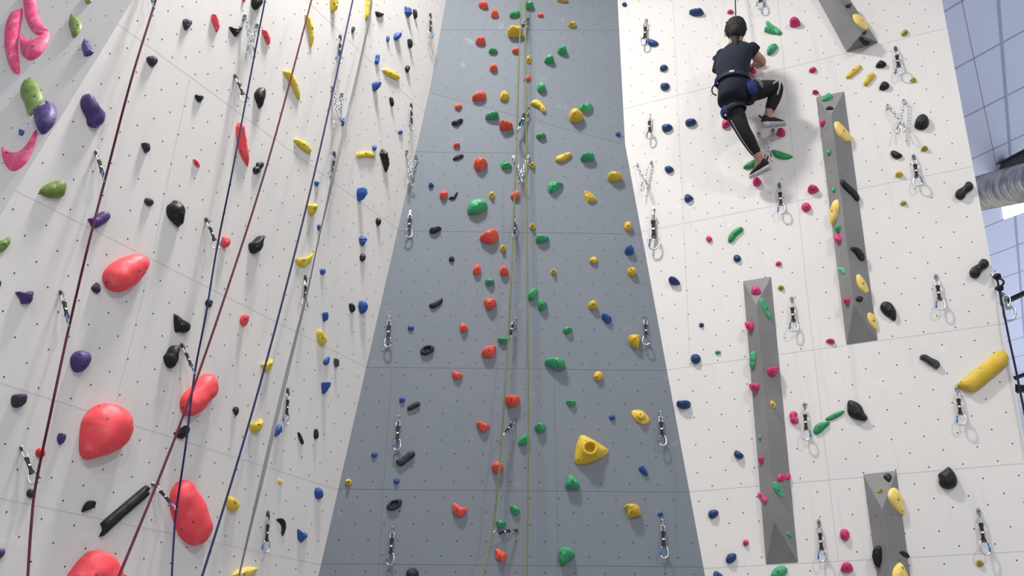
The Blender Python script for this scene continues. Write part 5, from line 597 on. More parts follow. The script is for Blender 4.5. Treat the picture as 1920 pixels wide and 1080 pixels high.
 ('U', -0.1622, 0.5643, 0.2058, 6),
 ('U', -0.058, 0.2556, 0.2058, 7),
 ('U', 0.0462, 0.1527, 0.2058, 8),
 ('U', 0.1504, 0.2556, 0.2058, 7),
 ('U', 0.2547, 0.1527, 0.2058, 8),
 ('U', 0.3589, 0.2556, 0.2058, 7),
 ('U', 0.4631, 0.1527, 0.2058, 8),
 ('U', 0.5673, 0.2556, 0.2058, 7),
 ('U', 0.6715, 0.1527, 0.2058, 8),
 ('U', 0.7757, 0.2556, 0.2058, 7),
 ('U', 0.8799, 0.1527, 0.2058, 8),
 ('U', 0.9841, 0.2556, 0.2058, 7),
 ('U', 1.0884, 0.1527, 0.2058, 8),
 ('U', 1.1926, 0.2556, 0.2058, 7),
 ('U', 1.2968, 0.3585, 0.2058, 7),
 ('U', 1.401, 0.2556, 0.2058, 7),
 ('U', 1.5052, 0.3585, 0.2058, 7),
 ('U', 1.6094, 0.2556, 0.2058, 7),
 ('U', 1.7136, 0.3585, 0.2058, 7),
 ('K', 0.12, -2.0697, 0.113, 19),
 ('K', 0.395, -2.107, 0.113, 19),
 ('K', 0.67, -2.0697, 0.113, 19),
 ('K', 0.945, -1.994, 0.113, 19),
 ('K', 1.227, -1.9567, 0.113, 19),
 ('K', 1.5, -1.881, 0.113, 19),
 ('K', 1.78, -1.8437, 0.113, 19),
 ('K', 2.05, -1.881, 0.113, 19),
 ('K', 2.32, -1.8437, 0.113, 19)]
SEAMS = [('L', -3.0249, -0.8211, -0.0641, -0.8211), ('L', -2.8765, 0.0735, 0.0057, 0.0735), ('L', -2.7923, 0.5811, 0.0454, 0.5811), ('L', -2.6389, 1.5059, 0.1176, 1.5059), ('L', -2.4379, 2.7171, 0.2121, 2.7171), ('L', -2.2378, 3.9234, 0.3063, 3.9234), ('L', -2.041, 5.1095, 0.3485, 5.1095), ('R', 0.0784, -0.8385, 1.9504, -0.8385), ('R', -0.0046, 0.0488, 2.0087, 0.0488), ('R', -0.0528, 0.5649, 2.0425, 0.5649), ('R', -0.1385, 1.4812, 2.1027, 1.4812), ('R', -0.2513, 2.6865, 2.1818, 2.6865), ('R', -0.3275, 3.9379, 2.264, 3.9379), ('R', -0.3068, 5.1633, 2.3444, 5.1633), ('G', -1.3797, 0.0, 1.3872, 0.0), ('G', -1.2651, 0.8971, 1.3015, 0.8971), ('G', -1.2009, 1.4002, 1.2535, 1.4002), ('G', -1.0841, 2.3143, 1.1662, 2.3143), ('G', -0.932, 3.5044, 1.0526, 3.5044), ('G', -0.8311, 4.2944, 0.143, 4.2944), ('U', 0.0715, 0.7091, 1.7212, 0.7091), ('G', -0.8916, 2.3095, -0.8865, 1.3981), ('G', -0.8896, 1.3906, -0.8763, 0.8203), ('G', 0.3162, 2.3236, 0.3237, 1.4097), ('G', 0.3237, 1.4097, 0.3227, 0.7622), ('G', 0.123, 3.5038, 0.1144, 2.317), ('G', 0.186, 4.6229, 0.123, 3.5038), ('U', 0.9403, 1.2043, 0.9403, -0.2826), ('R', 0.2065, 4.997, 0.0415, 1.5749), ('R', 1.0871, 4.6645, 0.934, 1.959), ('R', 0.934, 1.959, 0.8546, 0.053), ('L', -1.8139, 1.3602, -1.786, 0.6721), ('L', -1.9162, 2.7017, -1.8508, 1.8447), ('L', -1.8508, 1.8447, -1.8236, 1.5681), ('G', -0.7467, 4.9427, 0.9661, 4.3973)]
VOLUMES = {
 'V3': [(1.7419, 5.73, 4.5364), (1.9329, 5.6487, 4.5367), (1.8669, 5.7311, 2.4913), (1.6777, 5.8118, 2.4889), (1.7777, 5.6021, 4.2755), (1.7233, 5.666, 2.7457)],
 'V2': [(2.4156, 5.4035, 6.0239), (2.6108, 5.3205, 6.0164), (2.5238, 5.4132, 3.9231), (2.3349, 5.4938, 3.9196), (2.4482, 5.2772, 5.7506), (2.3756, 5.3503, 4.1647)],
 'V4': [(2.3045, 5.5306, 3.0214), (2.4927, 5.4503, 3.0267), (2.4289, 5.5165, 1.5543), (2.2607, 5.5888, 1.5331), (2.3334, 5.4054, 2.767), (2.2966, 5.4514, 1.6275)],
 'V1': [(2.4078, 5.3626, 7.6882), (2.6227, 5.2761, 7.4961), (2.8992, 5.1875, 6.3968), (2.676, 5.283, 6.3817), (2.4977, 5.1703, 7.3458), (2.7261, 5.0982, 6.3951)],
}
QUICKDRAWS = [
 ((-2.1894, 3.7276, 5.4958), (-2.0945, 3.7221, 5.2622), 'L', 'black quickdraw pulled aside by the leftmost dark red rope, topmost', 'quickdraws on the leftmost red rope'),
 ((-1.8223, 4.3892, 5.3401), (-1.7234, 4.3878, 5.1203), 'L', 'black quickdraw clipped to the left-hand dark blue rope, topmost', 'quickdraws on the left-hand blue rope'),
 ((-2.2657, 3.8329, 4.3293), (-2.1674, 3.8102, 4.1108), 'L', 'black quickdraw pulled aside by the leftmost dark red rope, second from top', 'quickdraws on the leftmost red rope'),
 ((-2.3063, 3.9259, 3.5255), (-2.2072, 3.9035, 3.3133), 'L', 'black quickdraw pulled aside by the leftmost dark red rope, second lowest', 'quickdraws on the leftmost red rope'),
 ((-2.3469, 4.0164, 2.735), (-2.2216, 3.9932, 2.5505), 'L', 'black quickdraw pulled aside by the leftmost dark red rope, lowest', 'quickdraws on the leftmost red rope'),
 ((-1.9616, 4.6799, 2.7244), (-1.8063, 4.6807, 2.5778), 'L', 'black quickdraw clipped to the left-hand dark blue rope, lowest', 'quickdraws on the left-hand blue rope'),
 ((-1.9165, 4.5972, 3.5146), (-1.802, 4.5777, 3.3197), 'L', 'black quickdraw clipped to the left-hand dark blue rope, second lowest', 'quickdraws on the left-hand blue rope'),
 ((-1.8768, 4.5039, 4.3123), (-1.7724, 4.492, 4.0929), 'L', 'black quickdraw clipped to the left-hand dark blue rope, second from top', 'quickdraws on the left-hand blue rope'),
 ((-1.3367, 5.0326, 6.2794), (-1.3264, 5.0288, 6.0108), 'L', 'free hanging quickdraw beside the grey strap on the white wall, topmost', 'quickdraws beside the grey strap'),
 ((-1.3264, 5.2419, 5.3334), (-1.3209, 5.2298, 5.065), 'L', 'free hanging quickdraw beside the grey strap on the white wall, second from top', 'quickdraws beside the grey strap'),
 ((-1.4303, 5.2709, 4.3101), (-1.4135, 5.274, 4.0622), 'L', 'free hanging quickdraw beside the grey strap on the white wall, third from top', 'quickdraws beside the grey strap'),
 ((-1.474, 5.3574, 3.5124), (-1.4605, 5.3537, 3.2702), 'L', 'free hanging quickdraw beside the grey strap on the white wall, second lowest', 'quickdraws beside the grey strap'),
 ((-1.5196, 5.4389, 2.7237), (-1.5059, 5.4359, 2.4798), 'L', 'free hanging quickdraw beside the grey strap on the white wall, lowest', 'quickdraws beside the grey strap'),
 ((-0.7545, 5.8279, 7.287), (-0.7453, 5.825, 7.005), 'L', 'free hanging quickdraw on left white wall near the grey edge, topmost', 'quickdraws near the grey edge'),
 ((-0.8698, 5.8367, 6.2668), (-0.8582, 5.8355, 5.996), 'L', 'free hanging quickdraw on left white wall near the grey edge, lowest', 'quickdraws near the grey edge'),
 ((0.1308, 5.9728, 7.3841), (0.0606, 5.8716, 7.1571), 'U', 'black quickdraw clipped to the green rope on the grey wall, topmost', 'quickdraws on the green rope'),
 ((0.1295, 6.0068, 6.3826), (0.0404, 5.8925, 6.0302), 'G', 'black quickdraw clipped to the green rope on the grey wall, second from top', 'quickdraws on the green rope'),
 ((0.0221, 5.9881, 5.222), (0.0099, 5.8762, 4.9769), 'G', 'black quickdraw clipped to the green rope on the grey wall, third from top', 'quickdraws on the green rope'),
 ((0.0263, 5.9744, 4.3205), (-0.0251, 5.8625, 4.0989), 'G', 'black quickdraw clipped to the green rope on the grey wall, third lowest', 'quickdraws on the green rope'),
 ((0.03, 5.9623, 3.5204), (-0.06, 5.8407, 3.3442), 'G', 'black quickdraw clipped to the green rope on the grey wall, second lowest', 'quickdraws on the green rope'),
 ((0.0482, 5.9505, 2.7299), (-0.1229, 5.7999, 2.6724), 'G', 'black quickdraw clipped to the green rope on the grey wall, lowest', 'quickdraws on the green rope'),
 ((-0.8398, 5.9802, 5.2864), (-0.8321, 5.9381, 5.0154), 'G', 'free hanging quickdraw near left edge of the grey wall, topmost', 'quickdraws left on the grey wall'),
 ((-0.9406, 5.9646, 4.3265), (-0.9282, 5.9226, 4.0568), 'G', 'free hanging quickdraw near left edge of the grey wall, second from top', 'quickdraws left on the grey wall'),
 ((-0.817, 5.9537, 3.5274), (-0.8063, 5.9119, 3.2669), 'G', 'free hanging quickdraw near left edge of the grey wall, second lowest', 'quickdraws left on the grey wall'),
 ((-0.8035, 5.9418, 2.7366), (-0.7986, 5.9, 2.4818), 'G', 'free hanging quickdraw near left edge of the grey wall, lowest', 'quickdraws left on the grey wall'),
 ((1.0306, 5.9854, 4.356), (1.0162, 5.9433, 4.0978), 'G', 'free hanging quickdraw near right edge of the grey wall, topmost', 'quickdraws right on the grey wall'),
 ((1.0888, 5.9742, 3.5806), (1.0823, 5.9321, 3.3174), 'G', 'free hanging quickdraw near right edge of the grey wall, second from top', 'quickdraws right on the grey wall'),
 ((1.0459, 5.9619, 2.8002), (1.0347, 5.9199, 2.5421), 'G', 'free hanging quickdraw near right edge of the grey wall, lowest', 'quickdraws right on the grey wall'),
 ((1.2052, 5.8727, 7.2845), (1.1677, 5.856, 6.9579), 'R', 'free hanging quickdraw on right white wall next to grey wall, topmost', 'quickdraws next to the grey wall'),
 ((1.1725, 5.9143, 6.2435), (1.1587, 5.8864, 5.9577), 'R', 'free hanging quickdraw on right white wall next to grey wall, second from top', 'quickdraws next to the grey wall'),
 ((1.1469, 5.9501, 5.3049), (1.1296, 5.9266, 4.9125), 'R', 'free hanging quickdraw on right white wall next to grey wall, lowest', 'quickdraws next to the grey wall'),
 ((2.1555, 5.4666, 7.3274), (2.1076, 5.4543, 7.0038), 'R', 'free hanging quickdraw on right white wall near the lower volume, topmost', 'quickdraws near the lower volume'),
 ((2.0684, 5.5577, 5.297), (2.0439, 5.5344, 5.0115), 'R', 'free hanging quickdraw on right white wall near the lower volume, second from top', 'quickdraws near the lower volume'),
 ((2.0395, 5.5957, 4.3305), (2.013, 5.573, 4.0532), 'R', 'free hanging quickdraw on right white wall near the lower volume, third from top', 'quickdraws near the lower volume'),
 ((2.024, 5.6236, 3.5294), (1.9963, 5.6011, 3.2655), 'R', 'free hanging quickdraw on right white wall near the lower volume, second lowest', 'quickdraws near the lower volume'),
 ((2.01, 5.6505, 2.7378), (1.989, 5.6251, 2.4792), 'R', 'free hanging quickdraw on right white wall near the lower volume, lowest', 'quickdraws near the lower volume'),
 ((2.9954, 5.136, 6.3011), (2.9661, 5.115, 6.005), 'R', 'free hanging quickdraw on the outermost right white wall, topmost', 'outermost quickdraws'),
 ((2.953, 5.1806, 5.3029), (2.9217, 5.1601, 5.0227), 'R', 'free hanging quickdraw on the outermost right white wall, second from top', 'outermost quickdraws'),
 ((2.9244, 5.2187, 4.3264), (2.8922, 5.1984, 4.0528), 'R', 'free hanging quickdraw on the outermost right white wall, third from top', 'outermost quickdraws'),
 ((2.8997, 5.2507, 3.518), (2.8658, 5.2307, 3.2601), 'R', 'free hanging quickdraw on the outermost right white wall, second lowest', 'outermost quickdraws'),
 ((2.8723, 5.2831, 2.7383), (2.8423, 5.2617, 2.469), 'R', 'free hanging quickdraw on the outermost right white wall, lowest', 'outermost quickdraws'),
]
ANCHORS = [
 ((-1.8186, 4.3296, 5.7843), (-1.7624, 4.424, 5.7941), (-1.762, 4.364, 5.6008), (-1.758, 4.3843, 5.4855), 'L', 'chain anchor at the top of the left-hand blue rope'),
 ((-1.3708, 5.0925, 5.8126), (-1.3188, 5.1796, 5.8234), (-1.3197, 5.1223, 5.6059), (-1.317, 5.1359, 5.5129), 'L', 'chain anchor behind the right-hand blue rope, beside the grey strap'),
 ((-0.8991, 5.9021, 5.8142), (-0.8346, 6.0083, 5.8356), (-0.857, 5.9149, 5.6141), (-0.8527, 5.9333, 5.5103), 'L', 'chain anchor on the edge where left white wall meets grey wall'),
 ((0.0057, 6.0094, 5.8436), (0.133, 6.0108, 5.8512), (0.069, 5.9569, 5.6398), (0.0691, 5.9504, 5.54), 'G', 'chain anchor behind the green ropes on the grey wall'),
 ((1.0536, 5.9905, 5.7738), (1.1637, 5.9437, 5.7692), (1.0955, 5.9231, 5.5886), (1.0878, 5.9243, 5.4634), 'R', 'chain anchor on right white wall next to the grey wall'),
 ((1.9815, 5.5946, 5.7915), (2.0859, 5.55, 5.7959), (2.0132, 5.5318, 5.6002), (2.001, 5.5352, 5.4654), 'R', 'chain anchor between the feet of the climber'),
 ((2.87, 5.2163, 5.7829), (2.9758, 5.1709, 5.7935), (2.9009, 5.1538, 5.5934), (2.8843, 5.1585, 5.4789), 'R', 'chain anchor on outermost right white wall beside a round black hold'),
]
ROPES = [
 ('dark red rope running through the leftmost line of quickdraws', 'dark_red', 0.0062, [(-2.0747, 3.671, 5.3865), (-2.0958, 3.716, 5.2811), (-2.0939, 3.6782, 4.6955), (-2.1678, 3.8084, 4.1164), (-2.157, 3.7933, 3.6905), (-2.2078, 3.9009, 3.3209), (-2.1832, 3.8881, 2.9019), (-2.2224, 3.99, 2.5597), (-2.1917, 3.9809, 2.3715), (-2.1258, 3.9449, 2.1221), (-2.0326, 3.849, 1.9067), (-2.0, 3.6954, 0.02)]),
 ('dark blue rope clipped through quickdraws, left-hand one of two blue ropes', 'dark_blue', 0.0058, [(-1.6715, 4.2886, 6.0505), (-1.6794, 4.2854, 5.9004), (-1.7241, 4.3846, 5.1307), (-1.7258, 4.3807, 4.544), (-1.775, 4.486, 4.1005), (-1.7686, 4.4871, 3.6563), (-1.8045, 4.572, 3.3273), (-1.7818, 4.573, 2.9228), (-1.8088, 4.6744, 2.5879), (-1.7889, 4.6616, 2.4252), (-1.7371, 4.5938, 2.2131), (-1.6824, 4.538, 1.9663), (-1.6633, 4.3985, 0.02)]),
 ('dark red rope slanting free across the left white wall, crossing the blue rope', 'dark_red', 0.0062, [(-1.3953, 4.4158, 6.1858), (-1.4784, 4.2975, 4.6852), (-1.5401, 4.1403, 3.6571), (-1.5817, 3.9393, 2.8173), (-1.5998, 3.6549, 2.0967), (-1.5958, 3.5132, 1.8438), (-1.5944, 3.3436, 0.02)]),
 ('dark blue rope slanting free in front of the left white wall, right-hand one', 'dark_blue', 0.0062, [(-1.2036, 4.7861, 6.5734), (-1.2817, 4.6616, 4.9494), (-1.343, 4.5378, 3.8574), (-1.3969, 4.3878, 2.9586), (-1.4264, 4.1384, 2.165), (-1.4313, 3.9881, 1.8792), (-1.433, 3.8155, 0.02)]),
 ('olive green rope running through the quickdraws on the grey wall', 'green', 0.006, [(0.0693, 5.8558, 7.6998), (0.0648, 5.8457, 7.3576), (0.0582, 5.8712, 7.1695), (0.0469, 5.8343, 6.7199), (0.0335, 5.8926, 6.0414), (0.0199, 5.8442, 5.4952), (0.0056, 5.8763, 4.9866), (-0.0082, 5.8391, 4.5185), (-0.0251, 5.8627, 4.1076), (-0.0447, 5.8262, 3.6955), (-0.0639, 5.8408, 3.3519), (-0.0886, 5.8052, 2.9969), (-0.1195, 5.8, 2.6759), (-0.1828, 5.6547, 2.3744), (-0.266, 5.3488, 2.0432), (-0.2951, 5.1217, 0.02)]),
 ('straight olive green rope hanging down the middle of the grey wall', 'green', 0.006, [(0.1075, 5.875, 7.7203), (0.1128, 5.8922, 5.9584), (0.1179, 5.8202, 4.5101), (0.1203, 5.7534, 3.3958), (0.1081, 5.6777, 2.3731), (0.1006, 5.6526, 2.0403), (0.098, 5.5238, 0.02)]),
 ('thin black rope leading up from the climber on the right wall', 'black', 0.005, [(1.9394, 5.4586, 7.496), (1.8923, 5.4366, 7.0329), (1.871, 5.4296, 6.8151), (1.8462, 5.4483, 6.5114), (1.8291, 5.45, 6.3147), (1.8191, 5.435, 6.2186)]),
]
STRAP = [((-1.1484, 5.0622, 6.8614), 3), ((-1.1503, 5.1176, 6.5722), 3.5), ((-1.1715, 5.1098, 6.2332), 4), ((-1.1945, 5.0969, 5.9049), 5), ((-1.2171, 5.0777, 5.6112), 6), ((-1.2403, 5.0595, 5.3071), 6.5), ((-1.2667, 5.0381, 4.9919), 5), ((-1.2953, 5.0461, 4.71), 2.5), ((-1.3128, 5.0258, 4.4648), 1.8), ((-1.3346, 5.0043, 4.0907), 2.5), ((-1.3584, 4.9685, 3.7699), 4), ((-1.3851, 4.9463, 3.4555), 5.5), ((-1.4072, 4.9139, 3.1325), 5.5), ((-1.4282, 4.883, 2.8115), 5), ((-1.4514, 4.8619, 2.5215), 3), ((-1.4698, 4.8429, 2.2626), 2), ((-1.4888, 4.8252, 1.9915), 2)]
CLIMBER = {
 'head': (1.8105, 5.2763, 6.5988),
 'neck': (1.8053, 5.2927, 6.4776),
 'spineA': (1.7982, 5.2976, 6.4035),
 'spineB': (1.7512, 5.2887, 6.2677),
 'spineC': (1.7375, 5.2869, 6.1463),
 'waist': (1.7345, 5.2901, 6.0737),
 'hips': (1.7373, 5.3017, 5.9983),
 'pelvis': (1.7301, 5.3173, 5.937),
 'hem': (1.716, 5.3356, 5.8834),
 'shL': (1.7304, 5.358, 6.4461),
 'shR': (1.8922, 5.2899, 6.4141),
 'elL': (1.7124, 5.4757, 6.3978),
 'haL': (1.9233, 5.5434, 6.4018),
 'elR': (2.0138, 5.3385, 6.3195),
 'wrR': (2.0043, 5.4388, 6.3795),
 'haR': (1.9894, 5.4927, 6.4322),
 'slR': (1.9383, 5.3145, 6.3865),
 'slL': (1.6882, 5.4344, 6.2945),
 'wrL': (1.871, 5.5276, 6.4047),
 'hipL': (1.698, 5.3419, 5.9356),
 'knL': (1.7762, 5.3593, 5.6649),
 'anL': (1.9123, 5.4486, 5.4392),
 'heL': (1.9778, 5.444, 5.382),
 'toL': (1.8502, 5.5641, 5.3638),
 'hipR': (1.7922, 5.3009, 5.9664),
 'knR': (2.0957, 5.2999, 6.0479),
 'anR': (1.998, 5.4019, 5.8233),
 'heR': (1.9609, 5.4194, 5.7585),
 'toR': (2.1459, 5.4378, 5.7845),
}
# far things at the right
FAR = dict(skylight=[(8.4949, 12.5747, 9.6), (9.3398, 12.2415, 9.6), (9.4265, 12.3913, 9.6), (8.7979, 13.0875, 9.6)], ceil_a=(6.4168, 8.5559, 9.6), ceil_b=(10.1214, 15.0346, 9.6), duct=((6.6053, 10.6544, 8.466), (6.5528, 10.1161, 8.2011), (6.3636, 8.2459, 7.2458)), beam=((7.9661, 11.6367, 9.6321), (7.1738, 9.4185, 8.4783)), wire=((5.5493, 7.8452, 9.6), (6.465, 9.4566, 8.1785)),
 cord=[(3.249, 5.074, 4.242), (3.2411, 5.0682, 4.179), (3.2416, 5.0684, 4.1592), (3.2299, 5.0657, 4.0399), (3.2188, 5.0632, 3.9039), (3.2133, 5.069, 3.7745), (3.2082, 5.076, 3.5934), (3.2014, 5.0831, 3.4349), (3.1955, 5.0893, 3.2972), (3.1809, 5.1012, 3.0799)], loop=[(3.2449, 5.0652, 4.2294), (3.255, 5.0397, 4.2084), (3.2571, 5.0286, 4.1829), (3.2498, 5.043, 4.1664), (3.243, 5.0678, 4.1589)], knots=[(3.2443, 5.0651, 4.2414), (3.2413, 5.0686, 4.1573)], hook=[(3.2497, 5.0835, 4.2833), (3.2476, 5.0743, 4.2502)], plate=[(3.2669, 5.1226, 4.1705), (3.2963, 5.1109, 4.141), (3.3073, 5.1071, 4.1075), (3.2993, 5.1111, 4.0818), (3.2718, 5.1235, 4.0599), (3.2571, 5.1298, 4.0589)], swivel=[(3.284, 5.0845, 4.1042), (3.2766, 5.089, 4.0514), (3.2804, 5.0884, 4.0122), (3.2744, 5.0926, 3.9522)], bars=[((5.8134, 8.9934, 5.9739), (6.5651, 8.1185, 6.1586)), ((5.9011, 9.3983, 5.1638), (6.5721, 8.555, 5.2852)), ((5.927, 9.4541, 5.0521), (6.5758, 8.7889, 4.8173))])

SC = bpy.context.scene
COL = SC.collection

# ------------------------------------------------------------------ materials
def lin(c):
    return tuple(((x / 255) / 12.92 if x / 255 <= .04045 else ((x / 255 + .055) / 1.055) ** 2.4) for x in c)

def mat(name, rgb, rough=.55, metal=0., second=None, scale=8., lo=.45, hi=.62, bump=0., bump_scale=60., emit=0., spec=.5, detail=4.):
    m = bpy.data.materials.new(name); m.use_nodes = True
    nt = m.node_tree; b = nt.nodes['Principled BSDF']
    b.inputs['Roughness'].default_value = rough; b.inputs['Metallic'].default_value = metal
    b.inputs['Specular IOR Level'].default_value = spec
    c = (*lin(rgb), 1)
    b.inputs['Base Color'].default_value = c
    tc = nt.nodes.new('ShaderNodeTexCoord')
    if second:
        no = nt.nodes.new('ShaderNodeTexNoise'); no.inputs['Scale'].default_value = scale; no.inputs['Detail'].default_value = detail
        nt.links.new(tc.outputs['Object'], no.inputs['Vector'])
        rp = nt.nodes.new('ShaderNodeValToRGB'); e = rp.color_ramp.elements
        e[0].position, e[0].color = lo, c
        e[1].position, e[1].color = hi, (*lin(second), 1)
        nt.links.new(no.outputs['Fac'], rp.inputs['Fac']); nt.links.new(rp.outputs['Color'], b.inputs['Base Color'])
    if bump:
        nb = nt.nodes.new('ShaderNodeTexNoise'); nb.inputs['Scale'].default_value = bump_scale; nb.inputs['Detail'].default_value = 3
        nt.links.new(tc.outputs['Object'], nb.inputs['Vector'])
        bp = nt.nodes.new('ShaderNodeBump'); bp.inputs['Strength'].default_value = bump; bp.inputs['Distance'].default_value = .01
        nt.links.new(nb.outputs['Fac'], bp.inputs['Height']); nt.links.new(bp.outputs['Normal'], b.inputs['Normal'])
    if emit:
        b.inputs['Emission Color'].default_value = c; b.inputs['Emission Strength'].default_value = emit
    return m

def wall_mat(name, rgb, stain, smudge, amount):
    """painted plywood: faint upright rope streaks, chalk smudges and a little mottling"""
    m = bpy.data.materials.new(name); m.use_nodes = True
    nt = m.node_tree; N = nt.nodes.new; L = nt.links.new; b = nt.nodes['Principled BSDF']
    b.inputs['Roughness'].default_value = .7; b.inputs['Specular IOR Level'].default_value = .25
    uv = N('ShaderNodeUVMap'); uv.uv_map = 'UVMap'
    def layer(prev, sx, sy, scale, lo, hi, col, mx, detail=5.):
        mp = N('ShaderNodeMapping'); mp.inputs['Scale'].default_value = (sx, sy, 1); L(uv.outputs['UV'], mp.inputs['Vector'])
        no = N('ShaderNodeTexNoise'); no.inputs['Scale'].default_value = scale; no.inputs['Detail'].default_value = detail; no.inputs['Distortion'].default_value = .4
        L(mp.outputs['Vector'], no.inputs['Vector'])
        r = N('ShaderNodeMapRange'); r.inputs['From Min'].default_value = lo; r.inputs['From Max'].default_value = hi; r.inputs['To Max'].default_value = mx
        L(no.outputs['Fac'], r.inputs['Value'])
        mix = N('ShaderNodeMix'); mix.data_type = 'RGBA'
        L(r.outputs['Result'], mix.inputs['Factor']); mix.inputs['B'].default_value = (*lin(col), 1)
        if prev is None: mix.inputs['A'].default_value = (*lin(rgb), 1)
        else: L(prev, mix.inputs['A'])
        return mix.outputs['Result']
    o = layer(None, 1, 1, 1.1, .35, .7, stain, .30 * amount)
    o = layer(o, 5, .5, 2.2, .58, .74, stain, .32 * amount)
    o = layer(o, 12, .6, 1.7, .64, .76, stain, .22 * amount, 2.)
    o = layer(o, 1, 1, 5.5, .66, .78, smudge, .55 * amount)
    L(o, b.inputs['Base Color'])
    nb = N('ShaderNodeTexNoise'); nb.inputs['Scale'].default_value = 220; L(uv.outputs['UV'], nb.inputs['Vector'])
    bp = N('ShaderNodeBump'); bp.inputs['Strength'].default_value = .08; bp.inputs['Distance'].default_value = .004
    L(nb.outputs['Fac'], bp.inputs['Height']); L(bp.outputs['Normal'], b.inputs['Normal'])
    return m

M = {}
M['white'] = wall_mat('white_paint', (214, 210, 204), (190, 188, 186), (228, 226, 223), 1.)
M['grey'] = wall_mat('grey_paint', (115, 121, 127), (105, 111, 118), (148, 152, 156), 1.)
M['seam'] = mat('panel_joint', (184, 182, 182), .8)
M['seam_grey'] = mat('panel_joint_grey', (92, 97, 104), .8)
M['hole'] = mat('bolt_hole', (22, 22, 24), .6)
M['volume'] = mat('grey_volume_paint', (120, 119, 118), .75, second=(132, 131, 130), scale=3, lo=.4, hi=.7, bump=.1, bump_scale=150)
HC = {  # colour, worn colour, roughness
 'p': ((222, 74, 116), (228, 148, 168), .55), 'l': ((104, 128, 54), (150, 160, 112), .5), 'u': ((68, 50, 106), (104, 88, 134), .5),
 'v': ((50, 44, 62), (84, 78, 96), .6), 'b': ((38, 78, 146), (72, 110, 166), .5), 'r': ((234, 76, 84), (240, 118, 124), .5),
 'd': ((196, 34, 50), (214, 74, 84), .5), 'k': ((22, 23, 25), (50, 51, 54), .5), 'w': ((26, 28, 42), (54, 56, 70), .5),
 'y': ((206, 172, 54), (216, 192, 108), .5), 'Y': ((208, 184, 60), (206, 194, 128), .5), 'B': ((32, 62, 110), (62, 92, 134), .5), 'f': ((70, 70, 72), (190, 188, 184), .8), 'e': ((38, 42, 48), (98, 102, 108), .6),
 'c': ((226, 198, 106), (232, 216, 160), .55), 'o': ((226, 88, 68), (234, 130, 112), .5), 'g': ((62, 154, 104), (110, 182, 140), .5),
 'G': ((70, 170, 120), (146, 200, 168), .6), 'm': ((196, 50, 108), (212, 94, 140), .5), 'q': ((158, 142, 44), (180, 168, 92), .55),
 'h': ((44, 136, 80), (72, 154, 104), .5)}
for k, (a, b, r) in HC.items():
    M['hold_' + k] = mat('hold_plastic_' + k, a, r, second=b, scale=14, lo=.52, hi=.82, bump=.12, bump_scale=70, spec=.35)
M['steel'] = mat('steel', (204, 206, 208), .28, 1.)
M['zinc'] = mat('zinc_plated_steel', (104, 104, 104), .4, 1.)
M['bolt'] = mat('bolt_steel', (128, 126, 120), .4, .8)
M['webbing'] = mat('black_webbing', (26, 26, 29), .9)
M['tag'] = mat('white_tag', (226, 226, 226), .8)
M['keeper'] = mat('dark_red_rubber', (92, 24, 40), .6)
M['gate'] = mat('blue_gate', (40, 108, 168), .4, .3)
M['rope_dark_red'] = mat('dark_red_rope', (92, 20, 40), .85, second=(58, 14, 28), scale=140)
M['rope_dark_blue'] = mat('dark_blue_rope', (22, 26, 88), .85, second=(14, 16, 52), scale=140)
M['rope_green'] = mat('olive_green_rope', (112, 120, 70), .9, second=(92, 100, 56), scale=140)
M['rope_black'] = mat('black_rope', (26, 26, 30), .9)
M['strap'] = mat('grey_strap_webbing', (128, 127, 126), .8)
M['galv'] = mat('galvanised_sheet', (202, 198, 188), .3, 1., second=(150, 154, 160), scale=5, lo=.4, hi=.6)
M['dark_steel'] = mat('dark_steel', (34, 36, 44), .6, .3)
M['plate'] = mat('painted_plate', (104, 106, 100), .6, .2)
M['ceiling'] = mat('ceiling_sheet', (208, 217, 246), .7)
M['ceil_joint'] = mat('ceiling_joint', (160, 170, 205), .8)
M['floor'] = mat('floor_matting', (150, 152, 158), .8, second=(140, 142, 148), scale=2)
M['sky_panel'] = mat('skylight_sheet', (232, 250, 244), .5, emit=1.6)
M['skin'] = mat('skin', (172, 132, 112), .6, second=(158, 118, 98), scale=20)
M['hair'] = mat('dark_hair', (14, 12, 12), .8, second=(26, 22, 20), scale=40)
M['shirt'] = mat('navy_cotton', (14, 18, 36), .95, second=(19, 23, 43), scale=10, bump=.25, bump_scale=18)
M['leggings'] = mat('black_leggings', (9, 9, 11), .85)
M['stripe'] = mat('pale_grey_stripe', (176, 176, 178), .8)
M['harness'] = mat('navy_harness', (13, 16, 34), .8)
M['harness_blue'] = mat('blue_harness_pad', (12, 24, 92), .75)
M['harness_grey'] = mat('grey_harness_webbing', (84, 86, 88), .8)
M['shoe'] = mat('black_shoe_cloth', (18, 18, 20), .8)
M['sole'] = mat('grey_white_sole', (178, 176, 176), .7, second=(160, 158, 158), scale=30)
M['eye'] = mat('eye', (40, 30, 26), .2)

# ------------------------------------------------------------------ objects
def obj(name, verts, faces, material, parent=None, smooth=False, matrix=None, mats=None, mi=None):
    me = bpy.data.meshes.new(name)
    me.from_pydata([tuple(map(float, v)) for v in verts], [], [tuple(map(int, f)) for f in faces])
    for mm in (mats or [material]): me.materials.append(mm)
    if mi is not None: me.polygons.foreach_set('material_index', list(mi))
    if smooth: me.polygons.foreach_set('use_smooth', [True] * len(me.polygons))
    me.update()
    o = bpy.data.objects.new(name, me); COL.objects.link(o)
    if parent: o.parent = parent
    if matrix is not None: o.matrix_world = matrix
    return o

def empty(name, matrix):
    o = bpy.data.objects.new(name, None); o.empty_display_size = .05; COL.objects.link(o)
    o.matrix_world = matrix
    return o

def tag(o, label=None, cat=None, group=None, kind=None):
    if label: o['label'] = label
    if cat: o['category'] = cat
    if group: o['group'] = group
    if kind: o['kind'] = kind
    return o

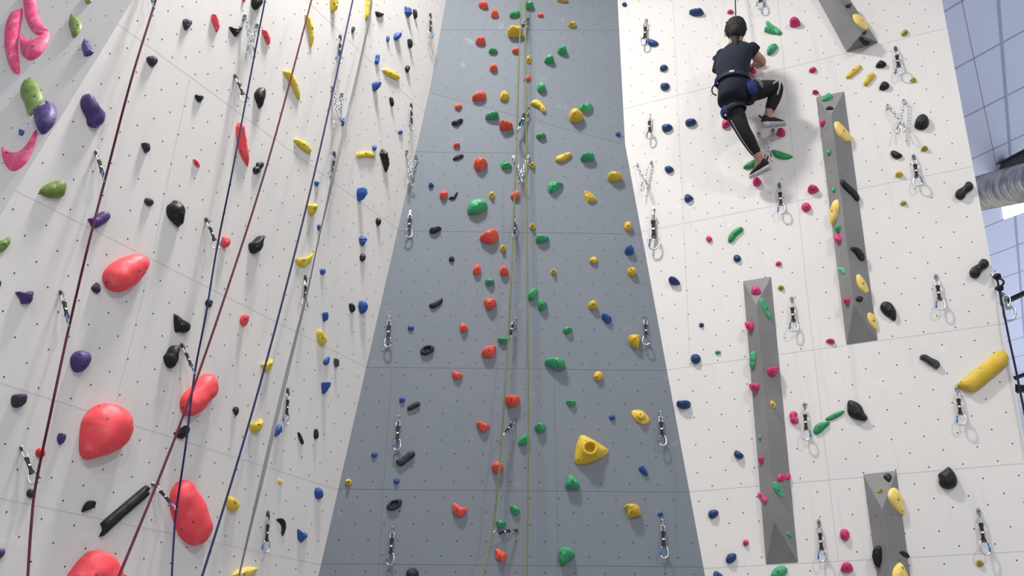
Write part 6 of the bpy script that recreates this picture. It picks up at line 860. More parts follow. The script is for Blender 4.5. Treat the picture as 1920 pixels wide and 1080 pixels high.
class MB:
    def __init__(s): s.v, s.f, s.m = [], [], []
    def add(s, V, F, mi=0):
        k = len(s.v); s.v += [tuple(x) for x in V]; s.f += [tuple(i + k for i in f) for f in F]; s.m += [mi] * len(F)
    def box(s, c, d, R=None, mi=0):
        P = np.array([(x, y, z) for x in (-.5, .5) for y in (-.5, .5) for z in (-.5, .5)]) * np.array(d)
        if R is not None: P = P @ np.array(R).T
        s.add(P + np.array(c), [(0, 1, 3, 2), (4, 6, 7, 5), (0, 4, 5, 1), (2, 3, 7, 6), (0, 2, 6, 4), (1, 5, 7, 3)], mi)
    def tube(s, pts, r, n=8, closed=False, mi=0, caps=True, flat=1., ref=None):
        P = np.array(pts, float); m = len(P); rr = np.broadcast_to(np.array(r, float), (m,))
        t = (np.roll(P, -1, 0) - np.roll(P, 1, 0)) if closed else np.gradient(P, axis=0)
        t /= np.linalg.norm(t, axis=1)[:, None] + 1e-12
        a = np.array(ref if ref is not None else ([0, 0, 1.] if abs(t[0][2]) < .8 else [1., 0, 0]))
        V = []
        for i in range(m):
            a = a - (a @ t[i]) * t[i]; a = a / (np.linalg.norm(a) + 1e-12); b = np.cross(t[i], a)
            for k in range(n):
                q = 2 * math.pi * k / n; V.append(P[i] + rr[i] * (math.cos(q) * a + flat * math.sin(q) * b))
        F = []
        for i in range(m if closed else m - 1):
            j = (i + 1) % m
            for k in range(n): F.append((i * n + k, i * n + (k + 1) % n, j * n + (k + 1) % n, j * n + k))
        if not closed and caps: F += [tuple(range(n))[::-1], tuple((m - 1) * n + k for k in range(n))]
        s.add(V, F, mi)
    def prism(s, poly, z0, z1, mi=0):
        n = len(poly); V = [(x, y, z0) for x, y in poly] + [(x, y, z1) for x, y in poly]
        F = [tuple(range(n))[::-1], tuple(range(n, 2 * n))] + [(i, (i + 1) % n, n + (i + 1) % n, n + i) for i in range(n)]
        s.add(V, F, mi)
    def ellipsoid(s, c, r, R=None, nu=16, nv=10, mi=0):
        V = []
        for j in range(nv + 1):
            p = math.pi * j / nv
            for i in range(nu):
                q = 2 * math.pi * i / nu; V.append((math.sin(p) * math.cos(q) * r[0], math.sin(p) * math.sin(q) * r[1], math.cos(p) * r[2]))
        V = np.array(V)
        if R is not None: V = V @ np.array(R).T
        F = [(j * nu + i, (j + 1) * nu + i, (j + 1) * nu + (i + 1) % nu, j * nu + (i + 1) % nu) for j in range(nv) for i in range(nu)]
        s.add(V + np.array(c), F, mi)
    def loft(s, rings, mi=0, caps=True):
        n = len(rings[0]); V = [p for r in rings for p in r]; F = []
        for j in range(len(rings) - 1):
            for k in range(n): F.append((j * n + k, j * n + (k + 1) % n, (j + 1) * n + (k + 1) % n, (j + 1) * n + k))
        if caps: F += [tuple(range(n))[::-1], tuple((len(rings) - 1) * n + k for k in range(n))]
        s.add(V, F, mi)
    def build(s, name, material, parent=None, smooth=False, matrix=None, mats=None):
        return obj(name, s.v, s.f, material, parent, smooth, matrix, mats, s.m if mats else None)

def spline(P, k=8):
    P = np.array(P, float); m = len(P); out = []
    for i in range(m - 1):
        a, b, c, d = P[max(i - 1, 0)], P[i], P[i + 1], P[min(i + 2, m - 1)]
        for t in np.linspace(0, 1, k, endpoint=False):
            out.append(.5 * (2 * b + (c - a) * t + (2 * a - 5 * b + 4 * c - d) * t * t + (3 * b - a - 3 * c + d) * t ** 3))
    out.append(P[-1]); return np.array(out)

def frame_matrix(k, u=0., v=0., h=0.):
    p, hh, up, out = (np.array(x) for x in FRAMES[k])
    q = p + u * hh + v * up + h * out
    return Matrix(((hh[0], up[0], out[0], q[0]), (hh[1], up[1], out[1], q[1]), (hh[2], up[2], out[2], q[2]), (0, 0, 0, 1)))

def basis_matrix(x, y, z, o): return Matrix(((x[0], y[0], z[0], o[0]), (x[1], y[1], z[1], o[1]), (x[2], y[2], z[2], o[2]), (0, 0, 0, 1)))
unit = lambda v: np.array(v, float) / (np.linalg.norm(v) + 1e-12)

# ------------------------------------------------------------------ the setting
def wall(name, keys, paint, joint):
    mb = MB(); UV = {}
    for k in keys:
        p, hh, up, out = (np.array(x) for x in FRAMES[k])
        P = [np.array(x) for x in WALLS[k]]
        P = [x - ((x - p) @ out) * out if k == 'K' else x for x in P]
        n = len(P); Bk = [x - .14 * out for x in P]
        c = np.cross(P[1] - P[0], P[2] - P[1])
        F = [tuple(range(n)), tuple(range(n, 2 * n))[::-1]] + [(i, n + i, n + (i + 1) % n, (i + 1) % n) for i in range(n)]
        if c @ out < 0: F = [f[::-1] for f in F]
        mb.add(P + Bk, F, 0)
        for fk, v, u0, st, cnt in HOLE_ROWS:
            if fk != k: continue
            for i in range(cnt):
                q = p + (u0 + i * st) * hh + v * up + .0012 * out
                mb.add([q + .0044 * (math.cos(a) * hh + math.sin(a) * up) for a in np.arange(8) * math.pi / 4], [tuple(range(8))], 1)
        for fk, a, b, c2, d in SEAMS:
            if fk != k: continue
            A, B = p + a * hh + b * up, p + c2 * hh + d * up; t = unit(B - A); w = np.cross(out, t) * .0013
            mb.add([A - w + .0008 * out, B - w + .0008 * out, B + w + .0008 * out, A + w + .0008 * out], [(0, 1, 2, 3)], 2)
    o = mb.build(name, None, mats=[paint, M['hole'], joint])
    uvl = o.data.uv_layers.new(name='UVMap')
    p, hh, up, out = (np.array(x) for x in FRAMES[keys[0]])
    for lp in o.data.loops:
        q = np.array(o.data.vertices[lp.vertex_index].co) - p; uvl.data[lp.index].uv = (q @ hh, q @ up)
    return tag(o, kind='structure')

wall('wall_back', 'GU', M['grey'], M['seam_grey'])
wall('wall_left', 'L', M['white'], M['seam'])
wall('wall_right', 'R', M['white'], M['seam'])
wall('wall_upper_left', 'K', M['white'], M['seam'])

fl = MB(); fl.box((0, 0, -.15), (17, 17, .3)); tag(fl.build('floor', M['floor']), kind='structure')

CZ = 9.6
ca, cb = np.array(FAR['ceil_a']), np.array(FAR['ceil_b'])
da = unit(cb - ca); db = unit((.60, -.80, 0))
ce = MB(); ce.box((4, 12, CZ + .1), (44, 60, .2))
sp = np.linalg.norm(cb - ca) / 6
for i in range(-16, 16):
    q = ca + da * sp * (i + .08); w = np.cross((0, 0, 1), db) * .012
    ce.add([q - db * 26 - w - (0, 0, .004), q + db * 26 - w - (0, 0, .004), q + db * 26 + w - (0, 0, .004), q - db * 26 + w - (0, 0, .004)], [(0, 1, 2, 3)], 1)
for i in range(-7, 8):
    q = ca + db * 2.2 * i; w = np.cross((0, 0, 1), da) * (.016)
    ce.add([q - da * 26 - w - (0, 0, .005), q + da * 26 - w - (0, 0, .005), q + da * 26 + w - (0, 0, .005), q - da * 26 + w - (0, 0, .005)], [(0, 1, 2, 3)], 1)
tag(ce.build('ceiling', None, mats=[M['ceiling'], M['ceil_joint']]), kind='structure')
sk = [np.array(x) - (0, 0, .02) for x in FAR['skylight']]
c = np.cross(sk[1] - sk[0], sk[2] - sk[0])
sm = MB(); sm.add(sk + [x + np.array((0, 0, .015)) for x in sk], [(0, 1, 2, 3), (7, 6, 5, 4), (0, 4, 5, 1), (1, 5, 6, 2), (2, 6, 7, 3), (3, 7, 4, 0)])
tag(sm.build('window_1', M['sky_panel']), kind='structure')

# ------------------------------------------------------------------ volumes
VL = {'V1': 'grey prism volume slanting across the top of the right white wall', 'V2': 'long grey prism volume on upper right white wall with yellow and black holds',
      'V3': 'long grey prism volume on lower right white wall with pink and green holds', 'V4': 'grey prism volume running off the bottom edge of the right white wall'}
for k, V in VOLUMES.items():
    V = np.array(V); ctr = V[:4].mean(0); out = np.array(FRAMES['R'][3])
    mb = MB(); F = [(0, 3, 5, 4), (1, 4, 5, 2), (0, 4, 1), (3, 2, 5), (0, 1, 2, 3)]
    W = V - ctr
    FF = []
    for f in F:
        n = np.cross(W[f[1]] - W[f[0]], W[f[2]] - W[f[0]]); m = W[list(f)].mean(0) - (W.mean(0))
        FF.append(f if n @ m > 0 else f[::-1])
    mb.add(W + .001 * out, FF)
    # fixing screws and spare nuts in the long faces
    for fa in ('L', 'R'):
        fp, fh, fu, fo = (np.array(x) for x in FRAMES[k + fa]); idx = F[0] if fa == 'L' else F[1]
        cc = V[list(idx)]; a0, a1 = .5 * (cc[0] + cc[3 if fa == 'L' else 1]), .5 * (cc[1 if fa == 'L' else 3] + cc[2])
        for t in (.12, .33, .52, .71, .9):
            q = (a0 + (a1 - a0) * t) if fa == 'L' else (.5 * (cc[0] + cc[1]) * (1 - t) + .5 * (cc[2] + cc[3]) * t)
            q = q - ((q - fp) @ fo) * fo + .0012 * fo - ctr
            mb.add([q + .0042 * (math.cos(a) * fh + math.sin(a) * fu) for a in np.arange(8) * math.pi / 4], [tuple(range(8))], 1)
    o = mb.build('wall_volume', None, matrix=Matrix.Translation(ctr), mats=[M['volume'], M['hole']])
    bv = o.modifiers.new('edge', 'BEVEL'); bv.width = .004; bv.segments = 2
    tag(o, VL[k], 'volume', 'grey prism volumes on the right white wall')

# ------------------------------------------------------------------ holds
def smooth_outline(pts, n, sharp):
    """closed outline through pts, resampled to n points"""
    p = np.array(pts, float); m = len(p)
    if sharp:
        dense = np.concatenate([p[i] + (p[(i + 1) % m] - p[i]) * np.linspace(0, 1, 12, endpoint=False)[:, None] for i in range(m)])
    else:
        t = np.linspace(0, 1, 10, endpoint=False)[:, None]; out = []
        for i in range(m):
            a, b, c, d = p[i - 1], p[i], p[(i + 1) % m], p[(i + 2) % m]
            out.append(.5 * (2 * b + (c - a) * t + (2 * a - 5 * b + 4 * c - d) * t ** 2 + (3 * b - a - 3 * c + d) * t ** 3))
        dense = np.concatenate(out)
    seg = np.linalg.norm(np.roll(dense, -1, 0) - dense, axis=1)
    L = np.concatenate([[0], np.cumsum(seg)])
    s = np.linspace(0, L[-1], n, endpoint=False)
    D = np.concatenate([dense, dense[:1]])
    return np.stack([np.interp(s, L, D[:, 0]), np.interp(s, L, D[:, 1])], 1)

def medial(o):
    """for every outline point the middle of the chord through the shape"""
    n = len(o); nx = np.roll(o, -1, 0); half = np.zeros(n)
    tan = np.roll(o, -2, 0) - np.roll(o, 2, 0)
    nor = np.stack([-tan[:, 1], tan[:, 0]], 1); nor /= np.linalg.norm(nor, axis=1)[:, None] + 1e-12
    e = nx - o
    for i in range(n):
        d = nor[i]; w = o - o[i]
        den = d[0] * e[:, 1] - d[1] * e[:, 0]
        den = np.where(abs(den) < 1e-12, 1e-12, den)
        t = (w[:, 0] * e[:, 1] - w[:, 1] * e[:, 0]) / den
        s = (w[:, 0] * d[1] - w[:, 1] * d[0]) / den
        ok = (t > 1e-4) & (s >= 0) & (s <= 1)
        for k in (-2, -1, 0, 1): ok[(i + k) % n] = False
        half[i] = t[ok].min() * .5 if ok.any() else 0
    half = np.minimum(half, 1.12 * np.median(half)); out = o + nor * half[:, None]; c = o.mean(0)
    for _ in range(6): out = .5 * out + .25 * (np.roll(out, 1, 0) + np.roll(out, -1, 0))
    area = .5 * abs(np.sum(o[:, 0] * np.roll(o[:, 1], -1) - o[:, 1] * np.roll(o[:, 0], -1)))
    pull = .18 if area > .70 * np.ptp(o[:, 0]) * np.ptp(o[:, 1]) else 0.
    return (1 - pull) * out + pull * c

RINGS = {
 'dome': [(1, 0), (.985, .16), (.92, .42), (.78, .68), (.58, .87), (.38, .97), (.2, 1)],
 'wedge': [(1, 0), (.97, .2), (.87, .5), (.70, .78), (.5, .95), (.34, 1.0), (.18, .99)],
 'facet': [(1, 0), (.80, .52), (.36, 1)],
 'bar': [(1, 0), (.97, .45), (.86, .78), (.66, .95), (.4, 1), (.2, 1)],
 'ring': [(1, 0), (.98, .35), (.88, .8), (.74, 1), (.6, .95), (.5, .65), (.42, .25), (.15, .18)],
 'crater': [(1, 0), (.97, .14), (.84, .36), (.62, .62), (.52, .86), (.45, 1), (.37, 1.02), (.32, .88), (.28, .4), (.12, .28)],
 'pin': [(1, 0), (.98, .2), (.86, .4), (.66, .5), (.58, .62), (.52, .9), (.42, 1.02), (.15, 1.05)],
 'hat': [(1, 0), (.96, .14), (.84, .28), (.66, .36), (.56, .42), (.5, .68), (.4, .88), (.24, .98), (.1, 1)],
 'ball': [(1, 0), (1.0, .3), (.95, .55), (.82, .78), (.6, .93), (.34, .99), (.12, 1)],
}

def field_mesh(o, kind, P, rnd, size):
    """a smooth hold: the outline filled with points whose height grows with their distance from the edge"""
    n = len(o); c = o.mean(0); e = np.roll(o, -1, 0) - o; el = (e ** 2).sum(1) + 1e-12
    def dist(q):
        t = np.clip(((q[:, None] - o) * e).sum(2) / el, 0, 1)
        return np.sqrt(((q[:, None] - o - t[..., None] * e) ** 2).sum(2)).min(1)
    def inside(q):
        a, b = o, np.roll(o, -1, 0); y = q[:, 1][:, None]
        hit = ((a[:, 1] > y) != (b[:, 1] > y)) & (q[:, 0][:, None] < (b[:, 0] - a[:, 0]) * (y - a[:, 1]) / (b[:, 1] - a[:, 1] + 1e-15) + a[:, 0])
        return hit.sum(1) % 2 == 1
    area = .5 * abs(np.sum(o[:, 0] * np.roll(o[:, 1], -1) - o[:, 1] * np.roll(o[:, 0], -1)))
    sp = math.sqrt(area) / 12; lo, hi = o.min(0), o.max(0)
    gx = np.arange(lo[0], hi[0] + sp, sp); gy = np.arange(lo[1], hi[1] + sp, sp * .866)
    g = np.array([(x + (.5 * sp if j % 2 else 0), y) for j, y in enumerate(gy) for x in gx])
    g = g[inside(g)]; d = dist(g); dmax = d.max() if len(g) else sp; g = g[d > 1.35 * sp]
    tan = np.roll(o, -1, 0) - np.roll(o, 1, 0); nor = np.stack([-tan[:, 1], tan[:, 0]], 1); nor /= np.linalg.norm(nor, axis=1)[:, None] + 1e-12
    Q = [o]
    for off in (.2, .5, .9):
        r2 = o + nor * off * sp; r2 = r2[inside(r2)]; r2 = r2[dist(r2) > .93 * off * sp]; Q.append(r2)
    Q = np.concatenate(Q + [g])
    out = delaunay_2d_cdt([Vector(q) for q in Q.tolist()], [(i, (i + 1) % n) for i in range(n)], [], 1, 1e-7)
    V = np.array([tuple(v) for v in out[0]]); F = [tuple(f) for f in out[2]]
    s = 1 - np.minimum(dist(V) / (dmax * .97), 1)
    tab = sorted(RINGS[kind]); h = np.interp(s, [a for a, b in tab], [b for a, b in tab])
    edge = dist(V) < 1e-6; h[edge] = 0
    nb = [set() for _ in V]
    for f in F:
        for a in f: nb[a] |= set(f)
    for _ in range(5):
        h2 = h.copy()
        for i in range(len(V)):
            if not edge[i] and s[i] < .72: h2[i] = .4 * h[i] + .6 * np.mean([h[j] for j in nb[i]])
        h = h2
    if kind == 'wedge': V = V + np.column_stack([0 * s, .21 * np.ptp(o[:, 1]) * (1 - s) * (~edge)])
    return V, h, F, edge

def hold_mesh(pts, kind, P, seed):
    """a hold: rings rising from the outline on the wall to a ridge or summit; returns vertices (u, v, height) and faces"""
    a = np.array(pts, float)
    if np.sum(a[:, 0] * np.roll(a[:, 1], -1) - a[:, 1] * np.roll(a[:, 0], -1)) < 0: a = a[::-1]
    size = np.sqrt(np.ptp(a[:, 0]) * np.ptp(a[:, 1]))
    sharp = kind == 'facet'
    n = 2 * len(a) if sharp else (40 if size > .25 else 28)
    o = smooth_outline(a, n, sharp)
    rnd = np.random.RandomState(seed)
    c = o.mean(0)
    if kind in ('ring', 'crater', 'pin', 'hat', 'ball'): m = np.repeat(c[None], n, 0)
    else: m = medial(o)
    hh = np.ptp(o[:, 1])
    if kind in ('dome', 'wedge', 'bar'):
        q, h, F, edge = field_mesh(o, kind, P, rnd, size)
        ph = rnd.rand(8) * 6.28; fr = (1.2 + rnd.rand(4) * 1.4) * 6.28 / (size + 1e-6); tilt = (rnd.rand(2) - .5) * (.5 if kind == 'wedge' else .22)
        big = size > .3 or kind == 'bar'
        amp = (.003 if big else .008) * size * np.sqrt(h)[:, None]
        q = q + amp * np.stack([np.sin(q[:, 0] * fr[0] + ph[0]) * np.sin(q[:, 1] * fr[1] + ph[1]), np.sin(q[:, 0] * fr[2] + ph[2]) * np.sin(q[:, 1] * fr[3] + ph[3])], 1)
        z = P * h * (1 + (.03 if big else .045) * np.sin(q[:, 0] * fr[1] + ph[4]) * np.sin(q[:, 1] * fr[2] + ph[5]) + (q - c) @ tilt / (size + 1e-6) * (.7 if big else 1.2))
        return np.column_stack([q, np.where(edge, 0, np.maximum(z, .2 * P * h))]), F
    ph = rnd.rand(8) * 6.28; fr = (1.2 + rnd.rand(4) * 1.4) * 6.28 / (size + 1e-6)
    tilt = (rnd.rand(2) - .5) * (.5 if kind in ('facet', 'wedge') else .22)
    V, F = [], []
    for k, (s, h) in enumerate(RINGS[kind]):
        q = m + (o - m) * s
        if kind in ('crater', 'hat', 'pin'):
            r = np.linalg.norm(o - c, axis=1).mean() * s
            ang = np.arctan2(o[:, 1] - c[1], o[:, 0] - c[0])
            circ = c + r * np.stack([np.cos(ang), np.sin(ang)], 1)
            w = min(1, max(0, (.9 - s) * 2.2)); q = q * (1 - w) + circ * w
        if kind == 'wedge': q = q + np.array([0, .26 * hh * (1 - s) * .8])
        if k:
            amp = {'facet': .03, 'pin': .01, 'crater': .008, 'bar': .007, 'ball': .01, 'ring': .02}.get(kind, .013) * size * (.3 if size > .3 else 1)
            f = h ** .5
            nx = np.sin(q[:, 0] * fr[0] + ph[0]) * np.sin(q[:, 1] * fr[1] + ph[1])
            ny = np.sin(q[:, 0] * fr[2] + ph[2]) * np.sin(q[:, 1] * fr[3] + ph[3])
            q = q + amp * f * np.stack([nx, ny], 1)
            z = P * h * (1 + (.03 if size > .3 or kind in ('bar', 'crater', 'hat', 'pin') else .08) * np.sin(q[:, 0] * fr[1] + ph[4]) * np.sin(q[:, 1] * fr[2] + ph[5]) + (q - c) @ tilt / (size + 1e-6) * (.7 if size > .3 or kind == 'bar' else 1.2))
            if sharp: q = q + (rnd.rand(n, 2) - .5) * .03 * size; z = z * (1 + (rnd.rand(n) - .5) * .12)
            z = np.maximum(z, .15 * P * h)
        else: z = np.zeros(n)
        V.append(np.column_stack([q, z]))
    R = len(V)
    for k in range(R - 1):
        for i in range(n):
            j = (i + 1) % n
            F.append((k * n + i, k * n + j, (k + 1) * n + j, (k + 1) * n + i))
    V = np.concatenate(V)
    V = np.vstack([V, V[-n:].mean(0)])
    for i in range(n): F.append(((R - 1) * n + i, (R - 1) * n + (i + 1) % n, len(V) - 1))
    return V, F


def bolt_mesh(name, r):
    n = 10; V = []; F = []
    an = np.arange(n) * 2 * math.pi / n
    for rr, z in ((r, -.004), (r, .0016), (r * .72, .0022), (r * .5, .0022), (r * .46, -.001)):
        V += [(rr * math.cos(a), rr * math.sin(a), z) for a in an]
    for k in range(4): F += [(k * n + i, k * n + (i + 1) % n, (k + 1) * n + (i + 1) % n, (k + 1) * n + i) for i in range(n)]
    mi = [1] * n + [1] * n + [0] * n + [1] * n
    F.append(tuple(4 * n + i for i in range(n))); mi.append(1)
    o = obj(name, V, F, None, mats=[M['bolt'], M['hole']], mi=mi)
    me = o.data; bpy.data.objects.remove(o); return me
BOLT, SCREW = bolt_mesh('bolt', .0068), bolt_mesh('screw', .0045)

for (w, u, v, c, kind, P, seed, label, group, outline, bolts) in HOLDS:
    pts = [tuple(float(q) / 1000 for q in s.split(',')) for s in outline.split()]
    V, F = hold_mesh(pts, kind, P, seed)
    V[:, 2] += .0005
    o = obj('climbing_hold', V, F, M['hold_' + c], smooth=kind != 'facet', matrix=frame_matrix(w, u, v))
    tag(o, label, 'hold', group)
    for x, y, z, a, b, d, small in bolts:
        bo = bpy.data.objects.new('screw' if small else 'bolt', SCREW if small else BOLT); COL.objects.link(bo); bo.parent = o
        q = Vector((a, b, d)).to_track_quat('Z', 'Y')
        bo.matrix_local = Matrix.Translation((x, y, z)) @ q.to_matrix().to_4x4()

# ------------------------------------------------------------------ quickdraws
def stadium(w, y0, y1, n=6, z=0.):
    r = w / 2; out = []
    for i in range(n + 1): a = math.pi * i / n; out.append((r * math.cos(a), y1 - r + r * math.sin(a), z))
    for i in range(n + 1): a = math.pi + math.pi * i / n; out.append((r * math.cos(a), y0 + r + r * math.sin(a), z))
    return out
def quickdraw_parts():
    """a unit-length quickdraw hanging down -y from its bolt, z away from the wall"""
    P = []
    mb = MB(); mb.prism([(-.038, .045), (-.022, .066), (.022, .066), (.038, .045), (.038, -.05), (.022, -.08), (-.022, -.08), (-.038, -.05)], -.045, -.03)
    mb.prism([(-.024, -.04), (.024, -.04), (.028, -.14), (.012, -.165), (-.012, -.165), (-.028, -.14)], .01, .022); mb.box((0, -.045, -.01), (.048, .014, .066))
    P.append(('hanger', mb, M['zinc'], None))
    mb = MB(); mb.prism([(.035 * math.cos(a), .02 + .035 * math.sin(a)) for a in np.arange(6) * math.pi / 3], -.035, .005); P.append(('bolt', mb, M['bolt'], None))
    mb = MB(); mb.tube(stadium(.10, -.31, -.12), .013, 8, True, ref=(0, 0, 1)); P.append(('quick_link', mb, M['steel'], None))
    mb = MB(); mb.tube([(.05, -.19, 0), (.05, -.25, 0)], .019, 6); P.append(('sleeve', mb, M['steel'], 'quick_link'))
    mb = MB()
    mb.prism([(-.045, -.285), (.045, -.285), (.05, -.35), (.036, -.37), (.036, -.62), (.05, -.65), (.048, -.715), (-.048, -.715), (-.05, -.65), (-.036, -.62), (-.036, -.37), (-.05, -.35)], -.014, .014)
    P.append(('sling', mb, M['webbing'], None))
    mb = MB(); mb.box((0, -.5, .004), (.056, .04, .034)); P.append(('tag', mb, M['tag'], 'sling'))
    mb = MB(); mb.box((0, -.7, 0), (.115, .035, .045)); P.append(('rubber_keeper', mb, M['keeper'], None))
    mb = MB(); mb.tube(spline([(-.075, -.735, 0), (-.03, -.705, 0), (.05, -.70, 0), (.085, -.735, 0), (.10, -.83, 0), (.09, -.92, 0), (.03, -.985, 0), (-.055, -.975, 0), (-.095, -.925, 0)], 5), .019, 8, False, ref=(0, 0, 1)); P.append(('carabiner', mb, M['steel'], None))
    mb = MB(); mb.tube([(-.075, -.735, 0), (-.098, -.85, 0), (-.096, -.93, 0)], .0195, 7); P.append(('gate', mb, M['gate'], 'carabiner'))
    return P
QP = None
for i, (A, B, k, label, group) in enumerate(QUICKDRAWS):
    A, B = np.array(A), np.array(B); L = np.linalg.norm(B - A); d = (B - A) / L; out = np.array(FRAMES[k][3])
    y = -d; z = unit(out - (out @ y) * y); x = np.cross(y, z)
    s = -1 if i % 3 == 1 else 1
    root = empty('quickdraw', basis_matrix(x * L * s, y * L, z * L, A))
    tag(root, label, 'quickdraw', group)
    turn = 1.15 if 'green' in label else .75 if 'clipped' in label or 'pulled' in label else (-.3, .25, .1, -.15)[i % 4]
    if QP is None:
        QP = []; made = {}
        for nm, mb, mt, par in quickdraw_parts():
            o = mb.build(nm, mt, made.get(par, root), smooth=nm in ('quick_link', 'carabiner', 'gate')); made[nm] = o; QP.append((o, par))
    else:
        new = {}
        for o, par in QP:
            c = o.copy(); COL.objects.link(c); c.parent = new[par] if par else root; new[o.name.split('.')[0]] = c
    for ch in root.children:
        if ch.name.split('.')[0] in ('carabiner', 'rubber_keeper'): ch.rotation_euler = (0, turn, 0)

# ------------------------------------------------------------------ chain anchors
def link(c, d, s, L=.036, w=.021, r=.003):
    """one oval chain link along d, lying across s"""
    d, s = unit(d), unit(s); P = []
    for x, y, _ in stadium(w, -L / 2, L / 2, 5): P.append(np.array(c) + d * y + s * x)
    return P
for A, B, J, D, k, label in ANCHORS:
    A, B, J, D = (np.array(q) for q in (A, B, J, D)); p, hh, up, out = (np.array(q) for q in FRAMES[k])
    root = empty('chain_anchor', Matrix.Translation(J)); tag(root, label, 'anchor', 'steel chain anchors on the walls')
    for q in (A, B):
        R = np.stack([hh, up, out], 1)
        mb = MB(); mb.prism([(-.013, .016), (-.006, .023), (.006, .023), (.013, .016), (.012, -.016), (.006, -.026), (-.006, -.026), (-.012, -.016)], .002, .007)
        mb.box((0, -.016, .02), (.02, .005, .03)); mb.v = [tuple(R @ np.array(x) + q - J) for x in mb.v]
        h = mb.build('hanger', M['steel'], root)
        mb = MB(); mb.prism([(.0075 * math.cos(a), .008 + .0075 * math.sin(a)) for a in np.arange(6) * math.pi / 3], .008, .02); mb.v = [tuple(R @ np.array(x) + q - J) for x in mb.v]
        mb.build('bolt', M['bolt'], h)
        S = q + .03 * out - .02 * up; n = max(3, int(round(np.linalg.norm(J - S) / .029))); mb = MB(); d = unit(J - S); side = unit(np.cross(d, out))
        for i in range(n):
            mb.tube(link(S - J + (J - S) * (i + .5) / n, d, side if i % 2 else out), .0029, 6, True)
        mb.build('chain', M['steel'], root, smooth=True)
    mb = MB(); mb.tube([.016 * (math.cos(a) * hh + math.sin(a) * up) for a in np.arange(16) * math.pi / 8], .0034, 7, True); mb.build('ring', M['steel'], root, smooth=True)
    dn = unit(D - J); Ld = np.linalg.norm(D - J)
    for s in (-1, 1):
        ax = unit(dn + s * .22 * hh + .12 * out); sd = unit(.5 * hh * s + .85 * out); c = ax * (Ld * .5 + .004) + out * .008 * s
        mb = MB(); mb.tube(link(c, ax, sd, max(Ld * .95, .06), .030), .0036, 7, True); cb_ = mb.build('carabiner', M['steel'], root, smooth=True)
        mb = MB(); mb.tube([c - ax * Ld * .2 + unit(sd) * .015, c + ax * Ld * .2 + unit(sd) * .015], .0048, 7); mb.build('gate', M['zinc'], cb_)

# ------------------------------------------------------------------ ropes
for label, colour, r, pts in ROPES:
    P = spline(pts, 10); mb = MB(); o0 = P[len(P) // 2]
    mb.tube(P - o0, r, 8); tag(mb.build('rope', M['rope_' + colour], smooth=True, matrix=Matrix.Translation(o0)), label, 'rope', 'climbing ropes')
# twisted flat strap
P = spline([p for p, w in STRAP], 8); W = np.interp(np.linspace(0, len(STRAP) - 1, len(P)), range(len(STRAP)), [w for p, w in STRAP])
cam0 = np.array((0, 0, 1.6)); V = []; o0 = P[len(P) // 2]
for i, q in enumerate(P):
    t = unit(P[min(i + 1, len(P) - 1)] - P[max(i - 1, 0)]); e = unit(cam0 - q); a = unit(np.cross(t, np.cross(np.array(FRAMES['L'][3]), t))); b = np.cross(t, a)
    half = .0125; want = W[i] / 240 / 2; sn = min(1., want / half)
    # the webbing is twisted several times along its length
    e2 = unit(e - (e @ t) * t); s2 = np.cross(t, e2); dr = s2 * sn + e2 * math.sqrt(1 - sn * sn); nn = np.cross(t, dr)
    V += [q + dr * half + nn * .0012 - o0, q - dr * half + nn * .0012 - o0, q - dr * half - nn * .0012 - o0, q + dr * half - nn * .0012 - o0]
F = [(i * 4 + k, i * 4 + (k + 1) % 4, i * 4 + 4 + (k + 1) % 4, i * 4 + 4 + k) for i in range(len(P) - 1) for k in range(4)]
tag(obj('belay_strap', V, F, M['strap'], matrix=Matrix.Translation(o0)), 'flat grey webbing strap hanging twisted down the left white wall', 'strap')

# ------------------------------------------------------------------ hall fittings at the right
a, m_, b = (np.array(x) for x in FAR['duct'])
ax = unit(b - a); a = a - ax * .2; b = b + ax * 3; L = np.linalg.norm(b - a); r0 = .235
u1 = unit(np.cross(ax, (0, 0, 1))); u2 = np.cross(ax, u1)
mb = MB(); n = 28; rings = []; prof = []
x = 0.
while x < L:
    for dx, dr in ((0, 0), (.045, 0), (.05, .006), (.056, .006), (.062, 0)): prof.append((x + dx, r0 + dr * .6))
    prof += [(x + .12, r0), (x + .125, .0 + r0 + .012), (x + .14, r0 + .012), (x + .145, r0)]
    x += .19
for xx, rr in prof: rings.append([ax * xx + rr * (math.cos(q) * u1 + math.sin(q) * u2) for q in np.arange(n) * 2 * math.pi / n])
mb.loft(rings); du = mb.build('ventilation_duct', M['galv'], smooth=True, matrix=Matrix.Translation(a)); tag(du, 'ribbed silver ventilation duct under the ceiling beyond the right wall', 'duct')
mb = MB(); mb.tube([np.array(FAR['wire'][0]) - a, np.array(FAR['wire'][1]) - a], .004, 6); wr = mb.build('hanger_wire', M['zinc'], du)
A, B = (np.array(x) for x in FAR['beam'])
mb = MB(); d = unit(B - A); s = unit(np.cross(d, (0, 0, 1))); up = np.cross(s, d); o0 = .5 * (A + B)
for off, w_, h_ in ((.09, .16, .015), (-.09, .16, .015), (0, .012, .17)):
    mb.box(up * off, (np.linalg.norm(B - A), w_, h_), np.stack([d, s, up], 1))
tag(mb.build('steel_beam', M['dark_steel'], matrix=Matrix.Translation(o0)), 'black steel beam end above the silver duct', 'beam', None)
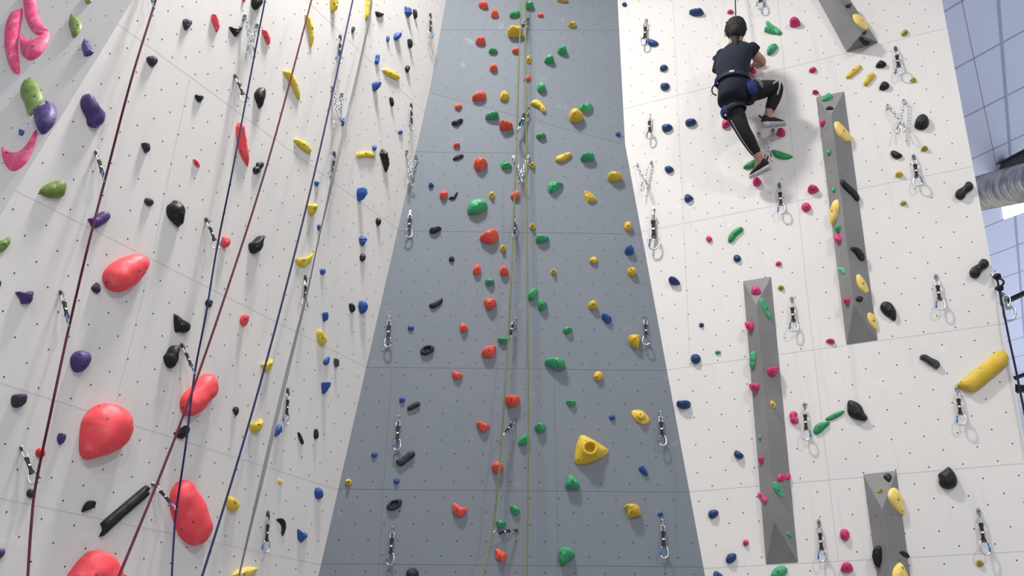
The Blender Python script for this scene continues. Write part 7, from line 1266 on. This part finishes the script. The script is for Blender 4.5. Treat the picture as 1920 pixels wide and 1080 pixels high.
for i, (A, B) in enumerate(FAR['bars']):
    A, B = np.array(A), np.array(B); d = unit(B - A); s = unit(np.cross(d, (0, 0, 1))); up = np.cross(s, d); o0 = .5 * (A + B); hgt = (.045, .035, .075)[i]
    mb = MB(); mb.box((0, 0, 0), (np.linalg.norm(B - A), hgt, hgt), np.stack([d, s, up], 1)); mb.box(d * -np.linalg.norm(B - A) / 2, (.012, hgt * 1.25, hgt * 1.25), np.stack([d, s, up], 1))
    tag(mb.build('steel_bar', M['dark_steel'], matrix=Matrix.Translation(o0)), ('dark steel bar behind the dangling swivel beyond the right wall', 'slim dark bar crossing the black cord beyond the right wall', 'thick level dark bar at the outer edge of right wall')[i], 'bar', 'dark bars beyond the right wall')
# the cord down the outer edge of the right wall
Rf = [np.array(x) for x in FRAMES['R']]
c0 = np.array(FAR['cord'][0]); root = empty('safety_cord', Matrix.Translation(c0)); tag(root, 'knotted black cord running down the outer edge of the right wall', 'cord')
mb = MB(); mb.tube(spline(FAR['cord'], 8) - c0, .007, 8); mb.build('cord', M['rope_black'], root, smooth=True)
mb = MB(); mb.tube(spline(FAR['loop'], 8) - c0, .007, 8); mb.build('cord_loop', M['rope_black'], root, smooth=True)
for q in FAR['knots']:
    mb = MB(); mb.ellipsoid(np.array(q) - c0, (.02, .02, .024), nu=10, nv=8); mb.tube([np.array(q) - c0 + .02 * (math.cos(t) * Rf[1] + math.sin(t) * Rf[3]) + (0, 0, .01 * math.sin(2 * t)) for t in np.arange(12) * math.pi / 6], .008, 6, True); mb.build('knot', M['rope_black'], root, smooth=True)
h0, h1 = (np.array(x) for x in FAR['hook']); mb = MB(); mb.tube(link(.5 * (h0 + h1) - c0, h1 - h0, Rf[1], np.linalg.norm(h1 - h0) + .03, .034), .005, 7, True); mb.build('maillon', M['steel'], root, smooth=True)
pl = [np.array(x) for x in FAR['plate']]; c0 = pl[0]; root = empty('pulley_bracket', Matrix.Translation(c0)); tag(root, 'grey steel bracket with swivel shackle on outer edge of the right wall', 'bracket')
mb = MB(); n = len(pl); pv = [x - c0 for x in pl]; mb.add(pv + [x - Rf[3] * .008 for x in pv], [tuple(range(n)), tuple(range(n, 2 * n))[::-1]] + [(i, n + i, n + (i + 1) % n, (i + 1) % n) for i in range(n)]); mb.build('plate', M['plate'], root)
sw = [np.array(x) - c0 for x in FAR['swivel']]; dd = unit(sw[3] - sw[0])
mb = MB(); mb.tube(link(.5 * (sw[0] + sw[1]), dd, Rf[1], .07, .04), .006, 7, True); mb.build('shackle', M['steel'], root, smooth=True)
mb = MB(); mb.tube([sw[1], sw[1] + dd * .012, sw[2] - dd * .012, sw[2]], [.016, .022, .022, .016], 12); s_ = mb.build('swivel', M['steel'], root, smooth=True)
mb = MB(); mb.tube(link(.5 * (sw[2] + sw[3]), dd, unit(Rf[1] + .3 * Rf[3]), .10, .07), .0075, 8, True); mb.build('hook', M['steel'], root, smooth=True)

# ------------------------------------------------------------------ the climber
J = {k: np.array(v) for k, v in CLIMBER.items()}
RO, RH = np.array(FRAMES['R'][3]), np.array(FRAMES['R'][1]); UPZ = np.array((0, 0, 1.))
O0 = J['pelvis']
def skin(name, nodes, edges, root_i, material, parent, sub=2):
    """a body surface grown around a skeleton: nodes are (place, radius x, radius y)"""
    me = bpy.data.meshes.new(name); me.from_pydata([tuple(p - O0) for p, a, b in nodes], edges, []); me.materials.append(material)
    o = bpy.data.objects.new(name, me); COL.objects.link(o)
    sk = o.modifiers.new('skin', 'SKIN'); sk.use_smooth_shade = True; sk.branch_smoothing = .3
    for i, (p, a, b) in enumerate(nodes): me.skin_vertices[0].data[i].radius = (a, b)
    me.skin_vertices[0].data[root_i].use_root = True
    ss = o.modifiers.new('smooth', 'SUBSURF'); ss.levels = ss.render_levels = sub
    bpy.context.view_layer.update()
    dg = bpy.context.evaluated_depsgraph_get(); ev = bpy.data.meshes.new_from_object(o.evaluated_get(dg)); ev.name = name
    o.modifiers.clear(); o.data = ev
    if not ev.materials: ev.materials.append(material)
    ev.polygons.foreach_set('use_smooth', [True] * len(ev.polygons))
    o.parent = parent
    return o
person = empty('person', Matrix.Translation(O0))
tag(person, 'climber in navy shirt and black leggings seen from behind on the right white wall', 'person')
nodes, edges = [], []
def nd(p, a, b=None): nodes.append((np.array(p, float), a, b or a)); return len(nodes) - 1
def chain(*ids):
    for a, b in zip(ids, ids[1:]): edges.append((a, b))
def hand(wr, tip, up, thumb_dir, rootid):
    """palm, four fingers curling over the hold, a thumb at the side"""
    d = unit(tip - wr); s = unit(np.cross(d, up)); pm = nd(wr + d * .055, .024, .02); chain(rootid, pm)
    for i, (off, ln) in enumerate(((-.028, .062), (-.010, .072), (.009, .068), (.027, .052))):
        k0 = nd(wr + d * .088 + s * off, .0098); k1 = nd(wr + d * (.088 + ln * .5) + s * off * 1.12 - up * .012, .0086); k2 = nd(wr + d * (.088 + ln * .85) + s * off * 1.15 - up * .034, .0075)
        chain(pm, k0, k1, k2)
    t0 = nd(wr + d * .05 + s * thumb_dir * .034, .011); t1 = nd(wr + d * .085 + s * thumb_dir * .05 - up * .012, .0092); t2 = nd(wr + d * .105 + s * thumb_dir * .048 - up * .03, .008); chain(pm, t0, t1, t2)
pel = nd(J['pelvis'], .082); wai = nd(J['waist'], .085); che = nd(J['spineB'], .10); shm = nd(J['spineA'], .085); nek = nd(J['neck'], .05)
hd0 = nd(J['head'] - UPZ * .06, .066); hd1 = nd(J['head'], .080); hd2 = nd(J['head'] + UPZ * .062, .062)
chain(pel, wai, che, shm, nek, hd0, hd1, hd2)
fc = -RO
nose = nd(J['head'] + fc * .098 - UPZ * .022, .014); chain(hd1, nose)
jaw = nd(J['head'] + fc * .062 - UPZ * .092, .030); chain(hd0, jaw)
for s in (-1, 1):
    er = nd(J['head'] + RH * s * .088 - UPZ * .012, .014); chain(hd1, er)
for sh, el, wr, ha in (('shL', 'elL', 'wrL', 'haL'), ('shR', 'elR', 'wrR', 'haR')):
    a_ = nd(J[sh], .052); b_ = nd(.5 * (J[sh] + J[el]), .044); e_ = nd(J[el], .038); f_ = nd(J[el] * .6 + J[wr] * .4, .037); w_ = nd(J[wr], .026, .022)
    chain(shm, a_, b_, e_, f_, w_); hand(J[wr], J[ha], unit(RO + UPZ * .7), 1 if sh == 'shL' else -1, w_)
for hp, kn, an, he, to in (('hipL', 'knL', 'anL', 'heL', 'toL'), ('hipR', 'knR', 'anR', 'heR', 'toR')):
    a_ = nd(J[hp], .066); t_ = nd(.55 * J[hp] + .45 * J[kn], .060); k_ = nd(J[kn], .046); c_ = nd(.68 * J[kn] + .32 * J[an], .045); n_ = nd(J[an], .034)
    f_ = nd(.35 * J[he] + .65 * J[to] + UPZ * .02, .026); chain(pel, a_, t_, k_, c_, n_, f_)
skin('body', nodes, edges, pel, M['skin'], person)
for s in (-1, 1):
    mb = MB(); mb.ellipsoid(J['head'] + fc * .078 + RH * s * .03 + UPZ * .005 - O0, (.012, .012, .01), nu=10, nv=8); mb.build('eye', M['eye'], person, smooth=True)
# leggings
nodes, edges = [], []
pe = nd(J['pelvis'], .122, .118); up_ = nd(J['hips'], .112); chain(pe, up_)
for hp, kn, an, bulk in (('hipL', 'knL', 'anL', 1.), ('hipR', 'knR', 'anR', 1.)):
    ank = J[an] + .14 * (J[kn] - J[an])
    a_ = nd(J[hp], .094); t_ = nd(.55 * J[hp] + .45 * J[kn], .082); k_ = nd(J[kn], .060); c_ = nd(.70 * J[kn] + .30 * J[an], .060); d_ = nd(.35 * J[kn] + .65 * J[an], .046); n_ = nd(ank, .039)
    chain(pe, a_, t_, k_, c_, d_, n_)
lg = skin('leggings', nodes, edges, pe, M['leggings'], person)
# pale stripes down the outside of the leggings
def stripe(pts, w):
    P = spline(pts, 6); mb = MB(); mb.tube(P - O0, w, 6, flat=.35, ref=RO); mb.build('stripe', M['stripe'], lg, smooth=True)
# shirt: a loose torso and two short sleeves
def ring(c, hx, hy, ax, n=20, side=RH, outd=RO):
    ax = unit(ax); s = unit(side - (side @ ax) * ax); o = unit(np.cross(s, ax)); o = o if o @ outd > 0 else -o
    return [c + hx * math.cos(q) * s + hy * math.sin(q) * o - O0 for q in np.arange(n) * 2 * math.pi / n]
mb = MB()
spec = [('neck', .056, .056, -.012), ('spineA', .085, .075, .035), ('spineA', .150, .098, .0), ('spineB', .142, .120, .0), ('spineC', .128, .122, 0), ('waist', .118, .112, 0), ('hips', .130, .128, 0), ('pelvis', .128, .134, .0), ('hem', .118, .132, -.0)]
mb.loft([ring(J[k] + UPZ * dz, hx, hy, UPZ if k != 'hem' else UPZ + .12 * RH) for k, hx, hy, dz in spec][::-1])
for sh, sl in (('shL', 'slL'), ('shR', 'slR')):
    s_, e_ = J[sh], J[sl]; d = unit(e_ - s_); side = unit(np.cross(d, RO))
    base = s_ + .5 * (J['spineA'] - s_)
    mb.loft([ring(base, .085, .08, d, 16, side), ring(s_, .078, .074, d, 16, side), ring(.5 * (s_ + e_), .076, .068, d, 16, side), ring(e_ + d * .012, .078, .066, d, 16, side), ring(e_ + d * .0, .062, .054, d, 16, side)])
st_ = mb.build('tshirt', M['shirt'], person, smooth=True)
rm = st_.modifiers.new('fold', 'SUBSURF'); rm.levels = rm.render_levels = 1
# harness
mb = MB(); cw = J['waist']
belt = [cw + .130 * math.cos(q) * RH + .126 * math.sin(q) * RO - UPZ * .012 * math.cos(q) - O0 for q in np.arange(24) * 2 * math.pi / 24]
mb.tube(belt, .022, 8, True, flat=.24, ref=UPZ); hb = mb.build('harness_belt', M['harness'], person, smooth=True)
for q0, q1, m in ((2.45, 3.1, 'harness_blue'), (1.35, 1.62, 'stripe')):
    mb = MB(); mb.tube([cw + .138 * math.cos(q) * RH + .134 * math.sin(q) * RO - UPZ * (.012 * math.cos(q) - (.004 if m == 'stripe' else 0)) - O0 for q in np.linspace(q0, q1, 6)], .026 if m == 'harness_blue' else .012, 8, flat=.35, ref=UPZ)
    o = mb.build('belt_pad' if m == 'harness_blue' else 'belt_label', M[m], hb, smooth=True)
for hp, kn, t, q0, q1 in (('hipL', 'knL', .36, .5, 1.5), ('hipR', 'knR', .16, -.9, .9)):
    c = J[hp] + t * (J[kn] - J[hp]); d = unit(J[kn] - J[hp]); a1 = unit(RO - (RO @ d) * d); a2 = unit(np.cross(d, a1)); a2 = a2 if a2 @ (UPZ if hp == 'hipR' else -RH) > 0 else -a2
    rl = .094 if hp == 'hipL' else .096
    mb = MB(); mb.tube([c + rl * (math.cos(q) * a1 + math.sin(q) * a2) - O0 for q in np.arange(22) * 2 * math.pi / 22], .022, 8, True, flat=.3, ref=d); o = mb.build('leg_loop', M['harness'], person, smooth=True)
    mb = MB(); mb.tube([c + (rl + .004) * (math.cos(q) * a1 + math.sin(q) * a2) - O0 for q in np.linspace(q0, q1, 9)], .040 if hp == 'hipR' else .032, 8, flat=.22, ref=d); mb.build('loop_pad', M['harness_blue'], o, smooth=True)
    if hp == 'hipR':
        c2 = c + d * .085; mb = MB(); mb.tube([c2 + .088 * (math.cos(q) * a1 + math.sin(q) * a2) - O0 for q in np.linspace(-.6, 1.7, 10)], .014, 6, flat=.25, ref=d); mb.build('loop_webbing', M['harness_grey'], o, smooth=True)
mb = MB(); g0 = cw - .135 * RH + .03 * RO; mb.tube(spline([g0, g0 - RH * .028 - UPZ * .03, g0 - RH * .03 - UPZ * .08, g0 - RH * .004 - UPZ * .11], 6) - O0, .006, 7); mb.build('gear_loop', M['rope_black'], person, smooth=True)
# hair gathered at the nape with loose curls
mb = MB(); hc = J['head'] + RO * .012 + UPZ * .008
mb.ellipsoid(hc - O0, (.086, .094, .104), nu=24, nv=14)
rs = np.random.RandomState(5)
mb.v = [tuple(np.array(v) + .003 * rs.randn(3)) for v in mb.v]
nap = J['neck'] + RO * .05
mb.tube(spline([hc + RO * .02 - UPZ * .02, hc + RO * .05 - UPZ * .07, nap + UPZ * .02, nap - UPZ * .04 + RO * .03, nap - UPZ * .10 + RO * .045, nap - UPZ * .14 + RO * .045], 4) - O0, np.interp(np.linspace(0, 5, 21), range(6), [.05, .052, .036, .026, .018, .004]), 12)
mb.build('hair', M['hair'], person, smooth=True)
mb = MB()
for i in range(16):
    q = rs.rand() * 6.28; s = hc + .082 * math.cos(q) * RH + .05 * math.sin(q) * RO + UPZ * (rs.rand() * .13 - .10)
    d = unit(s - hc); P = [s + d * (.006 * k) - UPZ * .012 * k + .008 * math.sin(k * 1.8 + i) * UPZ for k in range(4)]; mb.tube(np.array(P) - O0, .0013, 4)
mb.build('loose_curls', M['hair'], person)
# shoes
for he, to, an, nm in (('heL', 'toL', 'anL', 0), ('heR', 'toR', 'anR', 1)):
    H, T, A = J[he], J[to], J[an]; d = unit(T - H); upv = unit(A - H - ((A - H) @ d) * d * .6); side = np.cross(d, upv); upv = unit(np.cross(side, d)); Ls = np.linalg.norm(T - H)
    prof = [(-.02, .020, .012), (.01, .030, .020), (.12, .033, .022), (.35, .034, .020), (.62, .040, .018), (.85, .038, .015), (.97, .026, .013), (1.02, .012, .010)]
    def sec(t, w, h, z): c = H + d * Ls * t + upv * z; return [c + w * math.cos(q) * side + h * math.sin(q) * upv - O0 for q in np.arange(14) * 2 * math.pi / 14]
    mb = MB(); mb.loft([sec(t, w, h + .006, .0) for t, w, h in prof])
    up2 = [(.0, .020, .022, .03), (.06, .027, .034, .04), (.2, .029, .040, .044), (.4, .031, .034, .034), (.6, .035, .026, .024), (.82, .032, .018, .016), (.94, .02, .012, .012)]
    mu = MB(); mu.loft([sec(t, w, h, z) for t, w, h, z in up2]); so = mu.build('shoe', M['shoe'], person, smooth=True)
    mb.build('sole', M['sole'], so, smooth=True)
    mt = MB(); c = H + upv * .055; mt.tube(np.array([c + upv * .0, c + upv * .012 - d * .012, c + upv * .024 - d * .022]) - O0, [.012, .012, .009], 6, flat=.5, ref=side); mt.build('pull_tab', M['shoe'], so)
kL, aL, hL, kR, aR, hR = J['knL'], J['anL'], J['hipL'], J['knR'], J['anR'], J['hipR']
wL = unit(-RH * .72 + RO * .7); wR = unit(RO + RH * .25)
stripe([.75 * kL + .25 * hL + .074 * wL, kL + .066 * wL, .6 * kL + .4 * aL + .064 * wL, .3 * kL + .7 * aL + .052 * wL, .16 * kL + .84 * aL + .044 * wL], .008)
stripe([.86 * kR + .14 * hR + .066 * RO - UPZ * .02, kR + .062 * wR - RH * .015, .8 * kR + .2 * aR + .064 * wR + RH * .012, .55 * kR + .45 * aR + .054 * wR + RH * .02], .014)

# ------------------------------------------------------------------ light and camera
def area(name, loc, rot, size, size_y, power, col=(1, 1, 1)):
    l = bpy.data.lights.new(name, 'AREA'); l.shape = 'RECTANGLE'; l.size = size; l.size_y = size_y; l.energy = power; l.color = col
    o = bpy.data.objects.new(name, l); o.location = loc; o.rotation_euler = rot; COL.objects.link(o); return o
LIGHTS = [(-0.9, 3.5, 9.4, 0.8, 0.5, 275), (5.0, -2.0, 9.4, 0.5, 1.4, 370), (-1.2, -3.5, 9.4, 0.5, 1.4, 120), (1.2, -4.5, 9.4, 0.5, 1.4, 210)]
for i, (x, y, z, sx, sy, p) in enumerate(LIGHTS):
    lamp = area('hall_lamp', (x, y, z), (0, 0, 0), sx, sy, p, (1., .985, .96))
    if i == 0: lamp.data.spread = math.radians(146)      # the high-bay lamp close to the grey wall throws a narrower beam
wl = area('ceiling_fill', (17, 15, 4.5), (0, 0, 0), 9, 4, 330, (.86, .92, 1.))  # fill light added out of view to lift the ceiling, no window here
wl.rotation_euler = Vector((-.75, -.15, .65)).to_track_quat('-Z', 'Y').to_euler()
w = bpy.data.worlds.new('hall_daylight'); SC.world = w; w.use_nodes = True
w.node_tree.nodes['Background'].inputs['Color'].default_value = (.97, .98, 1.0, 1); w.node_tree.nodes['Background'].inputs['Strength'].default_value = 0.5

cam = bpy.data.cameras.new('camera'); co = bpy.data.objects.new('camera', cam); COL.objects.link(co)
cam.sensor_fit = 'HORIZONTAL'; cam.sensor_width = 36; cam.lens = 1600 / 1920 * 36; cam.clip_end = 200
PI_, RL = 0.46351163, 0.0071388
fw = np.array((0, math.cos(PI_), math.sin(PI_))); r_ = np.array((1., 0, 0)); u_ = np.array((0, -math.sin(PI_), math.cos(PI_)))
r2 = math.cos(RL) * r_ + math.sin(RL) * u_; u2 = -math.sin(RL) * r_ + math.cos(RL) * u_
co.matrix_world = basis_matrix(r2, u2, -fw, (0, 0, 1.6))
SC.camera = co
SC.view_settings.view_transform = 'Standard'; SC.view_settings.look = 'None'; SC.view_settings.gamma = 1; SC.view_settings.use_curve_mapping = False
SC.view_settings.exposure = 0.24
